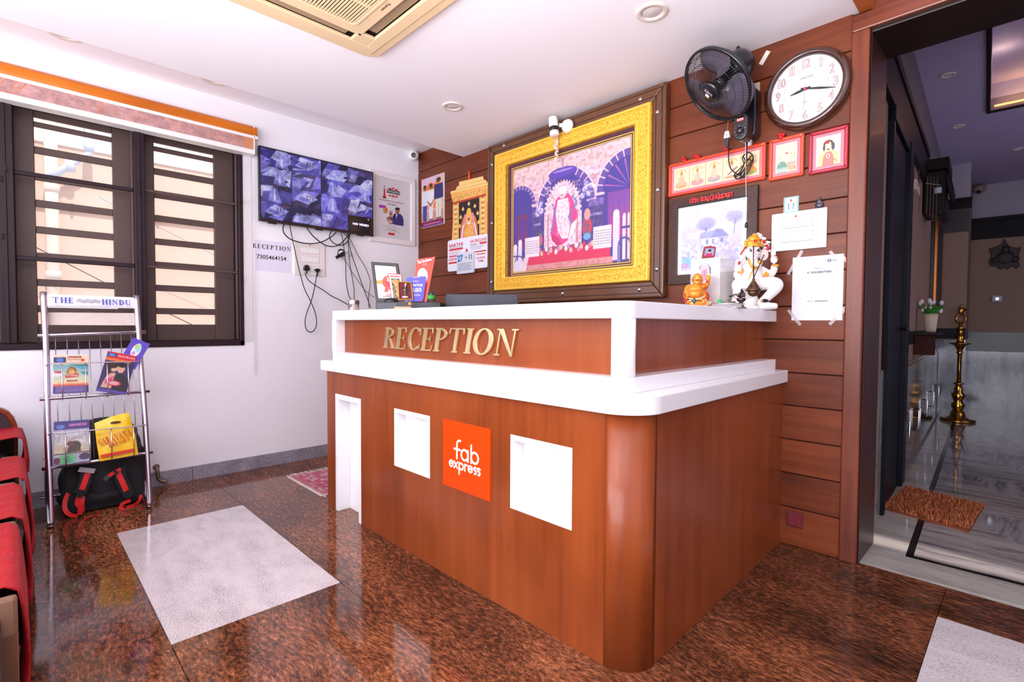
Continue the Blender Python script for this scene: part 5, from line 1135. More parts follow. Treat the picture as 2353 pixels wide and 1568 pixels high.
for (xa,za,xb,zb) in ((3.172,1.385,3.19,1.42),(3.152,1.35,3.130,1.31),(3.318,1.385,3.305,1.405),(3.355,1.375,3.375,1.35),(3.158,1.11,3.135,1.14),(3.168,1.095,3.19,1.068),(3.355,1.12,3.372,1.15),(3.33,1.095,3.31,1.07)):
    l = math.hypot(xb-xa,zb-za); ux = np.array([(xb-xa)/l,(zb-za)/l]); wv_ = np.array([-ux[1],ux[0]])*.007; A0 = np.array([xa,za])-ux*.008; A1 = np.array([xb,zb])
    build(MB().prism([tuple(A0+wv_),tuple(A1+wv_),tuple(A1-wv_),tuple(A0-wv_)],.0017,.0024,B), 'tape_strip', tape, pn)
# floor socket box and white sticker
sk_ = thing('floor_socket', 'small square maroon socket cover low on the wooden wall', 'socket', (3.185,-.0,.096))
build(MB().box(3.149,.097,0,3.221,.171,.010,B), 'box', plain('maroon_box', (104,30,40), .3, coat=.4), sk_, bevel=.003); build(MB().box(3.158,.104,.010,3.212,.162,.014,B), 'cover', plain('maroon_cover', (116,34,46), .25, coat=.5), sk_, bevel=.003)
q0 = B.L(at(1757,133,1,0)); f = B.off(q0[0],q0[1],0).rot(-34)
tag(build(MB().box(-.011,-.032,0,.011,.032,.002,f), 'paper_sticker', plain('sticker_cream', (232,222,206), .6)), 'small tilted cream sticker on the wood between the fan and the clock', 'sticker')
# corner dome camera
q0 = at(948,352,0,.03); DF = Frame((.045,-.062,2.56),(1,0,0),(0,1,0)); DF.n = np.array([0,0,1.0])
dm = thing('corner_camera', 'white dome camera in the corner where the white wall meets the wood', 'camera', (.04,-.06,2.52))
q = at(955,357,1,-.06)
cc = np.array([.055,-.075,q[2]])
build(MB().lathe([(.038,-.055),(.045,-.04),(.046,-.01),(.040,.0)], Frame(cc,(0,1,0),(0,0,1),(1,0,0)), 28), 'base', white_p, dm, smooth=True)
vd = -_F*np.array([1,1,0]); vd = np.array([.62,-.74,-.25]); vd /= np.linalg.norm(vd); sx = np.cross(vd,[0,0,1]); sx /= np.linalg.norm(sx); EFm = Frame(cc+np.array([.0,-.0,-.006]), sx, np.cross(sx,vd)*-1, vd)
build(MB().ell((0,0,0),(.036,.036,.036),EFm,20,14), 'eyeball', white_p, dm, smooth=True)
build(MB().lathe([(.021,.028),(.021,.0385),(.018,.0395),(0,.0398)], EFm, 22), 'lens', plain('lens_matte', (8,8,10), .35), dm, smooth=True)
build(MB().lathe([(.024,.024),(.024,.036),(.0205,.0375)], EFm, 22, caps=False), 'lens_ring', white_p, dm, smooth=True)

# ================================================================ wall fan
D_ = 2.42
def cam_pt(u, v, depth):   # a point seen at pixel u,v at the given distance along the view axis
    return CAM + (_F + _R*(u-IW/2)/FPX - _U*(v-IH/2)/FPX)*depth
fan = thing('wall_fan', 'black oscillating wall fan tilted down beside the clock', 'fan', (2.96,-.03,1.97))
fblk = plain('fan_black', (20,20,26), .28, var=.1, coat=.3); fgrey = plain('fan_blade', (96,88,104), .3, var=.05, coat=.3)
fax = -.70*_R - .66*_U - .16*_F; fax /= np.linalg.norm(fax)
fx = np.cross(fax, [0,0,1]); fx /= np.linalg.norm(fx); fy = np.cross(fax, fx)*-1
fc0 = cam_pt(1648,196,D_)
FF = Frame(fc0, fx, fy, fax)
RG = .178
wires = MB()
def guard(sign, depth, n, name, hub_r):
    m_ = MB()
    for k in range(n):
        a = 2*PI*k/n; tw = .22 if sign > 0 else 0; pts = []
        for t in np.linspace(0,1,9):
            r = hub_r+(RG-hub_r)*t; h = sign*depth*(1-t**2.4)**.75; aa = a+tw*t
            pts.append(FF.P(r*math.cos(aa), r*math.sin(aa), h+sign*.004))
        m_.tube(pts, .00105, 4)
    for r_ in (.35,.62,.86):
        r = hub_r+(RG-hub_r)*r_; h = sign*depth*(1-r_**2.4)**.75
        m_.tube([FF.P(r*math.cos(q), r*math.sin(q), h+sign*.004) for q in np.linspace(0,2*PI,49)[:-1]], .0013, 4, closed=True)
    return build(m_, name, fblk, fan, smooth=True)
guard(1,.055,84,'front_guard',.050); guard(-1,.075,84,'rear_guard',.055)
build(MB().lathe([(RG-.004,-.010),(RG+.005,-.008),(RG+.007,0),(RG+.005,.008),(RG-.004,.010),(RG-.004,-.010)], FF, 64, caps=False), 'guard_ring', fblk, fan, smooth=True)
badge = build(MB().lathe([(0,.068),(.040,.066),(.050,.060),(.052,.052),(0,.052)], FF, 32), 'centre_badge', fblk, fan, smooth=True)
bf_ = Frame(FF.P(0,0,.0672), _R, _U, fax); bf_.y = np.cross(fax, _R); bf_.y /= np.linalg.norm(bf_.y)
if bf_.y@_U < 0: bf_.y = -bf_.y
bf_.x = np.cross(bf_.y, fax); bf_.x /= np.linalg.norm(bf_.x)
if bf_.x@_R < 0: bf_.x = -bf_.x
lettering('REMI', bf_, -.022, .0, .022, .013, .001, plain('badge_silver',(190,180,180),.4), badge)
build(MB().box(-.008,-.018,.0005,.012,-.006,.002,bf_), 'badge_sticker', plain('sticker_cream',(232,222,206),.6), badge)
for k in range(3):
    m_ = MB(); a0 = 2*PI*k/3+1.9; V = []; nr, na = 8, 7
    for i in range(nr+1):
        t = i/nr; r = .028+(.150)*t; sp_a = .55+.40*math.sin(PI*min(1,t*1.02))**.8*(1) 
        for j in range(na+1):
            s_ = j/na-.5; a = a0+s_*2*sp_a*(.62 if t < .2 else .9)+.25*t; V.append(FF.P(r*math.cos(a), r*math.sin(a), -.012+s_*.05*(1-.3*t)-.006*math.cos(s_*PI)))
    F = [(i*(na+1)+j, i*(na+1)+j+1, (i+1)*(na+1)+j+1, (i+1)*(na+1)+j) for i in range(nr) for j in range(na)]
    m_.add(V, F); b = build(m_, 'blade', fgrey, fan, smooth=True, fix=False); sl_ = b.modifiers.new('thick','SOLIDIFY'); sl_.thickness = .002
build(MB().lathe([(0,.012),(.028,.010),(.034,0),(.034,-.03),(0,-.03)], FF, 24), 'hub', fblk, fan, smooth=True)
build(MB().lathe([(0,-.075),(.066,-.077),(.073,-.09),(.073,-.165),(.066,-.192),(.050,-.205),(0,-.207)], FF, 32), 'motor_housing', fblk, fan, smooth=True)
kp = FF.P(.0,.0,-.155)
build(MB().tube([kp+_U*.068, kp+_U*.092], .009, 10), 'swing_knob', fblk, fan, smooth=True)
bk = np.array([2.945,-.055,2.20])
build(MB().tube([FF.P(0,0,-.13), FF.P(0,0,-.13)*.45+bk*.55+np.array([0,0,-.02]), bk], [.030,.026,.024], 12), 'neck', fblk, fan, smooth=True)
col = MB().prism(rrect(2.925,1.985,2.992,2.235,.03), .0, .075, B)
build(col, 'wall_bracket', fblk, fan, bevel=.008, seg=3)
c0_ = at(1706,278,1,-.15)
BX = Frame((c0_[0]-.010,-.075,c0_[2]-.022), (1,0,0),(0,0,1),(0,-1,0))
bx_ = build(MB().prism(rrect(-.032,-.066,.032,.062,.030), 0, .075, BX), 'switch_box', fblk, fan, bevel=.008, seg=3)
build(MB().ring(rrect(-.027,-.056,.027,.054,.025),rrect(-.0248,-.0538,.0248,.0518,.023),.0745,.0762,BX), 'trim_line', gry, bx_)
build(MB().box(-.017,.024,.075,.017,.038,.0765,BX), 'red_label', plain('label_red',(214,40,40),.4), bx_); lettering('REMI', BX, -.014,.026,.014,.036,.0767, white_p, bx_)
build(MB().lathe([(.016,.075),(.0155,.088),(.012,.092),(0,.092)], BX.off(0,-.022,0), 24), 'speed_knob', fblk, bx_, smooth=True)
for k in range(8):
    a = math.radians(-60+40*k); build(MB().ell((.024*math.cos(a),-.022+.024*math.sin(a),.0762),(.0018,.0018,.001),BX,6,4), 'speed_mark', plain('mark_orange',(236,120,60),.5) if k%2 else white_p, bx_)
build(MB().box(2.93,1.955,0,2.952,1.99,.004,B), 'fixing_tab', steel, fan)
build(MB().box(2.955,2.225,0,2.985,2.27,.012,B), 'mount_plate', plain('plate_beige',(200,190,170),.5), fan, bevel=.003)
# fan lead, bundled, and its connector
lead = thing('power_lead', 'black fan power lead tied in a bundle with a white plug connector', 'cable', (2.93,-.02,1.80))
def wpts(L_, y): return [at(u,v,1,y) for u,v in L_]
def spline(P, n=8, closed=False):
    P = [np.array(p) for p in P]; out = []; N_ = len(P)
    rng = range(N_) if closed else range(N_-1)
    for i in rng:
        p0 = P[(i-1)%N_] if (closed or i > 0) else P[i]; p1 = P[i]; p2 = P[(i+1)%N_]; p3 = P[(i+2)%N_] if (closed or i+2 < N_) else P[(i+1)%N_]
        for k in range(n):
            t = k/n; out.append(.5*((2*p1)+(-p0+p2)*t+(2*p0-5*p1+4*p2-p3)*t*t+(-p0+3*p1-3*p2+p3)*t**3))
    if not closed: out.append(P[-1])
    return out
cblk = plain('cable_black', (16,16,18), .45)
m_ = MB()
m_.tube(spline(wpts([(1719,200),(1722,260),(1719,310),(1716,345),(1716,372)],-.06)), .0032, 6)
m_.tube(spline(wpts([(1675,342),(1674,362),(1678,385),(1690,398),(1704,404)],-.045)), .003, 6)
for pts in ([(1716,352),(1706,362),(1709,378),(1700,396),(1690,404),(1692,411),(1704,408),(1713,392),(1716,372),(1728,358),(1730,372),(1718,386),(1710,402),(1699,410)],
            [(1716,354),(1722,350),(1731,362),(1724,374),(1714,384),(1702,398),(1690,408),(1688,400),(1700,388),(1712,372),(1708,358),(1716,354)],
            [(1712,370),(1722,366),(1727,378),(1714,402),(1706,408),(1702,402),(1712,388)]):
    m_.tube(spline([at(u,v,1,-.05-.012*math.sin(i*1.3)) for i,(u,v) in enumerate(pts)],6), .0030, 6)
build(m_, 'cord', cblk, lead, smooth=True)
p0, p1 = at(1671,302,1,-.05), at(1671,318,1,-.05); cF = Frame((p1[0],-.05,p1[2]),(1,0,0),(0,0,1),(0,-1,0))
build(MB().prism([(-.015,0),(.015,0),(.015,.012),(.011,.034),(-.009,.036),(-.014,.012)],-.010,.010,cF), 'white_socket', plain('socket_ivory',(236,232,222),.4), lead, bevel=.003)
build(MB().ell((0,.015,.010),(.003,.003,.001),cF,6,4), 'socket_screw', plain('dark_metal',(40,34,38),.35,.8), lead)
build(MB().prism([(-.012,0),(.012,0),(.010,-.022),(.004,-.05),(-.003,-.05),(-.009,-.022)],-.008,.008,cF), 'plug_body', plain('plug_grey',(52,48,60),.4), lead, bevel=.003)
build(MB().tube(spline(wpts([(1672,302),(1672,290),(1674,272)],-.03)), .0012, 5), 'thin_wire', plain('wire_pale',(190,160,140),.5), lead)
pc = thing('pull_cord', 'thin white fan pull cord ending in a black bob before the landscape print', 'cord', at(1715,515,1,-.10))
build(MB().tube(wpts([(1713,322),(1714,420),(1715,508)],-.10), .0013, 5), 'cord', plain('cord_white',(215,210,212),.6), pc)
pb = at(1715,517,1,-.10); build(MB().lathe([(0,.012),(.004,.012),(.007,.004),(.008,-.010),(.005,-.014),(0,-.014)], Frame(pb,(1,0,0),(0,1,0)), 14), 'bob', blk, pc, smooth=True)

# ================================================================ things on the white wall
A_ = LEFT
tv = thing('television', 'wall television showing a grid of sixteen bluish security camera views', 'television', (.05,-.94,1.8))
Y0, Y1, Z0, Z1 = -1.393, -.487, 1.803, 2.337
build(MB().box(Y0,Z0,.032,Y1,Z1,.060,A_), 'case', blk, tv, bevel=.004); build(MB().box(Y0+.15,Z0+.12,.0,Y1-.15,Z1-.1,.034,A_), 'rear_housing', blk, tv, bevel=.01)
build(MB().box(Y0,Z0-.004,.034,Y1,Z0+.010,.0625,A_), 'lower_bezel', plain('bezel_bronze',(70,48,50),.25,.6), tv, bevel=.002)
for y in (-.95,-.60,-1.3): build(MB().box(y-.03,Z0-.012,.036,y+.03,Z0,.056,A_), 'sensor_pod' if y==-.95 else 'foot_mount', blk, tv, bevel=.003)
cv = Canvas(240,140,(20,16,44)); rr = random.Random(21)
cols = [(60,50,120),(96,86,170),(150,140,214),(200,196,240),(34,28,70),(120,110,190),(84,70,110),(226,226,250)]
for i in range(4):
    for j in range(4):
        x0, y0 = i/4, j/4
        if (i, j) == (3, 0): cv.rect(x0,y0,x0+.25,y0+.25,(26,18,26)); continue
        P = lambda a,b: (x0+.25*min(max(a,0),1), y0+.25*min(max(b,0),1))
        cv.rect(x0,y0,x0+.25,y0+.25,cols[rr.choice([0,4,6,1])])
        for k in range(6):
            c = cols[rr.randrange(8)]; cx, cy = rr.random(), rr.random(); w, h_ = rr.uniform(.15,.5), rr.uniform(.15,.5); s_ = rr.uniform(-.5,.5)
            cv.poly([P(cx-w,cy-h_),P(cx+w*.4,cy-h_+s_),P(cx+w,cy+h_),P(cx-w*.3,cy+h_+s_*.5)], c, .85)
        q = rr.random()
        if q < .35:
            for k in range(5): cv.poly([P(.05+.02*k,.15+.1*k),P(.30+.02*k,.10+.1*k),P(.30+.02*k,.14+.1*k),P(.06+.02*k,.19+.1*k)],(230,230,250),.8)
        elif q < .65:
            ox_ = rr.uniform(.1,.5); cv.poly([P(ox_,.05),P(ox_+.45,.0),P(ox_+.3,.8),P(ox_+.12,.85)],(176,170,230),.8); cv.poly([P(ox_+.18,.1),P(ox_+.26,.1),P(ox_+.22,.8),P(ox_+.2,.8)],(240,240,255),.9)
        else:
            cv.poly([P(.1,.4),P(.55,.2),P(.9,.6),P(.45,.9)],(214,210,246),.8); cv.poly([P(.2,.45),P(.5,.3),P(.6,.5),P(.3,.65)],(110,100,180),.7)
            for a in range(3):
                for b in range(3): cv.poly([P(.5+.1*a,.5+.08*b),P(.55+.1*a,.5+.08*b),P(.55+.1*a,.54+.08*b),P(.5+.1*a,.54+.08*b)],(30,24,60),.8)
        cv.rect(x0+.205,y0+.215,x0+.215,y0+.225,(230,50,60)); cv.rect(x0+.01,y0+.232,x0+.05,y0+.238,(220,220,240),.5)
        cv.rect(x0,y0,x0+.001,y0+.25,(10,8,24)); cv.rect(x0,y0,x0+.25,y0+.001,(10,8,24))
cv.noise(.22,20); cv.noise(.14,50); cv.noise(.12,110); cv.A = np.clip(cv.A*np.array([.9,.9,1.08]),0,1); cv.rect(.751,.0,1,.249,(26,18,26)); cv.rect(.95,.215,.965,.23,(240,220,200))
scr = put_print('screen', cv, A_, Y0+.010, Z0+.018, Y1-.010, Z1-.010, .0605, tv, printed('screen_picture', .12, .62))
lettering('NO VIDEO', A_, Y0+.010+.886*.8+.0, Z0+.07, Y1-.045, Z0+.088, .0608, plain('screen_text',(240,240,255),.4,emit=(220,214,255),es=1), scr, bold=.03)
# tv cables
def lw(L_, x=.05): return spline([at(u,v,0,x) for u,v in L_], 8)
def cable(L_, r, label, mat=cblk, x=.05, group=None, name='cable'):
    o = build(MB().tube(lw(L_,x), r, 6), name, mat, smooth=True); tag(o, label, 'cable', group); return o
zz = lambda L_: [(560+a/5.227, 500+b/5.227) for a,b in L_]
cable(zz([(490,80),(472,120),(485,190),(560,260),(680,300),(800,315),(930,295),(1040,240),(1110,180)]), .0042, 'black cable looping in a long shallow sag below the left half of the television')
cable(zz([(555,95),(565,160),(600,330),(650,560),(700,760),(740,880),(800,1000),(860,1150),(875,1270),(850,1350),(800,1378),(750,1340),(738,1240),(760,1140),(815,990),(855,820),(878,680)]), .0036, 'black cable hanging from the television in a long loop and rising to the right plug')
cable(zz([(755,120),(830,220),(940,310),(1020,345),(1100,345),(1180,300),(1250,220),(1280,170)]), .0042, 'black cable sagging from the television centre toward its right end', x=.055)
cable(zz([(1060,150),(1030,230),(1070,300),(1150,335),(1220,315),(1260,260),(1280,180)]), .0040, 'short black cable loop under the right half of the television', x=.045)
cable(zz([(1165,170),(1190,270),(1205,380),(1225,560),(1230,760),(1260,930),(1310,1020)]), .0036, 'black cable dropping from the television to the steel cup, left of the bundle', x=.04)
cable(zz([(1270,180),(1255,300),(1262,400),(1275,560),(1300,700),(1325,860),(1325,960),(1340,1020)]), .0034, 'black cable with a pale joint dropping from the television to the counter end', x=.04)
cable(zz([(1240,190),(1290,420),(1350,600),(1420,800),(1480,960),(1525,1090)]), .0036, 'straight black cable slanting down from the television behind the counter end', x=.05)
cable(zz([(1190,180),(1280,270),(1370,450),(1460,600),(1515,740),(1520,800),(1500,960),(1505,1090)]), .0026, 'thin black cable slanting right and kinking at a joint near the certificate', x=.035)
cable(zz([(1160,470),(1230,530),(1290,640),(1380,770),(1460,880),(1567,960)]), .0024, 'thin grey cable running from the adaptor down to the counter', plain('cable_grey',(90,84,88),.5), x=.04)
cable(zz([(738,660),(755,720),(820,790),(950,870),(1050,940),(1150,990),(1255,1050)]), .0036, 'black cable running from the left plug down toward the steel cup')
ad_ = thing('cable_adaptor', 'small black video adaptor with a tied cable coil under the television', 'adaptor', at(780,590,0,.04))
af = Frame(at(779,588,0,.05),(0,1,0),(0,0,1),(1,0,0)).rot(35)
build(MB().box(-.035,-.012,0,.045,.012,.016,af), 'body', blk, ad_, bevel=.003)
m_ = MB()
for k in range(3): m_.tube(spline([af.P(.02+.03*math.cos(t),.012+.022*math.sin(t)*(1+.2*k),.012+.006*k) for t in np.linspace(0,2*PI,8)[:-1]],5,True), .0026, 5, closed=True)
build(m_, 'cable_coil', cblk, ad_, smooth=True)
build(MB().tube([af.P(.05,.0,.01),af.P(.075,-.01,.01),af.P(.08,-.05,.008)], .006, 7), 'pale_connector', plain('connector_grey',(196,188,190),.5), ad_, smooth=True)
# award poster in a white frame
aw = thing('framed_award_poster', 'white framed industry award poster partly behind the television', 'poster', (.0,-.26,1.77))
W0,W1,V0,V1 = -.50,-.046,1.768,2.372; w = .045
build(MB().ring([(W0,V0),(W1,V0),(W1,V1),(W0,V1)],[(W0+w,V0+w),(W1-w,V0+w),(W1-w,V1-w),(W0+w,V1-w)],0,.026,A_), 'frame', plain('frame_white',(236,228,230),.4,var=.01), aw, bevel=.006)
cv = Canvas(110,110,(226,222,226),2)
def pc_(L_):
    out = []
    for u,v in L_:
        q = at(870+u/5.975,410+v/5.973,0,.0105); out.append(((q[1]-(W0+w+.02))/((W1-w-.02)-(W0+w+.02)), (q[2]-(V0+w+.06))/((V1-w-.16)-(V0+w+.06))))
    return out
def pe_(u,v,ru,rv,col,a=1.0): cv.poly(pc_([(u+ru*math.cos(t),v+rv*math.sin(t)) for t in np.linspace(0,2*PI,20)[:-1]]), col, a)
cv.poly(pc_([(8,360),(102,376),(102,412),(8,400)]),(176,50,196)); pe_(94,440,32,44,(206,120,70)); cv.poly(pc_([(70,420),(90,400),(92,480),(66,470)]),(226,140,90))
cv.poly(pc_([(200,510),(225,480),(250,490),(262,485),(300,488),(330,525),(344,575),(342,655),(230,640),(180,615),(196,560)]),(56,46,120)); cv.poly(pc_([(196,510),(226,484),(232,560),(196,580)]),(30,24,60)); cv.poly(pc_([(236,500),(262,492),(240,560)]),(240,236,244)); cv.poly(pc_([(242,512),(250,510),(246,545)]),(120,60,50))
pe_(260,448,30,40,(190,110,84)); pe_(258,420,34,20,(36,24,28)); cv.poly(pc_([(238,466),(280,468),(276,478),(240,476)]),(50,30,30))
pe_(168,486,24,34,(180,100,86)); pe_(166,456,30,14,(176,160,180)); cv.poly(pc_([(110,545),(150,520),(196,530),(200,630),(150,628),(134,600)]),(110,70,110)); pe_(128,546,22,18,(216,110,80)); pe_(165,600,26,20,(222,176,140)); pe_(150,580,14,12,(240,200,120))
put_print('poster_print', cv, A_, W0+w+.02, V0+w+.06, W1-w-.02, V1-w-.16, .0105, aw)
bs = build(MB().box(W0+w-.003,V0+w-.003,.0,W1-w+.003,V1-w+.003,.010,A_), 'poster_sheet', plain('poster_grey',(210,206,210),.5,var=0), aw)
gi = plain('ink_grey',(120,110,120),.5)
aq = lambda u0,v0,u1,v1: (at(u0,v1,0,.0105)[1], at(u0,v1,0,.0105)[2], at(u1,v0,0,.0105)[1], at(u0,v0,0,.0105)[2])
def zq(x0,y0,x1,y1):
    um, vm = 870+(x0+x1)/2/5.975, 410+(y0+y1)/2/5.973; hy = (y1-y0)/2/5.973
    return at(870+x0/5.975,vm,0,.0105)[1], at(um,vm+hy,0,.0105)[2], at(870+x1/5.975,vm,0,.0105)[1], at(um,vm-hy,0,.0105)[2]
def zt(s_, box_, mt_, bd=0.0): q = zq(*box_); lettering(s_, A_, q[0],q[1],q[2],q[3], .0112, mt_, bs, bold=bd)
def zb2(box_, mt_, nm): q = zq(*box_); build(MB().box(q[0],q[1],.0095,q[2],q[3],.0114,A_), nm, mt_, bs)
zt('CONSTRUCTION',(112,160,290,186),ink,.04); zt('INDUSTRY AWARDS',(112,192,290,216),ink,.04); zt('2022',(184,222,218,236),ink)
for b_ in ((138,132,174,152),(182,130,218,150),(226,150,262,170),(138,226,174,246),(182,242,218,262),(226,242,262,262)): zb2(b_, red_ink, 'red_block')
build(MB().prism([tuple(A_.L(at(870+x/5.975,410+y/5.973,0,.0105))[:2]) for x,y in ((56,262),(104,270),(92,215),(88,140),(70,138),(70,210))],.0095,.0112,A_), 'tower_emblem', red_ink, bs)
zb2((54,258,104,272), ink, 'emblem_base'); zb2((74,102,86,122), ink, 'emblem_top')
zt('Emerging Builder in Commercial Project',(6,306,342,330),plain('ink_wine',(150,60,90),.5)); zt('AWARD',(118,346,240,374),gi)
for b_ in ((105,650,245,654),(50,672,295,676),(60,724,292,728)): zb2(b_, gi, 'print_line')
zt('Dr. R. Prakash',(112,692,238,712),gi); zb2((133,748,218,780), red_ink, 'red_label')
# reception notice
rn = thing('reception_notice', 'white paper notice reading RECEPTION with a phone number, right of the window', 'notice', (.0,-1.28,1.445))
nf = build(MB().box(-1.405,1.448,0,-1.150,1.672,.0012,A_), 'sheet', plain('notice_paper',(226,222,240),.6,var=.01), rn)
serif_letters('RECEPTION', A_, -1.420,1.610,-1.152,1.642,.0014, ink, nf, .0006, gap=.22)
lettering('7305464154', A_, -1.395,1.535,-1.185,1.566,.0014, ink, nf, bold=.01)
# switch board on the white wall
s2 = thing('switch_board', 'white switch board with two black plugs under the television', 'switch board', (.0,-1.0,1.437))
build(MB().box(-1.128,1.437,0,-.888,1.688,.012,A_), 'plate', plain('plate_cream_gloss',(234,226,224),.35,var=0), s2, bevel=.002)
build(MB().ell((-1.008,1.672,.012),(.006,.006,.002),A_), 'orange_dot', plain('dot_orange',(240,110,50),.6), s2, smooth=True)
for (z0,z1,xs) in ((1.610,1.654,[-1.075,-1.025,-1.003,-.980,-.957,-.936]),(1.540,1.585,[-1.075,-1.052,-1.030,-1.005,-.980,-.957,-.936]),(1.472,1.512,[-1.075,-1.008,-.936])):
    build(MB().box(xs[0]-.001,z0-.002,.0115,xs[-1]+.001,z1+.002,.0128,A_), 'module_gap', plain('module_shadow2',(190,178,176),.6), s2)
    for a,b in zip(xs[:-1],xs[1:]): build(MB().box(a+.0006,z0,.012,b-.0006,z1,.0148,A_), 'switch_rocker', white_p, s2, bevel=.001, seg=1)
for i,(y,z) in enumerate(((-1.043,1.492),(-.958,1.482))):
    f = A_.off(y,z,.012); m_ = MB().prism([(-.024,-.012),(-.010,-.020),(.010,-.020),(.024,-.012),(.018,.012),(.008,.024),(-.008,.024),(-.018,.012)] if i==0 else [(-.024,.0),(-.008,-.012),(.008,-.012),(.024,.0),(.012,.012),(-.012,.012)],0,.030,f)
    o = thing('power_plug', ('black three pin plug in the left socket of the white wall switch board','smaller black plug in the right socket of the white wall switch board')[i], 'plug', f.P(0,0,0))
    build(m_, 'plug_body', blk, o, bevel=.004); build(MB().tube([f.P(0,-.012,.016),f.P(0,-.045,.020)], [.008,.004], 8), 'cord_grip', blk, o, smooth=True)
# pipe stub above the skirting
p_ = at(361,1076,0,.03); pf_ = MB().tube(spline([(.0,p_[1],p_[2]),(.035,p_[1]-.0,p_[2]),(.045,p_[1],p_[2]-.03),(.048,p_[1]+.01,p_[2]-.075),(.055,p_[1]+.05,p_[2]-.095)],6), .011, 12)
o = thing('drain_stub', 'short bent metal pipe stub coming out of the wall just above the skirting', 'pipe', (.02,p_[1],p_[2]-.09)); build(pf_, 'pipe', plain('pipe_metal',(130,112,96),.35,.8), o, smooth=True)
build(MB().lathe([(.02,0),(.018,.008),(.012,.01),(.012,0)], Frame((0,p_[1],p_[2]),(0,1,0),(0,0,1),(1,0,0)), 20, caps=False), 'wall_collar', plain('pipe_metal',(130,112,96),.35,.8), o, smooth=True)
tag(build(MB().box(-1.475,.93,0,-1.425,2.26,.004,A_), 'wall_casing', plain('casing_white',(222,216,220),.5,var=.01), bevel=.001), 'flat white casing strip on the wall along the right edge of the window', 'casing')

# ================================================================ newspaper rack by the window
steel_r = plain('rack_steel', (206,200,214), .22, 1.0, var=.05)
def rx(z): return .455-.205*z
YA, YB = -2.548, -2.128
rk = thing('magazine_rack', 'chrome newspaper and magazine rack leaning by the window, headed THE HINDU', 'magazine rack', (.35,-2.34,0))
def ry(y, z): return y+(.010*(1.22-z) if y > -2.3 else -.008*z*0)
for s_, y in ((0,YA),(1,YB)):
    yt = y-(.012 if s_ else 0)
    build(MB().tube(spline([(rx(1.225),yt,1.225),(rx(.9),yt+.004,.9),(rx(.5),y,.5),(rx(.08),y,.08),(rx(.03)-.005,y,.022),(rx(0)-.05,y,.014),(.30,y,.04),(.22,y,.12),(.12,y,.30)],6), .0145, 12), 'side_frame', steel_r, rk, smooth=True)
def bar(z, off, r, over=.035, name='cross_bar', xo=0):
    o = build(MB().tube([(rx(z)+xo,YA-over,z+off),(rx(z)+xo,YB+over,z)], r, 10), name, steel_r, rk, smooth=True); return o
def zrow(ua,va,ub,vb,x): return at(ua,va,0,x)[2], at(ub,vb,0,x)[2]
for (va,vb,zc) in ((771,763,1.0),(917,901,.64),(1077,1043,.31)):
    x = rx(zc); za, zb = at(110,va,0,x)[2], at(325,vb,0,x)[2]; zm = (za+zb)/2
    build(MB().tube([(x,YA-.028,za),(x,YB+.028,zb)], .0085, 10), 'cross_bar', steel_r, rk, smooth=True)
build(MB().tube([(.22,YA-.03,.11),(.22,YB+.03,.11)], .0085, 10), 'cross_bar', steel_r, rk, smooth=True)
# head plates
def plate(u0,v0,u1,v1,u2,v2,u3,v3,mat,name,t=.004,label=None):
    P = [at(u,v,0,rx(z)) for u,v,z in ((u0,v0,1.2),(u1,v1,1.2),(u2,v2,1.12),(u3,v3,1.12))]
    n = np.array([1,0,.2]); n = n/np.linalg.norm(n)*t
    V = [p for p in P]+[p-n for p in P]
    return build(MB().add(V,[(0,1,2,3),(7,6,5,4),(0,4,5,1),(1,5,6,2),(2,6,7,3),(3,7,4,0)]), name, mat, rk, label=label)
hp = plate(105,676,312,684,312,709,105,704, plain('head_plate_white',(232,228,234),.35,var=.02), 'head_plate', label='white head plate with the newspaper name in blue')
plate(105,718,314,720,314,748,105,747, plain('head_plate_grey',(206,192,186),.5,var=.08,nscale=30), 'blank_plate')
HPF = Frame(at(105,704,0,rx(1.12)),(0,1,0),(-.2,0,1),(1,0,.2)); HPF.o = HPF.o+np.array([.004,0,0]); 
zt = at(105,676,0,rx(1.2))[2]-at(105,704,0,rx(1.12))[2]
blue_i = plain('ink_masthead',(40,70,170),.4)
Wd = at(312,684,0,rx(1.2))[1]-at(105,676,0,rx(1.2))[1]
serif_letters('THE', HPF, Wd*.07, .020, Wd*.29, .052, .001, blue_i, hp, .0006, gap=.18); serif_letters('HINDU', HPF, Wd*.60, .016, Wd*.94, .048, .001, blue_i, hp, .0006, gap=.16)
m_ = MB()
for k in range(9): m_.prism(circ(Wd*(.33+.028*k), .036+.004*math.sin(k*2), .004+.002*(k%3), .010, 10), .001, .0016+.0001*k, HPF)
build(m_, 'crest_print', plain('crest_grey',(170,168,180),.5), hp)
lettering("INDIA'S NATIONAL NEWSPAPER SINCE 1878", HPF, Wd*.05,.004,Wd*.95,.011,.001, plain('ink_pale',(176,174,186),.5), hp); build(MB().box(Wd*.02,-.008,.0,Wd*.78,-.004,.004,HPF), 'plate_lip', steel_r, hp)
# back wires
for i in range(8):
    y = YA+.042+i*.0475; build(MB().tube([(rx(1.0)-.004,y,1.0),(rx(.64)-.008,y,.64),(rx(.31)-.010,y,.31)], .0022, 6), 'back_wire', steel_r, rk, smooth=True)
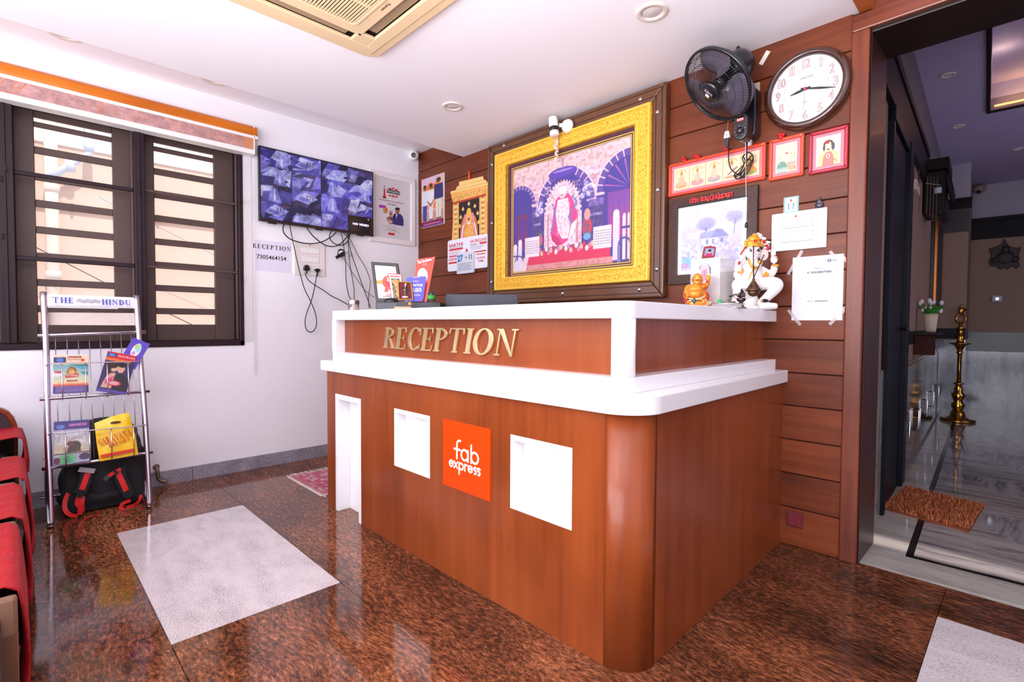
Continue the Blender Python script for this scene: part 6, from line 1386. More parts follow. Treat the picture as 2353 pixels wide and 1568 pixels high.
# pocket hoops
for (ua,va,ub,vb,zc,zb,us) in ((101,838,326,829,.83,.655,(142,196,246,294)),(105,997,341,972,.47,.32,(150,206,256,307))):
    x0 = rx(zc); pr_ = .078; pa, pb_ = at(ua,va,0,x0), at(ub,vb,0,x0); za, zb_ = pa[2]-.006, pb_[2]-.004
    hoop = build(MB().tube(spline([(x0+.012,YA,za),(x0+.045,YA+.015,za+.012),(x0+pr_,YA+.05,za+.014),(x0+pr_,YB-.05,zb_+.004),(x0+.045,YB-.012,zb_+.002),(x0+.012,YB,zb_)],6), .0034, 7), 'pocket_rail', steel_r, rk, smooth=True)
    for u in us:
        y = at(u,va,0,x0+pr_)[1]; t = (y-YA)/(YB-YA); zt_ = za+(zb_-za)*t+.012
        build(MB().tube([(x0+pr_,y,zt_),(rx(zb)+.062,y,zb+.010),(rx(zb)+.040,y,zb-.006),(rx(zb)+.004,y,zb-.012)], .0030, 6), 'pocket_wire', steel_r, rk, smooth=True)

# magazines in the rack
def slab_from_px(px4, x_off, zref, t, mat, name, parent=None, backwards=True):
    """px corners bl, br, tr, tl on a plane parallel to the rack slope, x_off in front of it"""
    n = np.array([1,0,.205]); n /= np.linalg.norm(n); p0 = np.array([rx(zref)+x_off,0,zref])
    P = [atp(u,v,p0,n) for u,v in px4]
    return P, n
def mag(name, label, cat, px4, x_off, zref, t, cvs, edge, group=None):
    P, n = slab_from_px(px4, x_off, zref, t, edge, name)
    fr = Frame(P[0], P[1]-P[0], (0,0,1)); ux = (P[1]-P[0]); w = np.linalg.norm(ux); ux /= w
    uy = P[3]-P[0]; uy = uy-ux*(uy@ux); h_ = np.linalg.norm(uy); uy /= h_
    nn = np.cross(ux,uy); nn = nn if nn@n > 0 else -nn
    fr = Frame(P[0],ux,uy,nn)
    th = thing(name, label, cat, P[0], group)
    build(MB().box(0,0,-t,w,h_,0,fr), 'pages', edge, th, bevel=.001, seg=1)
    put_print('cover', cvs, fr, .001,.001,w-.001,h_-.001,.0006, th)
    return th, fr, w, h_
def mini(ch, fr, x0, y0, x1, y1, mat, par, **k): return lettering(ch, fr, x0, y0, x1, y1, .0008, mat, par, **k)
cv = Canvas(64,76,(236,214,170)); cv.vgrad((236,220,170),(120,180,200),.25,.75); cv.rect(0,.78,1,1,(244,208,176)); cv.rect(0,0,1,.20,(70,50,130)); cv.vgrad((200,60,60),(240,200,140),.18,.27)
cv.poly([(.4,.75),(1,.75),(1,.66),(.7,.70)],(40,130,120)); cv.poly([(.55,.72),(1,.70),(1,.60),(.8,.62)],(90,170,190)); cv.poly([(.75,.55),(1,.56),(1,.46),(.85,.48)],(60,150,160)); cv.ell(.1,.5,.2,.06,(236,236,244),.8); cv.ell(.15,.55,.12,.03,(200,70,80))
cv.ell(.52,.56,.14,.13,(150,96,50)); cv.poly([(.38,.42),(.42,.66),(.55,.66),(.68,.50),(.66,.42)],(190,130,70)); cv.ell(.52,.54,.07,.07,(226,180,110)); cv.poly([(.34,.40),(.72,.42),(.72,.51),(.34,.47)],(208,40,34)); cv.rect(.38,.30,.68,.335,(160,50,50)); cv.noise(.08,40)
cv.rect(.02,.80,.36,.94,(50,50,80)); cv.ell(.19,.87,.11,.06,(70,110,200)); cv.ell(.84,.86,.06,.04,(226,90,60)); cv.rect(.44,.93,.80,.965,(170,90,90))
for k in range(5): cv.rect(.06,.025+.032*k,.94-.05*(k%2),.037+.032*k,(230,220,240),.7)
m1 = mag('magazine','cinema directory magazine with a tan and red cover in the upper left rack pocket','magazine',((121,906),(204,902),(200,813),(118,816)),.030,.72,.012,cv,paper)
mini('Cinema',m1[1],m1[2]*.40,m1[3]*.91,m1[2]*.80,m1[3]*.965,plain('ink_maroon',(120,40,50),.5),m1[0]); mini('Directory',m1[1],m1[2]*.40,m1[3]*.84,m1[2]*.84,m1[3]*.90,plain('ink_maroon',(120,40,50),.5),m1[0])
mini('STORIES',m1[1],m1[2]*.38,m1[3]*.435,m1[2]*.70,m1[3]*.475,paper,m1[0])
cv = Canvas(56,76,(56,44,90)); cv.rect(0,.84,1,1,(206,26,44)); cv.rect(0,.78,.85,.84,(226,110,40)); cv.rect(.0,.88,.34,.97,(50,60,110)); cv.ell(.17,.925,.11,.035,(90,130,210))
cv.poly([(.1,.1),(.2,.45),(.45,.5),(.5,.1)],(222,170,150)); cv.poly([(.45,.08),(.45,.42),(.62,.5),(.95,.40),(.98,.05)],(36,30,44)); cv.ell(.36,.62,.14,.10,(226,176,150)); cv.ell(.60,.62,.13,.11,(222,170,146)); cv.ell(.30,.68,.17,.08,(50,30,34)); cv.ell(.20,.55,.08,.16,(50,30,34)); cv.ell(.60,.71,.15,.06,(30,22,30)); cv.poly([(.18,.30),(.44,.42),(.40,.30),(.2,.18)],(206,80,130)); cv.ell(.50,.24,.24,.07,(200,30,44)); cv.ell(.50,.24,.18,.04,(240,220,226)); cv.noise(.06,30); cv.rect(0,0,1,.06,(90,70,170))
m2 = mag('magazine','magazine with a couple under a red heading, tilted in the upper right pocket','magazine',((220,898),(289,908),(324,838),(261,809)),.034,.72,.008,cv,plain('page_violet',(110,96,180),.5))
mini('Cinema Directory',m2[1],m2[2]*.38,m2[3]*.89,m2[2]*.96,m2[3]*.95,paper,m2[0]); mini('MANDARAM',m2[1],m2[2]*.34,m2[3]*.225,m2[2]*.68,m2[3]*.26,red_ink,m2[0])
cv = Canvas(40,52,(88,66,190)); cv.noise(.05,20); cv.ell(.50,.62,.24,.26,(240,240,250)); cv.ell(.52,.74,.18,.12,(170,220,190)); cv.ell(.42,.76,.09,.08,(190,210,90)); cv.ell(.60,.66,.10,.10,(150,220,230)); cv.ell(.45,.5,.09,.08,(220,140,200)); cv.rect(.3,.10,.72,.13,(220,214,250)); cv.ell(.5,.19,.04,.03,(240,240,250))
mag('booklet','small violet booklet with a pale head drawing behind the tilted magazine','booklet',((270,835),(310,850),(333,786),(298,772)),.030,.84,.004,cv,plain('page_violet',(110,96,180),.5))
cv = Canvas(64,76,(170,176,200)); cv.rect(0,.80,1,1,(78,66,130)); cv.rect(.42,.86,.94,.93,(150,80,150)); cv.ell(.18,.87,.12,.05,(100,130,210)); cv.vgrad((206,196,170),(180,184,206),.25,.78); cv.blot(12,.6,(232,232,240),.6,(0,.45,1,.78)); cv.blot(9,.66,(206,150,130),.6,(0,.3,.6,.75))
cv.ell(.60,.40,.16,.11,(84,70,70)); cv.poly([(.36,.25),(.44,.50),(.60,.52),(.74,.36),(.76,.26)],(92,78,76)); cv.ell(.45,.46,.09,.06,(120,84,70)); cv.ell(.36,.09,.26,.14,(110,190,140)); cv.ell(.36,.09,.12,.08,(80,160,120)); cv.ell(.86,.13,.16,.08,(84,66,96)); cv.ell(.08,.08,.1,.08,(110,50,80)); cv.rect(0,.22,1,.25,(120,100,90)); cv.noise(.1,40); cv.ell(.5,.68,.18,.06,(220,224,240),.7)
m4 = mag('magazine','magazine with a crouching figure on a violet and grey cover, lower left rack pocket','magazine',((123,1070),(206,1060),(205,962),(122,970)),.030,.38,.014,cv,plain('page_blue',(120,150,200),.5))
mini('CINEMA DIRECTORY',m4[1],m4[2]*.42,m4[3]*.87,m4[2]*.92,m4[3]*.92,plain('ink_pink',(220,170,200),.5),m4[0])
P4 = [(118,1068),(126,1066),(121,972),(112,974)]
# yellow carrier bag
n = np.array([1,0,.205]); n /= np.linalg.norm(n); p0 = np.array([rx(.38)+.028,0,.38])
oc = [(229,1061),(318,1045),(311,1000),(303,974),(297,951),(290,949),(255,958),(217,973),(222,1020)]
ic_ = [atp(u,v,p0,n) for u,v in oc]; bfx = np.array([0,1,0.]); bfy = np.cross(n,bfx); 
if bfy[2] < 0: bfy = -bfy
YBF = Frame(atp(229,1061,p0,n),bfx,bfy,n); lp2 = [YBF.L(p)[:2] for p in ic_]
yb = thing('carrier_bag', 'yellow plastic shop bag with red lettering in the lower right rack pocket', 'bag', YBF.o)
ylw = plain('bag_yellow', (240,196,16), .28, var=.10, nscale=9, bump=.9, bscale=14, coat=.3)
import bmesh
bm = bmesh.new(); cen = np.mean(np.array(lp2),axis=0); nn_ = len(lp2); rr = random.Random(8)
outer = []
for i in range(nn_):
    a, b = np.array(lp2[i]), np.array(lp2[(i+1)%nn_])
    for k in range(4): outer.append(a+(b-a)*k/4)
rings = []
for s_ in (1,.86,.66,.44,.2):
    rings.append([cen+(p-cen)*s_ for p in outer])
def hgt(p, s_, side): return side*(.014*(1-s_**3)+.003*math.sin(p[0]*70)*math.sin(p[1]*50)*(1-s_**4))
m_ = MB()
for side in (1,-1):
    V = []; no = len(outer)
    for s_, rg in zip((1,.86,.66,.44,.2), rings):
        for p in rg: V.append(YBF.P(p[0],p[1],hgt(p,s_,side)))
    V.append(YBF.P(cen[0],cen[1],hgt(cen,0,side))); F = []
    for r_ in range(4):
        for k in range(no): a=r_*no+k; b=r_*no+(k+1)%no; F.append((a,b,b+no,a+no))
    for k in range(no): F.append((4*no+k,4*no+(k+1)%no,5*no))
    m_.add(V,F)
ybody = build(m_, 'bag_body', ylw, yb, smooth=True)
surf = lambda X, Y: .0225-.10*((X-cen[0])**2+(Y-cen[1])**2)
bx0 = lambda u,v: YBF.L(atp(u,v,p0+n*.022,n))
q1, q2 = bx0(230,1027), bx0(305,1001)
ang = math.degrees(math.atan2(q2[1]-q1[1], q2[0]-q1[0])); LFm = Frame(YBF.P(q1[0],q1[1],.0185),YBF.x,YBF.y,YBF.n).rot(ang)
redl = plain('bag_red',(206,40,16),.4); Lw = math.hypot(q2[0]-q1[0],q2[1]-q1[1])
serif_letters('SARAVANA', LFm, 0,0,Lw*1.0,.040,.0, redl, yb, .0007, gap=.08); serif_letters('DRESSES', LFm, Lw*.24,-.022,Lw*.88,-.004,.0, redl, yb, .0007, gap=.08)
q1, q2 = bx0(232,1053), bx0(309,1038); build(MB().prism([(q1[0],q1[1]),(q2[0],q2[1]),(q2[0]+.0,q2[1]+.017),(q1[0],q1[1]+.017)],.011,.0155,YBF), 'red_band', redl, yb)
q1 = bx0(266,971); build(MB().prism(circ(q1[0],q1[1],.024,.007,20),.011,.0175,YBF), 'handle_slot', plain('slot_brown',(90,30,14),.6), yb)

# backpack under the rack
KX = .20
bp_ = thing('backpack', 'black backpack with red straps standing on the floor behind the rack', 'backpack', (.2,-2.31,0))
bfab = plain('backpack_fabric', (22,22,28), .75, var=.15, nscale=20, bump=.4, bscale=120)
m_ = MB(); m_.ell((.19,-2.30,.17),(.135,.215,.17)).ell((.18,-2.30,.33),(.115,.18,.16)).ell((.19,-2.31,.08),(.14,.215,.08)).ell((.17,-2.30,.44),(.08,.13,.07)).box(.09,-2.485,.005,.30,-2.125,.33).box(.10,-2.46,.29,.27,-2.15,.45)
build(m_, 'pack_body', bfab, bp_, remesh=.012, csmooth=6)
m_ = MB(); m_.ell((.285,-2.31,.17),(.045,.10,.14)).ell((.275,-2.31,.33),(.04,.08,.08)); build(m_, 'back_pad', bfab, bp_, remesh=.009, csmooth=5)
stp = plain('strap_red', (216,24,28), .5, bump=.3, bscale=150); strap_blk = plain('strap_black', (16,16,20), .8)
def band(px, x, w, mat, name, t=.004, par=None):
    P = spline([at(u,v,0,x+ (o if True else 0)) for u,v,o in px], 6); V=[]; F=[]
    for i,p in enumerate(P):
        tn = P[min(i+1,len(P)-1)]-P[max(i-1,0)]; tn /= np.linalg.norm(tn)+1e-9; sd = np.cross(tn,np.array([1,0,0.])); sd /= np.linalg.norm(sd)+1e-9
        up = np.cross(sd,tn)
        for a,b in ((-1,-1),(1,-1),(1,1),(-1,1)): V.append(p+sd*a*w/2+up*b*t/2)
    for i in range(len(P)-1):
        for k in range(4): F.append((i*4+k,i*4+(k+1)%4,(i+1)*4+(k+1)%4,(i+1)*4+k))
    F += [(0,1,2,3),tuple((len(P)-1)*4+k for k in (3,2,1,0))]
    return build(MB().add(V,F), name, mat, par or bp_)
X_ = .335
band([(199,1075,0),(196,1105,.012),(183,1135,.02)],X_,.055,strap_blk,'shoulder_pad',.012); band([(272,1075,0),(280,1105,.012),(298,1138,.02)],X_,.055,strap_blk,'shoulder_pad',.012)
band([(202,1087,.01),(193,1112,.02),(184,1135,.022)],X_,.026,stp,'red_strap'); band([(270,1084,.01),(283,1112,.02),(296,1142,.022)],X_,.026,stp,'red_strap')
band([(186,1138,.02),(180,1155,.02),(186,1165,.02),(186,1178,.015)],X_,.030,stp,'strap_tail'); band([(190,1142,.02),(188,1160,.025),(183,1183,.02)],X_,.02,stp,'strap_tail')
band([(160,1128,-.04),(150,1150,-.03),(150,1172,-.01),(162,1184,.01),(178,1186,.02)],X_,.020,stp,'red_strap')
band([(328,1104,-.06),(327,1125,-.05),(320,1150,-.02),(306,1162,.02),(290,1168,.03)],X_,.016,stp,'red_strap')
band([(276,1170,.02),(282,1158,.02),(300,1150,.02)],X_,.018,stp,'red_strap'); band([(276,1170,.03),(292,1174,.04),(312,1172,.05)],X_,.018,stp,'red_strap')
band([(278,1078,.02),(262,1086,.025),(250,1095,.025)],X_,.020,stp,'chest_strap'); band([(250,1094,.025),(240,1104,.025)],X_,.022,plain('buckle_grey',(60,60,68),.4),'buckle',.008)
band([(181,1079,.02),(218,1083,.02)],X_,.026,plain('pack_label_grey',(168,166,170),.5),'reflective_label',.003)
band([(177,1136,.03),(190,1142,.03)],X_,.018,blk,'slider_buckle',.007); band([(289,1143,.03),(304,1138,.03)],X_,.018,blk,'slider_buckle',.007); band([(262,1080,.032),(270,1090,.032)],X_,.014,blk,'slider_buckle',.006)
P = spline([at(u,v,2,.006) for u,v in ((190,1196),(205,1190),(222,1182),(230,1176))],6); build(MB().tube(P,.006,6,flat=.3), 'strap_end', stp, bp_, smooth=True)

# ================================================================ sofa with red covers at the left edge
sofa = thing('sofa', 'long wooden sofa with dark upholstery along the left edge of the picture', 'sofa', (1.0,-3.0,0))
sw = wood('sofa_wood', ((70,26,10),(128,52,20),(160,76,34)), 'x', .3, 1, .5, .1); up = plain('sofa_upholstery', (58,40,48), .8, var=.15, nscale=40)
tanw = plain('sofa_tan_wood', (112,78,56), .5, var=.2, nscale=12)
build(MB().box(.20,-3.35,.10,2.6,-2.70,.30), 'seat_base', plain('sofa_base',(62,52,58),.7,var=.2), sofa, bevel=.01)
build(MB().box(.20,-3.30,.30,2.6,-2.70,.40), 'seat_cushion', up, sofa, bevel=.03, seg=3)
build(MB().box(.20,-3.42,.10,2.6,-3.30,.85), 'back_rest', up, sofa, bevel=.03, seg=3)
# arched end panel near the white wall
pa_ = [at(u,v,0,.16) for u,v in ((42,1050),(42,1000),(40,975),(32,957),(20,944),(8,938),(-6,935))]
arc_ = [(p[1],p[2]) for p in pa_]
ycn = -2.78; zt_ = arc_[-1][1]
outer = [(arc_[0][0],.08),(arc_[0][0],.3)]+arc_+[(-2.80,zt_+.004),(-2.88,zt_-.01),(-2.96,zt_-.06),(-3.0,zt_-.15),(-3.0,.08)]
c_ = np.mean(np.array(outer),axis=0); inner = [(c_[0]+(a-c_[0])*.80, c_[1]+(b-c_[1])*.84) for a,b in outer]
YZ = Frame((.14,0,0),(0,1,0),(0,0,1),(1,0,0))
build(MB().ring(outer,inner,0,.05,YZ), 'arched_arm_frame', sw, sofa, bevel=.008, seg=2); build(MB().prism(inner,.01,.04,YZ), 'arm_upholstery', up, sofa)
for x in (.56,1.12,1.68,2.3):
    o = build(MB().prism([(-.02,.0),(.02,.0),(.028,.12),(.030,.34),(.012,.42),(-.012,.42),(-.028,.34),(-.026,.12)],0,.05,Frame((x,-2.672,0),(1,0,0),(0,0,1),(0,-1,0))), 'front_post', tanw, sofa, bevel=.008)
redc = plain('red_cloth', (168,6,22), .7, var=.15, nscale=16, bump=.5, bscale=60)
def cloth(x0, x1, zt, zb, label, seed, yo=0.0, am=1.0):
    rr = random.Random(seed); nx, nz = 40, 22; V = []; ph = rr.uniform(0,6)
    prof = []
    for j in range(nz+1):
        t = j/nz
        if t < .38: prof.append((-3.2+(.56)*t/.38, zt+.01*math.sin(t*18)))
        else:
            s_ = (t-.38)/.62; prof.append((-2.64+.012*math.sin(s_*3), zt-(zt-zb)*s_))
    for i in range(nx+1):
        x = x0+(x1-x0)*i/nx
        for j,(y,z) in enumerate(prof):
            s_ = max(0,(j/nz-.38)/.62); f = am*(.010*s_**1.2*math.sin(i*.9+ph)+.006*s_*math.sin(i*2.1+ph*2))
            V.append((x+.008*math.sin(j*.8+i*.2)*s_, y+f+yo+.004*s_, z+.02*s_*s_*math.sin(i*.7+ph)+.004*math.sin(i*.8)*math.sin(j*1.1)))
    F = [(i*(nz+1)+j,(i+1)*(nz+1)+j,(i+1)*(nz+1)+j+1,i*(nz+1)+j+1) for i in range(nx) for j in range(nz)]
    o = build(MB().add(V,F), 'seat_cover', redc, smooth=True, fix=False); s_ = o.modifiers.new('thick','SOLIDIFY'); s_.thickness = .005
    tag(o, label, 'cloth'); return o
cloth(.17,.50,.50,.30,'crumpled red cloth over the far arm of the sofa, nearest the white wall',3,-.004)
cloth(.60,1.06,.425,.10,'red cloth draped over the sofa seat front beside the magazine rack',5,-.002)
cloth(1.16,1.64,.425,.14,'red cloth over the sofa seat front, left of the grey floor tile',9,-.016,.8)
cloth(1.70,2.25,.425,.16,'red cloth over the nearest sofa seat front at the lower left edge',12,-.030,.6)

# rug behind the counter
rg = thing('rug', 'faded red and cream woven rug with tassels behind the left end of the counter', 'rug', (.65,-.9,0))
cv = Canvas(60,90,(214,176,180)); cv.rect(.03,.02,.97,.98,(196,120,134)); cv.rect(.07,.05,.93,.95,(216,184,188)); cv.blot(24,.55,(186,60,90),.7,(.07,.05,.93,.95)); cv.line([(.12,.08),(.88,.08),(.88,.92),(.12,.92),(.12,.08)],.02,(190,60,90)); cv.blot(30,.6,(170,70,100),.6,(.0,.0,1,1)); cv.line([(.0,.005),(.0,.995)],.02,(226,216,206)); cv.rect(0,0,1,.012,(228,218,206))
RUGF = Frame((0,0,0),(1,0,0),(0,1,0),(0,0,1))
build(MB().box(.385,-1.335,.0,.925,-.48,.006), 'rug_body', plain('rug_edge',(226,214,204),.9), rg)
put_print('rug_pattern', cv, RUGF, .387,-1.333,.923,-.482,.0065, rg, printed('rug_print', .9))
m_ = MB(); rr = random.Random(6)
for x, d in ((.385,-1),(.925,1)):
    for k in range(48):
        y = -1.33+k*.018; e = rr.uniform(-.012,.012); m_.tube([(x,y,.004),(x+d*.02,y+e*.5,.006),(x+d*.042,y+e,.003)], .0022, 5)
build(m_, 'tassel_fringe', plain('tassel_cream',(226,216,204),.8), rg, kind='stuff')

# ================================================================ things on the counter, left end
CT = 1.137
def facing(u, v, p0, turn=0, lean=0):
    """frame at the pixel on a vertical plane through p0 facing the viewer"""
    n = -_F*np.array([1,1,0]); n /= np.linalg.norm(n); t = math.radians(turn); n = np.array([n[0]*math.cos(t)-n[1]*math.sin(t), n[0]*math.sin(t)+n[1]*math.cos(t), 0])
    ux = np.cross([0,0,1.0], n); o = atp(u,v,p0,n)
    return Frame(o, ux, (0,0,1), n).lean(lean) if lean else Frame(o, ux, (0,0,1), n)
# digital video recorder
rec = thing('video_recorder', 'flat black video recorder box under the certificate and cards', 'video recorder', (1.62,-1.05,CT))
nf_ = (facing(935,700,(1.6,-1.12,1.15)))
f = Frame(nf_.P(0,0,0), nf_.x, nf_.y, nf_.n); f.o = np.array([f.o[0],f.o[1],CT])
hw_ = .15
xl = f.L(atp(863,700,f.o,f.n))[0]; xr = f.L(atp(1012,700,f.o,f.n))[0]
build(MB().box(xl,0,-.20,xr,.046,0,f), 'case', plain('recorder_black',(24,24,30),.35,var=.1), rec, bevel=.003)
build(MB().box(xl+.005,.006,0,xl+(xr-xl)*.33,.040,.002,f), 'front_plate', plain('recorder_grey',(50,50,62),.3), rec, bevel=.001)
TOPZ = CT+.046
def standee(name, label, cat, px4, p0, turn, lean, t, mat, r=0.0):
    """board whose silhouette corners (bl, br, tr, tl) fall on the pixels given"""
    fr = facing(px4[0][0], px4[0][1], p0, turn, lean)
    P = [fr.L(atp(u,v,fr.o,fr.n))[:2] for u,v in px4]
    th = thing(name, label, cat, fr.P((P[0][0]+P[1][0])/2, min(P[0][1],P[1][1]), 0))
    return th, fr, P
def inset(P, k, k2=None):
    c = np.mean(np.array(P),axis=0); k2 = k2 or k
    return [(c[0]+(a-c[0])*k, c[1]+(b-c[1])*k2) for a,b in P]
def quad_canvas(name, cv, fr, P, c, parent, mat=None):
    """print fitted to the quad P (bl, br, tr, tl)"""
    ob = put_print(name, cv, Frame((0,0,0),(1,0,0),(0,1,0),(0,0,1)), 0,0,1,1,0,None,mat)
    me = ob.data; off = np.array(ob['_w'][:]); V = []
    for v in me.vertices:
        s_, t_ = v.co[0]+off[0], v.co[1]+off[1]; q = [(P[0][i]*(1-s_)+P[1][i]*s_)*(1-t_)+(P[3][i]*(1-s_)+P[2][i]*s_)*t_ for i in (0,1)]; V.append(fr.P(q[0],q[1],c))
    V = np.array(V); lo, hi = V.min(0), V.max(0); o_ = np.array([(lo[0]+hi[0])/2,(lo[1]+hi[1])/2,lo[2]]); me.vertices.foreach_set('co',(V-o_).reshape(-1)); me.update()
    ob['_w'] = [float(q) for q in o_]; ob.location = Vector(o_); parent_to(ob, parent); return ob
# framed certificate
th, fr, P = standee('framed_certificate','black framed certificate with a red rosette leaning at the left of the counter','certificate',[(864,693),(928,693),(914,606),(853,602)],(1.45,-1.02,TOPZ),-8,4,.02,None)
I = inset(P,.80,.84)
build(MB().ring(P,I,-.012,.006,fr), 'frame', plain('certificate_black',(22,16,16),.35), th, bevel=.002)
build(MB().prism(inset(P,.84,.87),-.010,.0,fr), 'backing', paper, th)
cv = Canvas(44,64,(226,222,226)); cv.rect(.0,.44,.45,.54,(240,160,50)); cv.ell(.62,.48,.34,.22,(226,60,40)); cv.ell(.62,.48,.27,.175,(240,120,90)); cv.ell(.62,.48,.24,.155,(214,40,30)); cv.poly([(.40,.34),(.30,.18),(.40,.21),(.46,.16),(.52,.32)],(220,50,40)); cv.rect(.3,.82,.72,.835,(150,150,160)); cv.rect(.25,.12,.7,.13,(150,150,160)); cv.rect(.1,.9,.9,.905,(200,200,206)); cv.rect(.22,.04,.36,.065,(230,80,60)); cv.rect(.37,.04,.7,.065,(90,90,110))
quad_canvas('certificate_print', cv, fr, I, .0005, th)
cc_ = np.mean(np.array(I),axis=0); lettering('goibibo', fr, cc_[0]-.005, I[0][1]+.012, cc_[0]+.045, I[0][1]+.024, .0012, plain('ink_orange',(226,80,50),.5), th); lettering('go', fr, cc_[0]-.002, cc_[1]+.003, cc_[0]+.032, cc_[1]+.026, .0012, paper, th, bold=.03)
# red standee
th, fr, P = standee('red_standee','tall red acrylic standee with an oval window leaning back against the wood','sign',[(972,694),(979,694),(1000,590),(957,596)],(1.72,-.93,TOPZ),6,14,.004,None)
P = [fr.L(atp(u,v,fr.o,fr.n))[:2] for u,v in ((947,694),(980,694),(1000,590),(957,596))]
build(MB().prism(P,-.004,.0,fr), 'panel', plain('acrylic_red',(238,56,28),.25,coat=.4), th)
cF_ = fr.L(atp(971,634,fr.o,fr.n)); build(MB().prism(circ(cF_[0],cF_[1],.028,.045,28),.0,.0012,fr), 'oval_print', plain('oval_grey',(226,222,224),.4), th)
a_ = fr.L(atp(961,607,fr.o,fr.n)); b_ = fr.L(atp(992,599,fr.o,fr.n)); f2 = fr.off(a_[0],a_[1],.0).rot(math.degrees(math.atan2(b_[1]-a_[1],b_[0]-a_[0]))); L2 = math.hypot(b_[0]-a_[0],b_[1]-a_[1])
lettering('Sai Enclave', f2, 0,0,L2,.018,.0005,paper,th,bold=.03); lettering('Residency', f2, L2*.28,-.016,L2*.62,-.008,.0005,paper,th)
for u,v in ((960,599),(996,594)):
    q = fr.L(atp(u,v,fr.o,fr.n)); build(MB().lathe([(.005,0),(.004,.004),(0,.005)],fr.off(q[0],q[1],0),10),'corner_screw',chrome,th)
# blue standee
th, fr, P = standee('blue_standee','blue rating standee with rounded corners reading .0/5 beside the idol picture','sign',[(946,692),(972,692),(980,635),(934,637)],(1.70,-1.02,TOPZ),2,8,.004,None)
P = [fr.L(atp(u,v,fr.o,fr.n))[:2] for u,v in ((934,693),(972,693),(980,635),(934,637))]
def roundq(P, r=.012, n=4):
    out = []
    for i in range(4):
        a, b, c = np.array(P[i-1]), np.array(P[i]), np.array(P[(i+1)%4]); u1 = (a-b)/np.linalg.norm(a-b)*r; u2 = (c-b)/np.linalg.norm(c-b)*r
        for k in range(n+1): t = k/n; out.append(tuple((b+u1)*(1-t)**2+2*b*t*(1-t)+(b+u2)*t*t))
    return out
build(MB().prism(roundq(P),-.003,.0,fr), 'panel', plain('acrylic_blue',(70,62,200),.3,coat=.3), th)
q = lambda u,v: fr.L(atp(u,v,fr.o,fr.n))[:2]
def qt(s_, u0, v0, u1, v1, bd=0.0): a_, b_ = q(u0,v1), q(u1,v0); lettering(s_, fr, a_[0],a_[1],b_[0],b_[1],.0005,paper,th,bold=bd)
qt('Sai Enclave',949,636,963,639); qt('guest of',949,645,962,649); qt('Rated Hotel',944,652,971,658,.02); qt('4.0/5',945,662,969,671,.03); qt('Certificate',950,676,966,680)
# red bordered deity card
th, fr, P = standee('deity_card','white and red bordered deity card between the certificate and the small idol','card',[(900,692),(932,692),(922,630),(891,628)],(1.55,-1.10,TOPZ),-6,8,.004,None)
build(MB().prism(roundq(P,.008),-.003,.0,fr), 'card_body', plain('card_red',(170,24,36),.4), th)
cv = Canvas(34,62,(238,232,228)); cv.rect(.1,.90,.9,.95,(220,80,80)); cv.rect(.16,.02,.84,.84,(60,40,30)); cv.ell(.5,.72,.3,.09,(226,130,50)); cv.poly([(.25,.7),(.4,.5),(.45,.1),(.6,.1),(.65,.5),(.8,.7),(.6,.62),(.4,.62)],(214,140,60)); cv.ell(.5,.22,.16,.04,(240,190,100)); cv.blot(10,.6,(240,220,180),.5,(.16,.02,.84,.84))
quad_canvas('card_face', cv, fr, inset(P,.90,.94), .0006, th)
# small framed idol
th, fr, P = standee('small_framed_idol','small brass framed relief of a standing deity on a maroon ground','picture',[(916,690),(951,690),(946,648),(914,647)],(1.56,-1.17,TOPZ),-4,5,.01,None)
I = inset(P,.82,.86); build(MB().ring(P,I,-.014,.006,fr), 'frame', plain('frame_brass',(130,98,50),.3,.7), th, bevel=.002); build(MB().prism(inset(P,.86,.9),-.012,.0,fr), 'velvet_back', plain('velvet_maroon',(104,24,40),.8), th)
c_ = np.mean(np.array(I),axis=0); f3 = fr.off(c_[0],c_[1],0)
build(MB().ell((0,-.034,.004),(.018,.006,.006),f3), 'lotus_base', plain('lotus_pink',(236,190,186),.5), th, smooth=True)
build(MB().ell((0,-.012,.004),(.007,.022,.005),f3).ell((.001,.016,.005),(.006,.010,.005),f3).tube([f3.P(0,.008,.005),f3.P(-.014,.004,.006),f3.P(-.016,.018,.006)],.0022,6).tube([f3.P(0,.008,.005),f3.P(.012,.012,.006),f3.P(.014,-.002,.006)],.0022,6), 'idol_figure', plain('idol_green',(60,84,54),.4), th, smooth=True)
build(MB().ell((.001,.026,.006),(.005,.005,.005),f3).ell((.002,.036,.006),(.006,.005,.004),f3).ell((-.003,.004,.009),(.004,.004,.002),f3), 'idol_head', plain('idol_ivory',(230,196,160),.5), th, smooth=True)
# mouse, incense box, bottle, cup, monitor
o_m = cam_pt(900,691,1.0); 
def on_top(u, depth_pt, z): q_ = atp(u,700,depth_pt,-_F*np.array([1,1,0])); return np.array([q_[0],q_[1],z])
m0 = on_top(899,(1.5,-1.16,z_:=TOPZ),TOPZ)
tag(build(MB().ell((0,0,.0),(.040,.026,.020),Frame(m0+np.array([0,0,.004]),_R*np.array([1,1,0])/np.linalg.norm(_R[:2]),(-_R[1],_R[0],0),(0,0,1)),18,10),'computer_mouse',blk,smooth=True),'black computer mouse lying on the recorder in front of the certificate','mouse')
b0_ = on_top(930,(1.6,-1.16,1.14),CT); fI = Frame(b0_,f.x,(0,0,1),f.n)
ib = thing('incense_box', 'narrow wooden incense stick box lying on the front of the recorder', 'box', b0_)
build(MB().box(-.045,.006,.03,.045,.018,.055,fI), 'box_body', plain('incense_wood',(206,164,130),.6,var=.1), ib, bevel=.004); build(MB().box(-.04,0,.03,.04,.006,.05,fI), 'base', blk, ib)
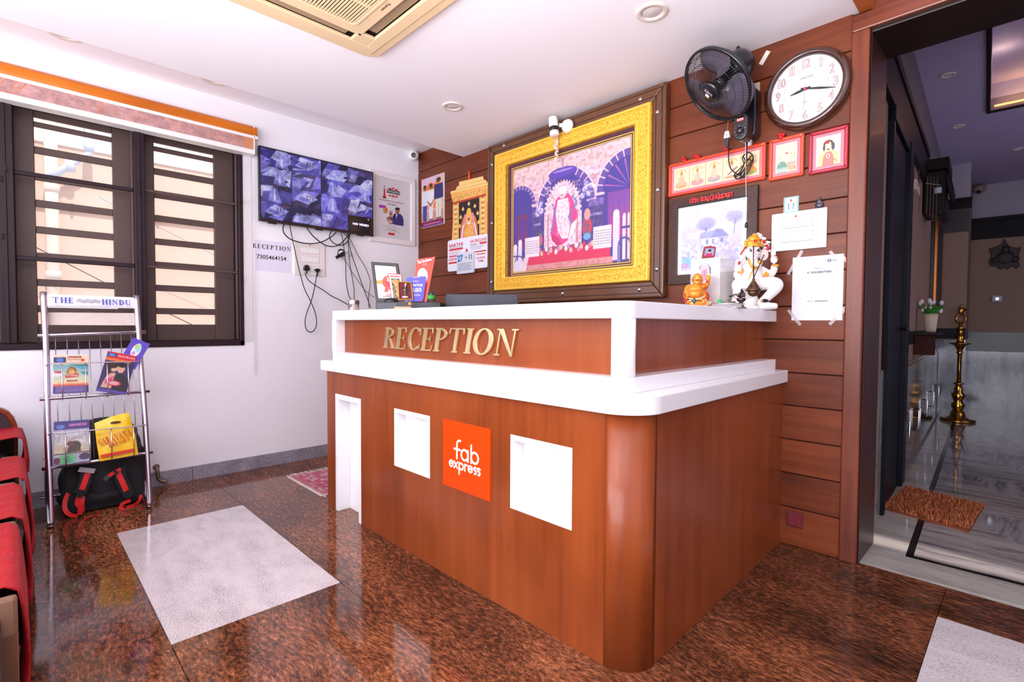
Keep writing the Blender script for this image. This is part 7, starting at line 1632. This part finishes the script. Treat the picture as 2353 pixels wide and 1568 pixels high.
tag(build(MB().ell((.038,.032,.052),(.010,.009,.008),fI),'tiny_gold_idol',plain('idol_gold',(226,160,60),.3,.6),smooth=True),'tiny gold ornament at the right end of the incense box','ornament')
g0 = on_top(991,(1.80,-1.03,1.14),TOPZ); gb = thing('green_bottle', 'small dark glass bottle with a green label at the right end of the recorder', 'bottle', g0); gF = Frame(g0,(1,0,0),(0,1,0))
build(MB().lathe([(0,0),(.018,0),(.020,.004),(.020,.038),(.010,.050),(.008,.060),(0,.060)], gF, 20), 'bottle_body', plain('bottle_dark',(22,30,26),.1,coat=.6), gb, smooth=True); build(MB().lathe([(.0205,.010),(.0205,.032)], gF, 20), 'label_band', plain('label_green',(40,150,50),.4), gb, smooth=True)
u0 = on_top(812.5,(1.17,-1.24,1.14),CT); cu = thing('steel_cup', 'small steel tumbler standing on the left end of the counter ledge', 'cup', u0); uF = Frame(u0,(1,0,0),(0,1,0))
build(MB().lathe([(0,0),(.029,0),(.031,.004),(.031,.040),(.034,.050),(.031,.060),(.033,.064),(.031,.064),(.028,.050),(.028,.004),(0,.004)], uF, 32), 'cup_body', plain('cup_steel',(206,196,196),.2,1.0), cu, smooth=True)
mn = thing('monitor', 'dark computer monitor seen from behind, rising above the counter', 'monitor', (1.9,-.70,.75))
mf = facing(1023,676,(1.85,-.66,1.2),0); a_ = mf.L(atp(1023,676,mf.o,mf.n)); b_ = mf.L(atp(1190,673,mf.o,mf.n)); 
mf = Frame(mf.P(0,0,0),mf.x,mf.y,mf.n)
W_ = b_[0]
build(MB().prism(rrect(0,-.33,W_,0,.012),-.022,.0,mf), 'rear_shell', plain('monitor_grey',(62,62,74),.4), mn, bevel=.003)
build(MB().box(W_*.2,-.28,.0,W_*.8,-.08,.02,mf), 'rear_bulge', plain('monitor_grey',(62,62,74),.4), mn, bevel=.008); build(MB().box(W_+.0,-.33,-.020,W_+.004,-.002,-.002,mf), 'edge_strip', blk, mn)
zb = .752; hb = mf.o[2]-zb
build(MB().box(W_*.45,-hb,-.04,W_*.55,-.2,-.02,mf), 'stand', blk, mn); build(MB().box(W_*.3,-hb,-.14,W_*.7,-hb+.015,.06,mf), 'stand_foot', blk, mn, bevel=.004)

# ================================================================ things on the counter, right end
def statue_frame(u, ref, turn=0):
    o = on_top(u, ref, CT); n = -_F*np.array([1,1,0]); n /= np.linalg.norm(n); t = math.radians(turn); n = np.array([n[0]*math.cos(t)-n[1]*math.sin(t), n[0]*math.sin(t)+n[1]*math.cos(t),0])
    return Frame(o, np.cross([0,0,1.0],n), (0,0,1), n)
# elephant headed statue: marble white body, gold and red details
GR = (3.01,-.13,CT); G = statue_frame(1741, GR); GD = float((G.o-CAM)@_F); GS = FPX/GD*7.8375    # zoomed pixels per metre
def g(zx, zy, c=0.0): return ((zx-800)/GS, (1515-zy)/GS, c)
def gr(r): return r/GS
gan = thing('elephant_headed_statue', 'white seated elephant headed statue with gold crown on the counter by the wall', 'statue', G.o)
gw = plain('statue_white',(240,236,234),.25,var=.02,coat=.3); gg = plain('statue_gold',(226,160,50),.3,.3,var=.15,nscale=60); gr_ = plain('statue_red',(196,24,40),.4); gb_ = plain('statue_black',(16,14,18),.4)
m_ = MB()
def E(mb, zx, zy, rx_, ry_, rz_, c=0.0): p = g(zx,zy,c); mb.ell(p,(gr(rx_),gr(ry_),gr(rz_)),G,16,10)
def TB(mb, pts, rs, n=10, flat=1.0): mb.tube(spline([G.P(*g(x,y,c)) for x,y,c in pts],5), list(np.interp(np.linspace(0,len(rs)-1,(len(pts)-1)*5+1),range(len(rs)),[gr(r) for r in rs])), n, flat=flat)
E(m_,640,900,200,200,150,.02); E(m_,650,780,185,140,130,.015); E(m_,640,1000,230,130,160,.02); E(m_,640,690,110,100,90,.01)
E(m_,620,470,138,140,130,.035); E(m_,612,560,100,100,95,.05); E(m_,620,400,115,80,90,.03)
TB(m_,[(600,520,.055),(590,630,.070),(615,705,.072),(675,715,.075),(705,675,.078)],[84,66,54,46,38])
TB(m_,[(500,790,.005),(405,870,.015),(380,900,.03),(365,800,.045),(350,700,.05)],[84,76,66,60,50]); E(m_,350,680,52,62,34,.05)
TB(m_,[(790,790,.005),(900,850,.015),(955,890,.025),(990,810,.045),(985,720,.05)],[96,84,72,62,50]); E(m_,982,625,66,76,38,.05); E(m_,968,515,46,84,30,.05); E(m_,860,890,90,90,60,.02)
E(m_,430,1080,150,150,140,.03); E(m_,430,1190,130,150,110,.03); TB(m_,[(640,1060,.04),(500,1120,.09),(450,1190,.10)],[130,115,105]); E(m_,560,1180,170,150,120,.03)
TB(m_,[(760,1050,.03),(930,1050,.075),(975,1090,.085),(920,1180,.085),(830,1290,.075),(740,1380,.075),(700,1440,.075)],[120,118,104,92,80,70,62])
TB(m_,[(690,1445,.075),(830,1450,.09),(960,1452,.095)],[70,68,54]); E(m_,640,1360,140,150,120,.02); E(m_,500,1340,170,150,130,.0); E(m_,660,1480,330,45,140,.03)
build(m_, 'body', gw, gan, remesh=.0036, csmooth=2)
for zx, w_ in ((455,62),(832,88)):
    m_ = MB(); E(m_,zx,525,w_,112,24,.030); build(m_, 'ear', gw, gan, smooth=True)
    m_ = MB(); E(m_,zx+(6 if zx<600 else -4),520,w_*.68,84,12,.036); build(m_, 'inner_ear', plain('ear_pink',(240,214,206),.4), gan, smooth=True)
m_ = MB(); E(m_,630,345,146,80,112,.035); E(m_,645,265,108,75,86,.035); E(m_,660,200,48,44,44,.035); E(m_,482,350,20,70,26,.045); E(m_,770,350,22,70,26,.045)
m_.lathe([(gr(146),-.004),(gr(154),.0),(gr(146),.006)], Frame(G.P(*g(628,392,.035)), G.x, G.n, G.y), 24, caps=False); build(m_, 'crown', gg, gan, smooth=True)
m_ = MB(); TB(m_,[(522,615,.052),(545,710,.066),(600,785,.068),(715,735,.064)],[16,26,26,12]); TB(m_,[(610,790,.069),(545,870,.075),(500,985,.072)],[12,11,9]); build(m_, 'gold_necklace', gg, gan, smooth=True)
m_ = MB(); E(m_,672,690,44,36,30,.086); build(m_, 'gold_sweet', gg, gan, smooth=True)
for pts in ([(325,850,.062),(375,862,.078),(415,800,.062)],[(925,728,.062),(980,742,.080),(1040,728,.062)]): m_ = MB(); TB(m_,pts,[14,20,14]); build(m_, 'gold_bangle', gg, gan, smooth=True)
build(MB().prism([(gr(0),gr(0)),(gr(60),gr(-34)),(gr(118),gr(16)),(gr(50),gr(74))],0,.004,Frame(G.P(*g(785,905,.052)),G.x,G.y,G.n)), 'gold_armlet', gg, gan, bevel=.001)
for (x,y,c,r) in [(615,312,.066,24),(600,412,.071,15)]+[(592+3*k*((k%2)*2-1),455+32*k,.0735+.0028*k,9) for k in range(8)]+[(470,1055,.066,11),(455,1095,.068,9),(480,1130,.068,10),(515,1155,.068,12),(350,690,.062,26),(345,720,.062,14),(975,565,.060,13),(1000,600,.060,11),(850,930,.056,9),(790,930,.054,8)]:
    m_ = MB(); E(m_,x,y,r,r,5,c); build(m_, 'red_mark', gr_, gan, smooth=True)
for pts in ([(515,450,.064),(540,462,.068),(553,492,.070)],[(635,492,.071),(670,455,.070),(712,452,.064)]): m_ = MB(); TB(m_,pts,[7,8,6]); build(m_, 'eyebrow', gb_, gan, smooth=True)
for x,y,r in ((535,490,17),(676,484,22)): m_ = MB(); E(m_,x,y,r,15,5,.070); build(m_, 'eye', gb_, gan, smooth=True)
for x,y,a,b in ((506,420,16,28),(768,420,20,32)): m_ = MB(); E(m_,x,y,a,b,14,.045); build(m_, 'hair_lock', gb_, gan, smooth=True)
m_ = MB(); E(m_,392,1215,30,76,8,.072); build(m_, 'dark_leaf_mark', gb_, gan, smooth=True)
m_ = MB(); rr = random.Random(9)
for k in range(130):
    t = rr.random(); x = 735+160*math.sin(t*PI*.5)+rr.uniform(-45,40); y = 170+310*t+rr.uniform(-20,20); E(m_,x,y,22,22,16,.0+rr.uniform(0,.04))
for k in range(22): t = rr.random(); E(m_,560-150*t,250+250*t,15,15,12,.03)
build(m_, 'blossom_garland', plain('garland_white',(244,232,226),.6), gan, smooth=True, kind='stuff')
m_ = MB()
for k in range(40):
    t = rr.random(); E(m_,770+120*math.sin(t*PI*.5)+rr.uniform(-30,30),270+190*t,12,12,10,.035+rr.uniform(0,.014)); 
for k in range(20): t = rr.random(); E(m_,475-80*t,420+120*t,13,13,10,.045)
build(m_, 'red_blossoms', gr_, gan, smooth=True, kind='stuff')
m_ = MB(); E(m_,745,1355,62,30,22,.098); E(m_,800,1368,36,10,10,.098); build(m_, 'mouse_figure', gb_, gan, smooth=True)
m_ = MB(); E(m_,690,1362,24,20,16,.100); build(m_, 'mouse_snout', gg, gan, smooth=True)
# brass bell on two cords
bell_p = at(1731,677,1,-.36); bz = Frame(bell_p,(1,0,0),(0,1,0)); be = thing('hanging_bell', 'small dark brass bell hanging on two black cords in front of the white statue', 'bell', bell_p)
brz = plain('bell_bronze',(104,78,58),.3,.8,var=.2,nscale=40)
build(MB().lathe([(0,.074),(.004,.072),(.006,.060),(.016,.045),(.026,.028),(.031,.022),(.033,.018),(.028,.014),(.024,.014)], bz, 28), 'bell_skirt', brz, be, smooth=True)
build(MB().lathe([(.024,.016),(.022,.004),(.014,-.006),(0,-.010)], bz, 24), 'bell_bottom', brz, be, smooth=True)
build(MB().ell((0,.0,.035),(.004,.032,.004),bz,8,6), 'bell_rivet', blk, be)
tp_ = bell_p+np.array([0,0,.072])
c1 = at(1731,565,1,-.36); hook = at(1767,560,1,-.005)
cdm = MB().tube([tp_, c1], .0024, 6).tube([tp_, hook], .0022, 6); build(cdm, 'hanging_cord', cblk, be, smooth=True)
build(MB().tube([c1, c1*.5+hook*.5+np.array([0,0,.012]), hook], .0006, 4), 'fine_thread', plain('wire_pale',(190,160,140),.5), be)
build(MB().box(-.004,-.012,0,.004,.012,.004,B.off(hook[0],hook[2],0).rot(-20)), 'wall_hook', white_p, be)
# laughing gold figure
BR = (2.84,-.36,CT); Gs = G; Q = statue_frame(1601, BR, -12); QD = float((Q.o-CAM)@_F); QS = FPX/QD*10.456
bu_ = thing('laughing_figure', 'small gold laughing pot bellied figure with one arm raised on the counter', 'statue', Q.o)
bg_ = plain('figure_gold',(236,150,44),.22,.35,var=.1,nscale=50,coat=.4)
def Eb(mb, zx, zy, rx_, ry_, rz_, c=0.0): mb.ell(((zx-620)/QS,(1455-zy)*1.2/QS,c),(rx_/QS,ry_*1.12/QS,rz_/QS),Q,14,9)
def Tb(mb, pts, rs): mb.tube(spline([Q.P((x-620)/QS,(1455-y)*1.2/QS,c) for x,y,c in pts],5), list(np.interp(np.linspace(0,len(rs)-1,(len(pts)-1)*5+1),range(len(rs)),[r/QS for r in rs])), 10)
m_ = MB(); Eb(m_,610,850,112,125,105,.03); Eb(m_,600,920,95,60,80,.035); Eb(m_,575,1090,205,165,150,.02); Eb(m_,560,1150,175,100,150,.035); Eb(m_,700,1020,150,120,100,.0); Eb(m_,440,1060,110,130,90,.0); Eb(m_,620,1330,290,110,190,.01); Eb(m_,620,1410,300,60,200,.01)
Tb(m_,[(730,980,.0),(830,960,.02),(850,880,.03)],[70,55,48]); Eb(m_,850,840,55,60,40,.03); Tb(m_,[(400,1030,.0),(350,1150,.02),(350,1250,.04)],[70,60,50]); Eb(m_,500,860,24,50,20,.02); Eb(m_,720,870,24,50,20,.02); Eb(m_,770,1180,100,110,90,.02)
build(m_, 'body', bg_, bu_, remesh=.0030, csmooth=2)
m_ = MB(); rr = random.Random(5)
for k in range(70): a=rr.uniform(0,2*PI); Eb(m_,620+260*math.cos(a)*rr.uniform(.5,1.1),1340+90*math.sin(a),rr.uniform(14,34),rr.uniform(10,26),22,.02+rr.uniform(0,.03))
Tb(m_,[(400,1230,.04),(520,1250,.06),(640,1240,.06),(760,1190,.05)],[14,18,18,12]); build(m_, 'robe_folds', plain('robe_cream',(244,214,170),.4), bu_, smooth=True)
m_ = MB(); Tb(m_,[(740,1060,.04),(830,1030,.03),(860,1010,.0)],[10,14,10]); Tb(m_,[(770,1110,.05),(830,1160,.05),(850,1300,.04)],[18,24,14]); Tb(m_,[(320,1120,.02),(330,1200,.04),(310,1300,.04)],[18,20,18]); Eb(m_,820,900,34,24,20,.04); Eb(m_,330,1290,34,34,20,.05); Eb(m_,400,1360,20,14,14,.06); build(m_, 'red_trim', gr_, bu_, smooth=True)
m_ = MB(); Eb(m_,510,1290,40,60,22,.07); build(m_, 'green_medallion', plain('medallion_green',(40,96,104),.3,.3), bu_, smooth=True)
m_ = MB(); Eb(m_,575,885,52,20,16,.068); Eb(m_,540,838,16,5,5,.068); Eb(m_,610,832,16,5,5,.072); build(m_, 'smile', plain('figure_shadow',(150,60,20),.5), bu_, smooth=True)
m_ = MB(); 
for (x,y) in ((830,800),(850,790),(872,800),(890,815),(860,840)): Eb(m_,x,y,14,26,10,.04)
build(m_, 'raised_hand_beads', plain('statue_gold',(226,160,50),.3,.3), bu_, smooth=True)
# clear acrylic box with a picture
bxp = at(1587,600,1,-.29); bx1 = at(1655,592,1,-.29); x0, x1 = bxp[0], bx1[0]; zt_ = bx1[2]; y0_, y1_ = -.29, -.13
ab = thing('acrylic_box', 'clear acrylic donation box with an arched picture behind the laughing figure', 'box', ((x0+x1)/2,-.21,CT))
acr = glass('clear_acrylic',(255,255,255),.04,.25); t = .003
for (nm_,bb) in (('front_pane',(x0,y0_,CT,x1,y0_+t,zt_)),('back_pane',(x0,y1_-t,CT,x1,y1_,zt_)),('side_pane',(x1-t,y0_+t,CT,x1,y1_-t,zt_)),('side_pane',(x0,y0_+t,CT,x0+t,y1_-t,zt_)),('lid',(x0,y0_,zt_,x1,y1_,zt_+t))): build(MB().box(*bb), nm_, acr, ab)
build(MB().box(x0+.01,y0_+.01,CT+.001,x1-.01,y1_-.01,CT+.055), 'folded_notes', plain('notes_tan',(206,176,160),.7,var=.3,nscale=40), ab)
a_, b_ = at(1604,652,1,y0_-.001), at(1634,598,1,y0_-.001)
cv = Canvas(40,70,(240,232,236)); cv.arc(.5,.62,.30,.46,0,180,(150,140,160),1.0); cv.ell(.5,.5,.36,.40,(236,210,220)); cv.ell(.5,.45,.25,.34,(226,160,176)); cv.ell(.48,.66,.12,.10,(236,206,200)); cv.line([(.5,.6),(.55,.3)],.1,(150,110,120),.5); cv.rect(.9,.4,.98,.68,(60,40,70)); cv.noise(.1,20)
put_print('picture_print', cv, Frame((0,y0_-.001,0),(1,0,0),(0,0,1),(0,-1,0)), a_[0],a_[2],b_[0],b_[2],.0005,ab)
th, fr, P = standee('small_photo_frame','small maroon arched frame with a portrait photo on top of the acrylic box','picture',[(1613,593),(1642,592),(1646,568),(1619,567)],(x0+.07,-.24,zt_+t+.002),0,10,.01,None)
fr.o = fr.o; 
Ptop = P[:3]+[((P[2][0]+P[3][0])/2,(P[2][1]+P[3][1])/2+.006)]+[P[3]]
build(MB().prism(Ptop,-.010,.0,fr), 'frame', plain('frame_maroon',(150,48,58),.35,coat=.3), th, bevel=.0015)
cv = Canvas(24,22,(150,170,210)); cv.ell(.5,.1,.38,.35,(210,40,110)); cv.ell(.5,.55,.17,.22,(222,176,150)); cv.ell(.5,.72,.2,.16,(30,24,30)); cv.rect(0,0,1,.08,(200,60,120)); quad_canvas('portrait_print', cv, fr, inset(P,.72,.70), .0006, th)
# silver tray and its things
t0 = on_top(1672,(2.95,-.42,CT),CT); tF = Frame(t0,(1,0,0),(0,1,0)); tr = thing('silver_tray', 'round silver tray with offerings between the gold figure and the white statue', 'tray', t0)
build(MB().lathe([(0,.003),(.055,.003),(.066,.010),(.070,.022),(.073,.023),(.071,.026),(.066,.024),(.060,.010),(.052,.006),(0,.006)], tF, 40), 'tray_dish', plain('tray_silver',(214,212,214),.18,1.0), tr, smooth=True)
m_ = MB(); rr = random.Random(13)
for k in range(16): m_.ell((rr.uniform(-.04,.03),rr.uniform(-.04,.04),.014+rr.uniform(0,.016)),(rr.uniform(.006,.012),rr.uniform(.004,.009),rr.uniform(.004,.008)),tF,8,6)
build(m_, 'offerings', plain('offering_brown',(112,66,50),.6,var=.4,nscale=80), tr, smooth=True, kind='stuff')
gcap = on_top(1654,(2.93,-.44,CT),CT+.030); tag(build(MB().lathe([(.010,-.012),(.011,.0),(.009,.008),(.005,.014),(0,.015)], Frame(gcap,(1,0,0),(0,1,0)), 16),'plastic_vial',plain('cap_green',(30,180,100),.35),smooth=True),'small bright green vial top standing in the silver tray','vial')
i0 = on_top(1703,(3.0,-.40,CT),CT); iF = Frame(i0,(1,0,0),(0,1,0)); il = thing('incense_holder', 'dark silver lamp stand beside the left foot of the white statue', 'incense holder', i0)
build(MB().lathe([(0,0),(.024,0),(.022,.006),(.010,.012),(.008,.030),(.018,.038),(.020,.048),(.008,.050),(0,.050)], iF, 24), 'holder_base', plain('dark_silver',(96,84,84),.2,.9), il, smooth=True)
m_ = MB()
for k in range(7): a = 2*PI*k/7; m_.ell((.012*math.cos(a),.012*math.sin(a),.060+.006*(k%2)),(.006,.006,.008),iF,8,6)
m_.tube([iF.P(0,0,.05),iF.P(-.02,-.01,.066),iF.P(-.045,-.02,.056)],.004,7); build(m_, 'floral_top', plain('dark_silver',(96,84,84),.2,.9), il, smooth=True)
d0 = on_top(1693,(3.02,-.52,CT),CT); dF_ = Frame(d0,(1,0,0),(0,1,0))
tag(build(MB().lathe([(0,.002),(.034,.002),(.036,.005),(.032,.006),(0,.005)], dF_, 32),'small_plate',plain('tray_silver',(214,212,214),.18,1.0),smooth=True),'small flat silver plate at the edge of the counter before the statue','plate')
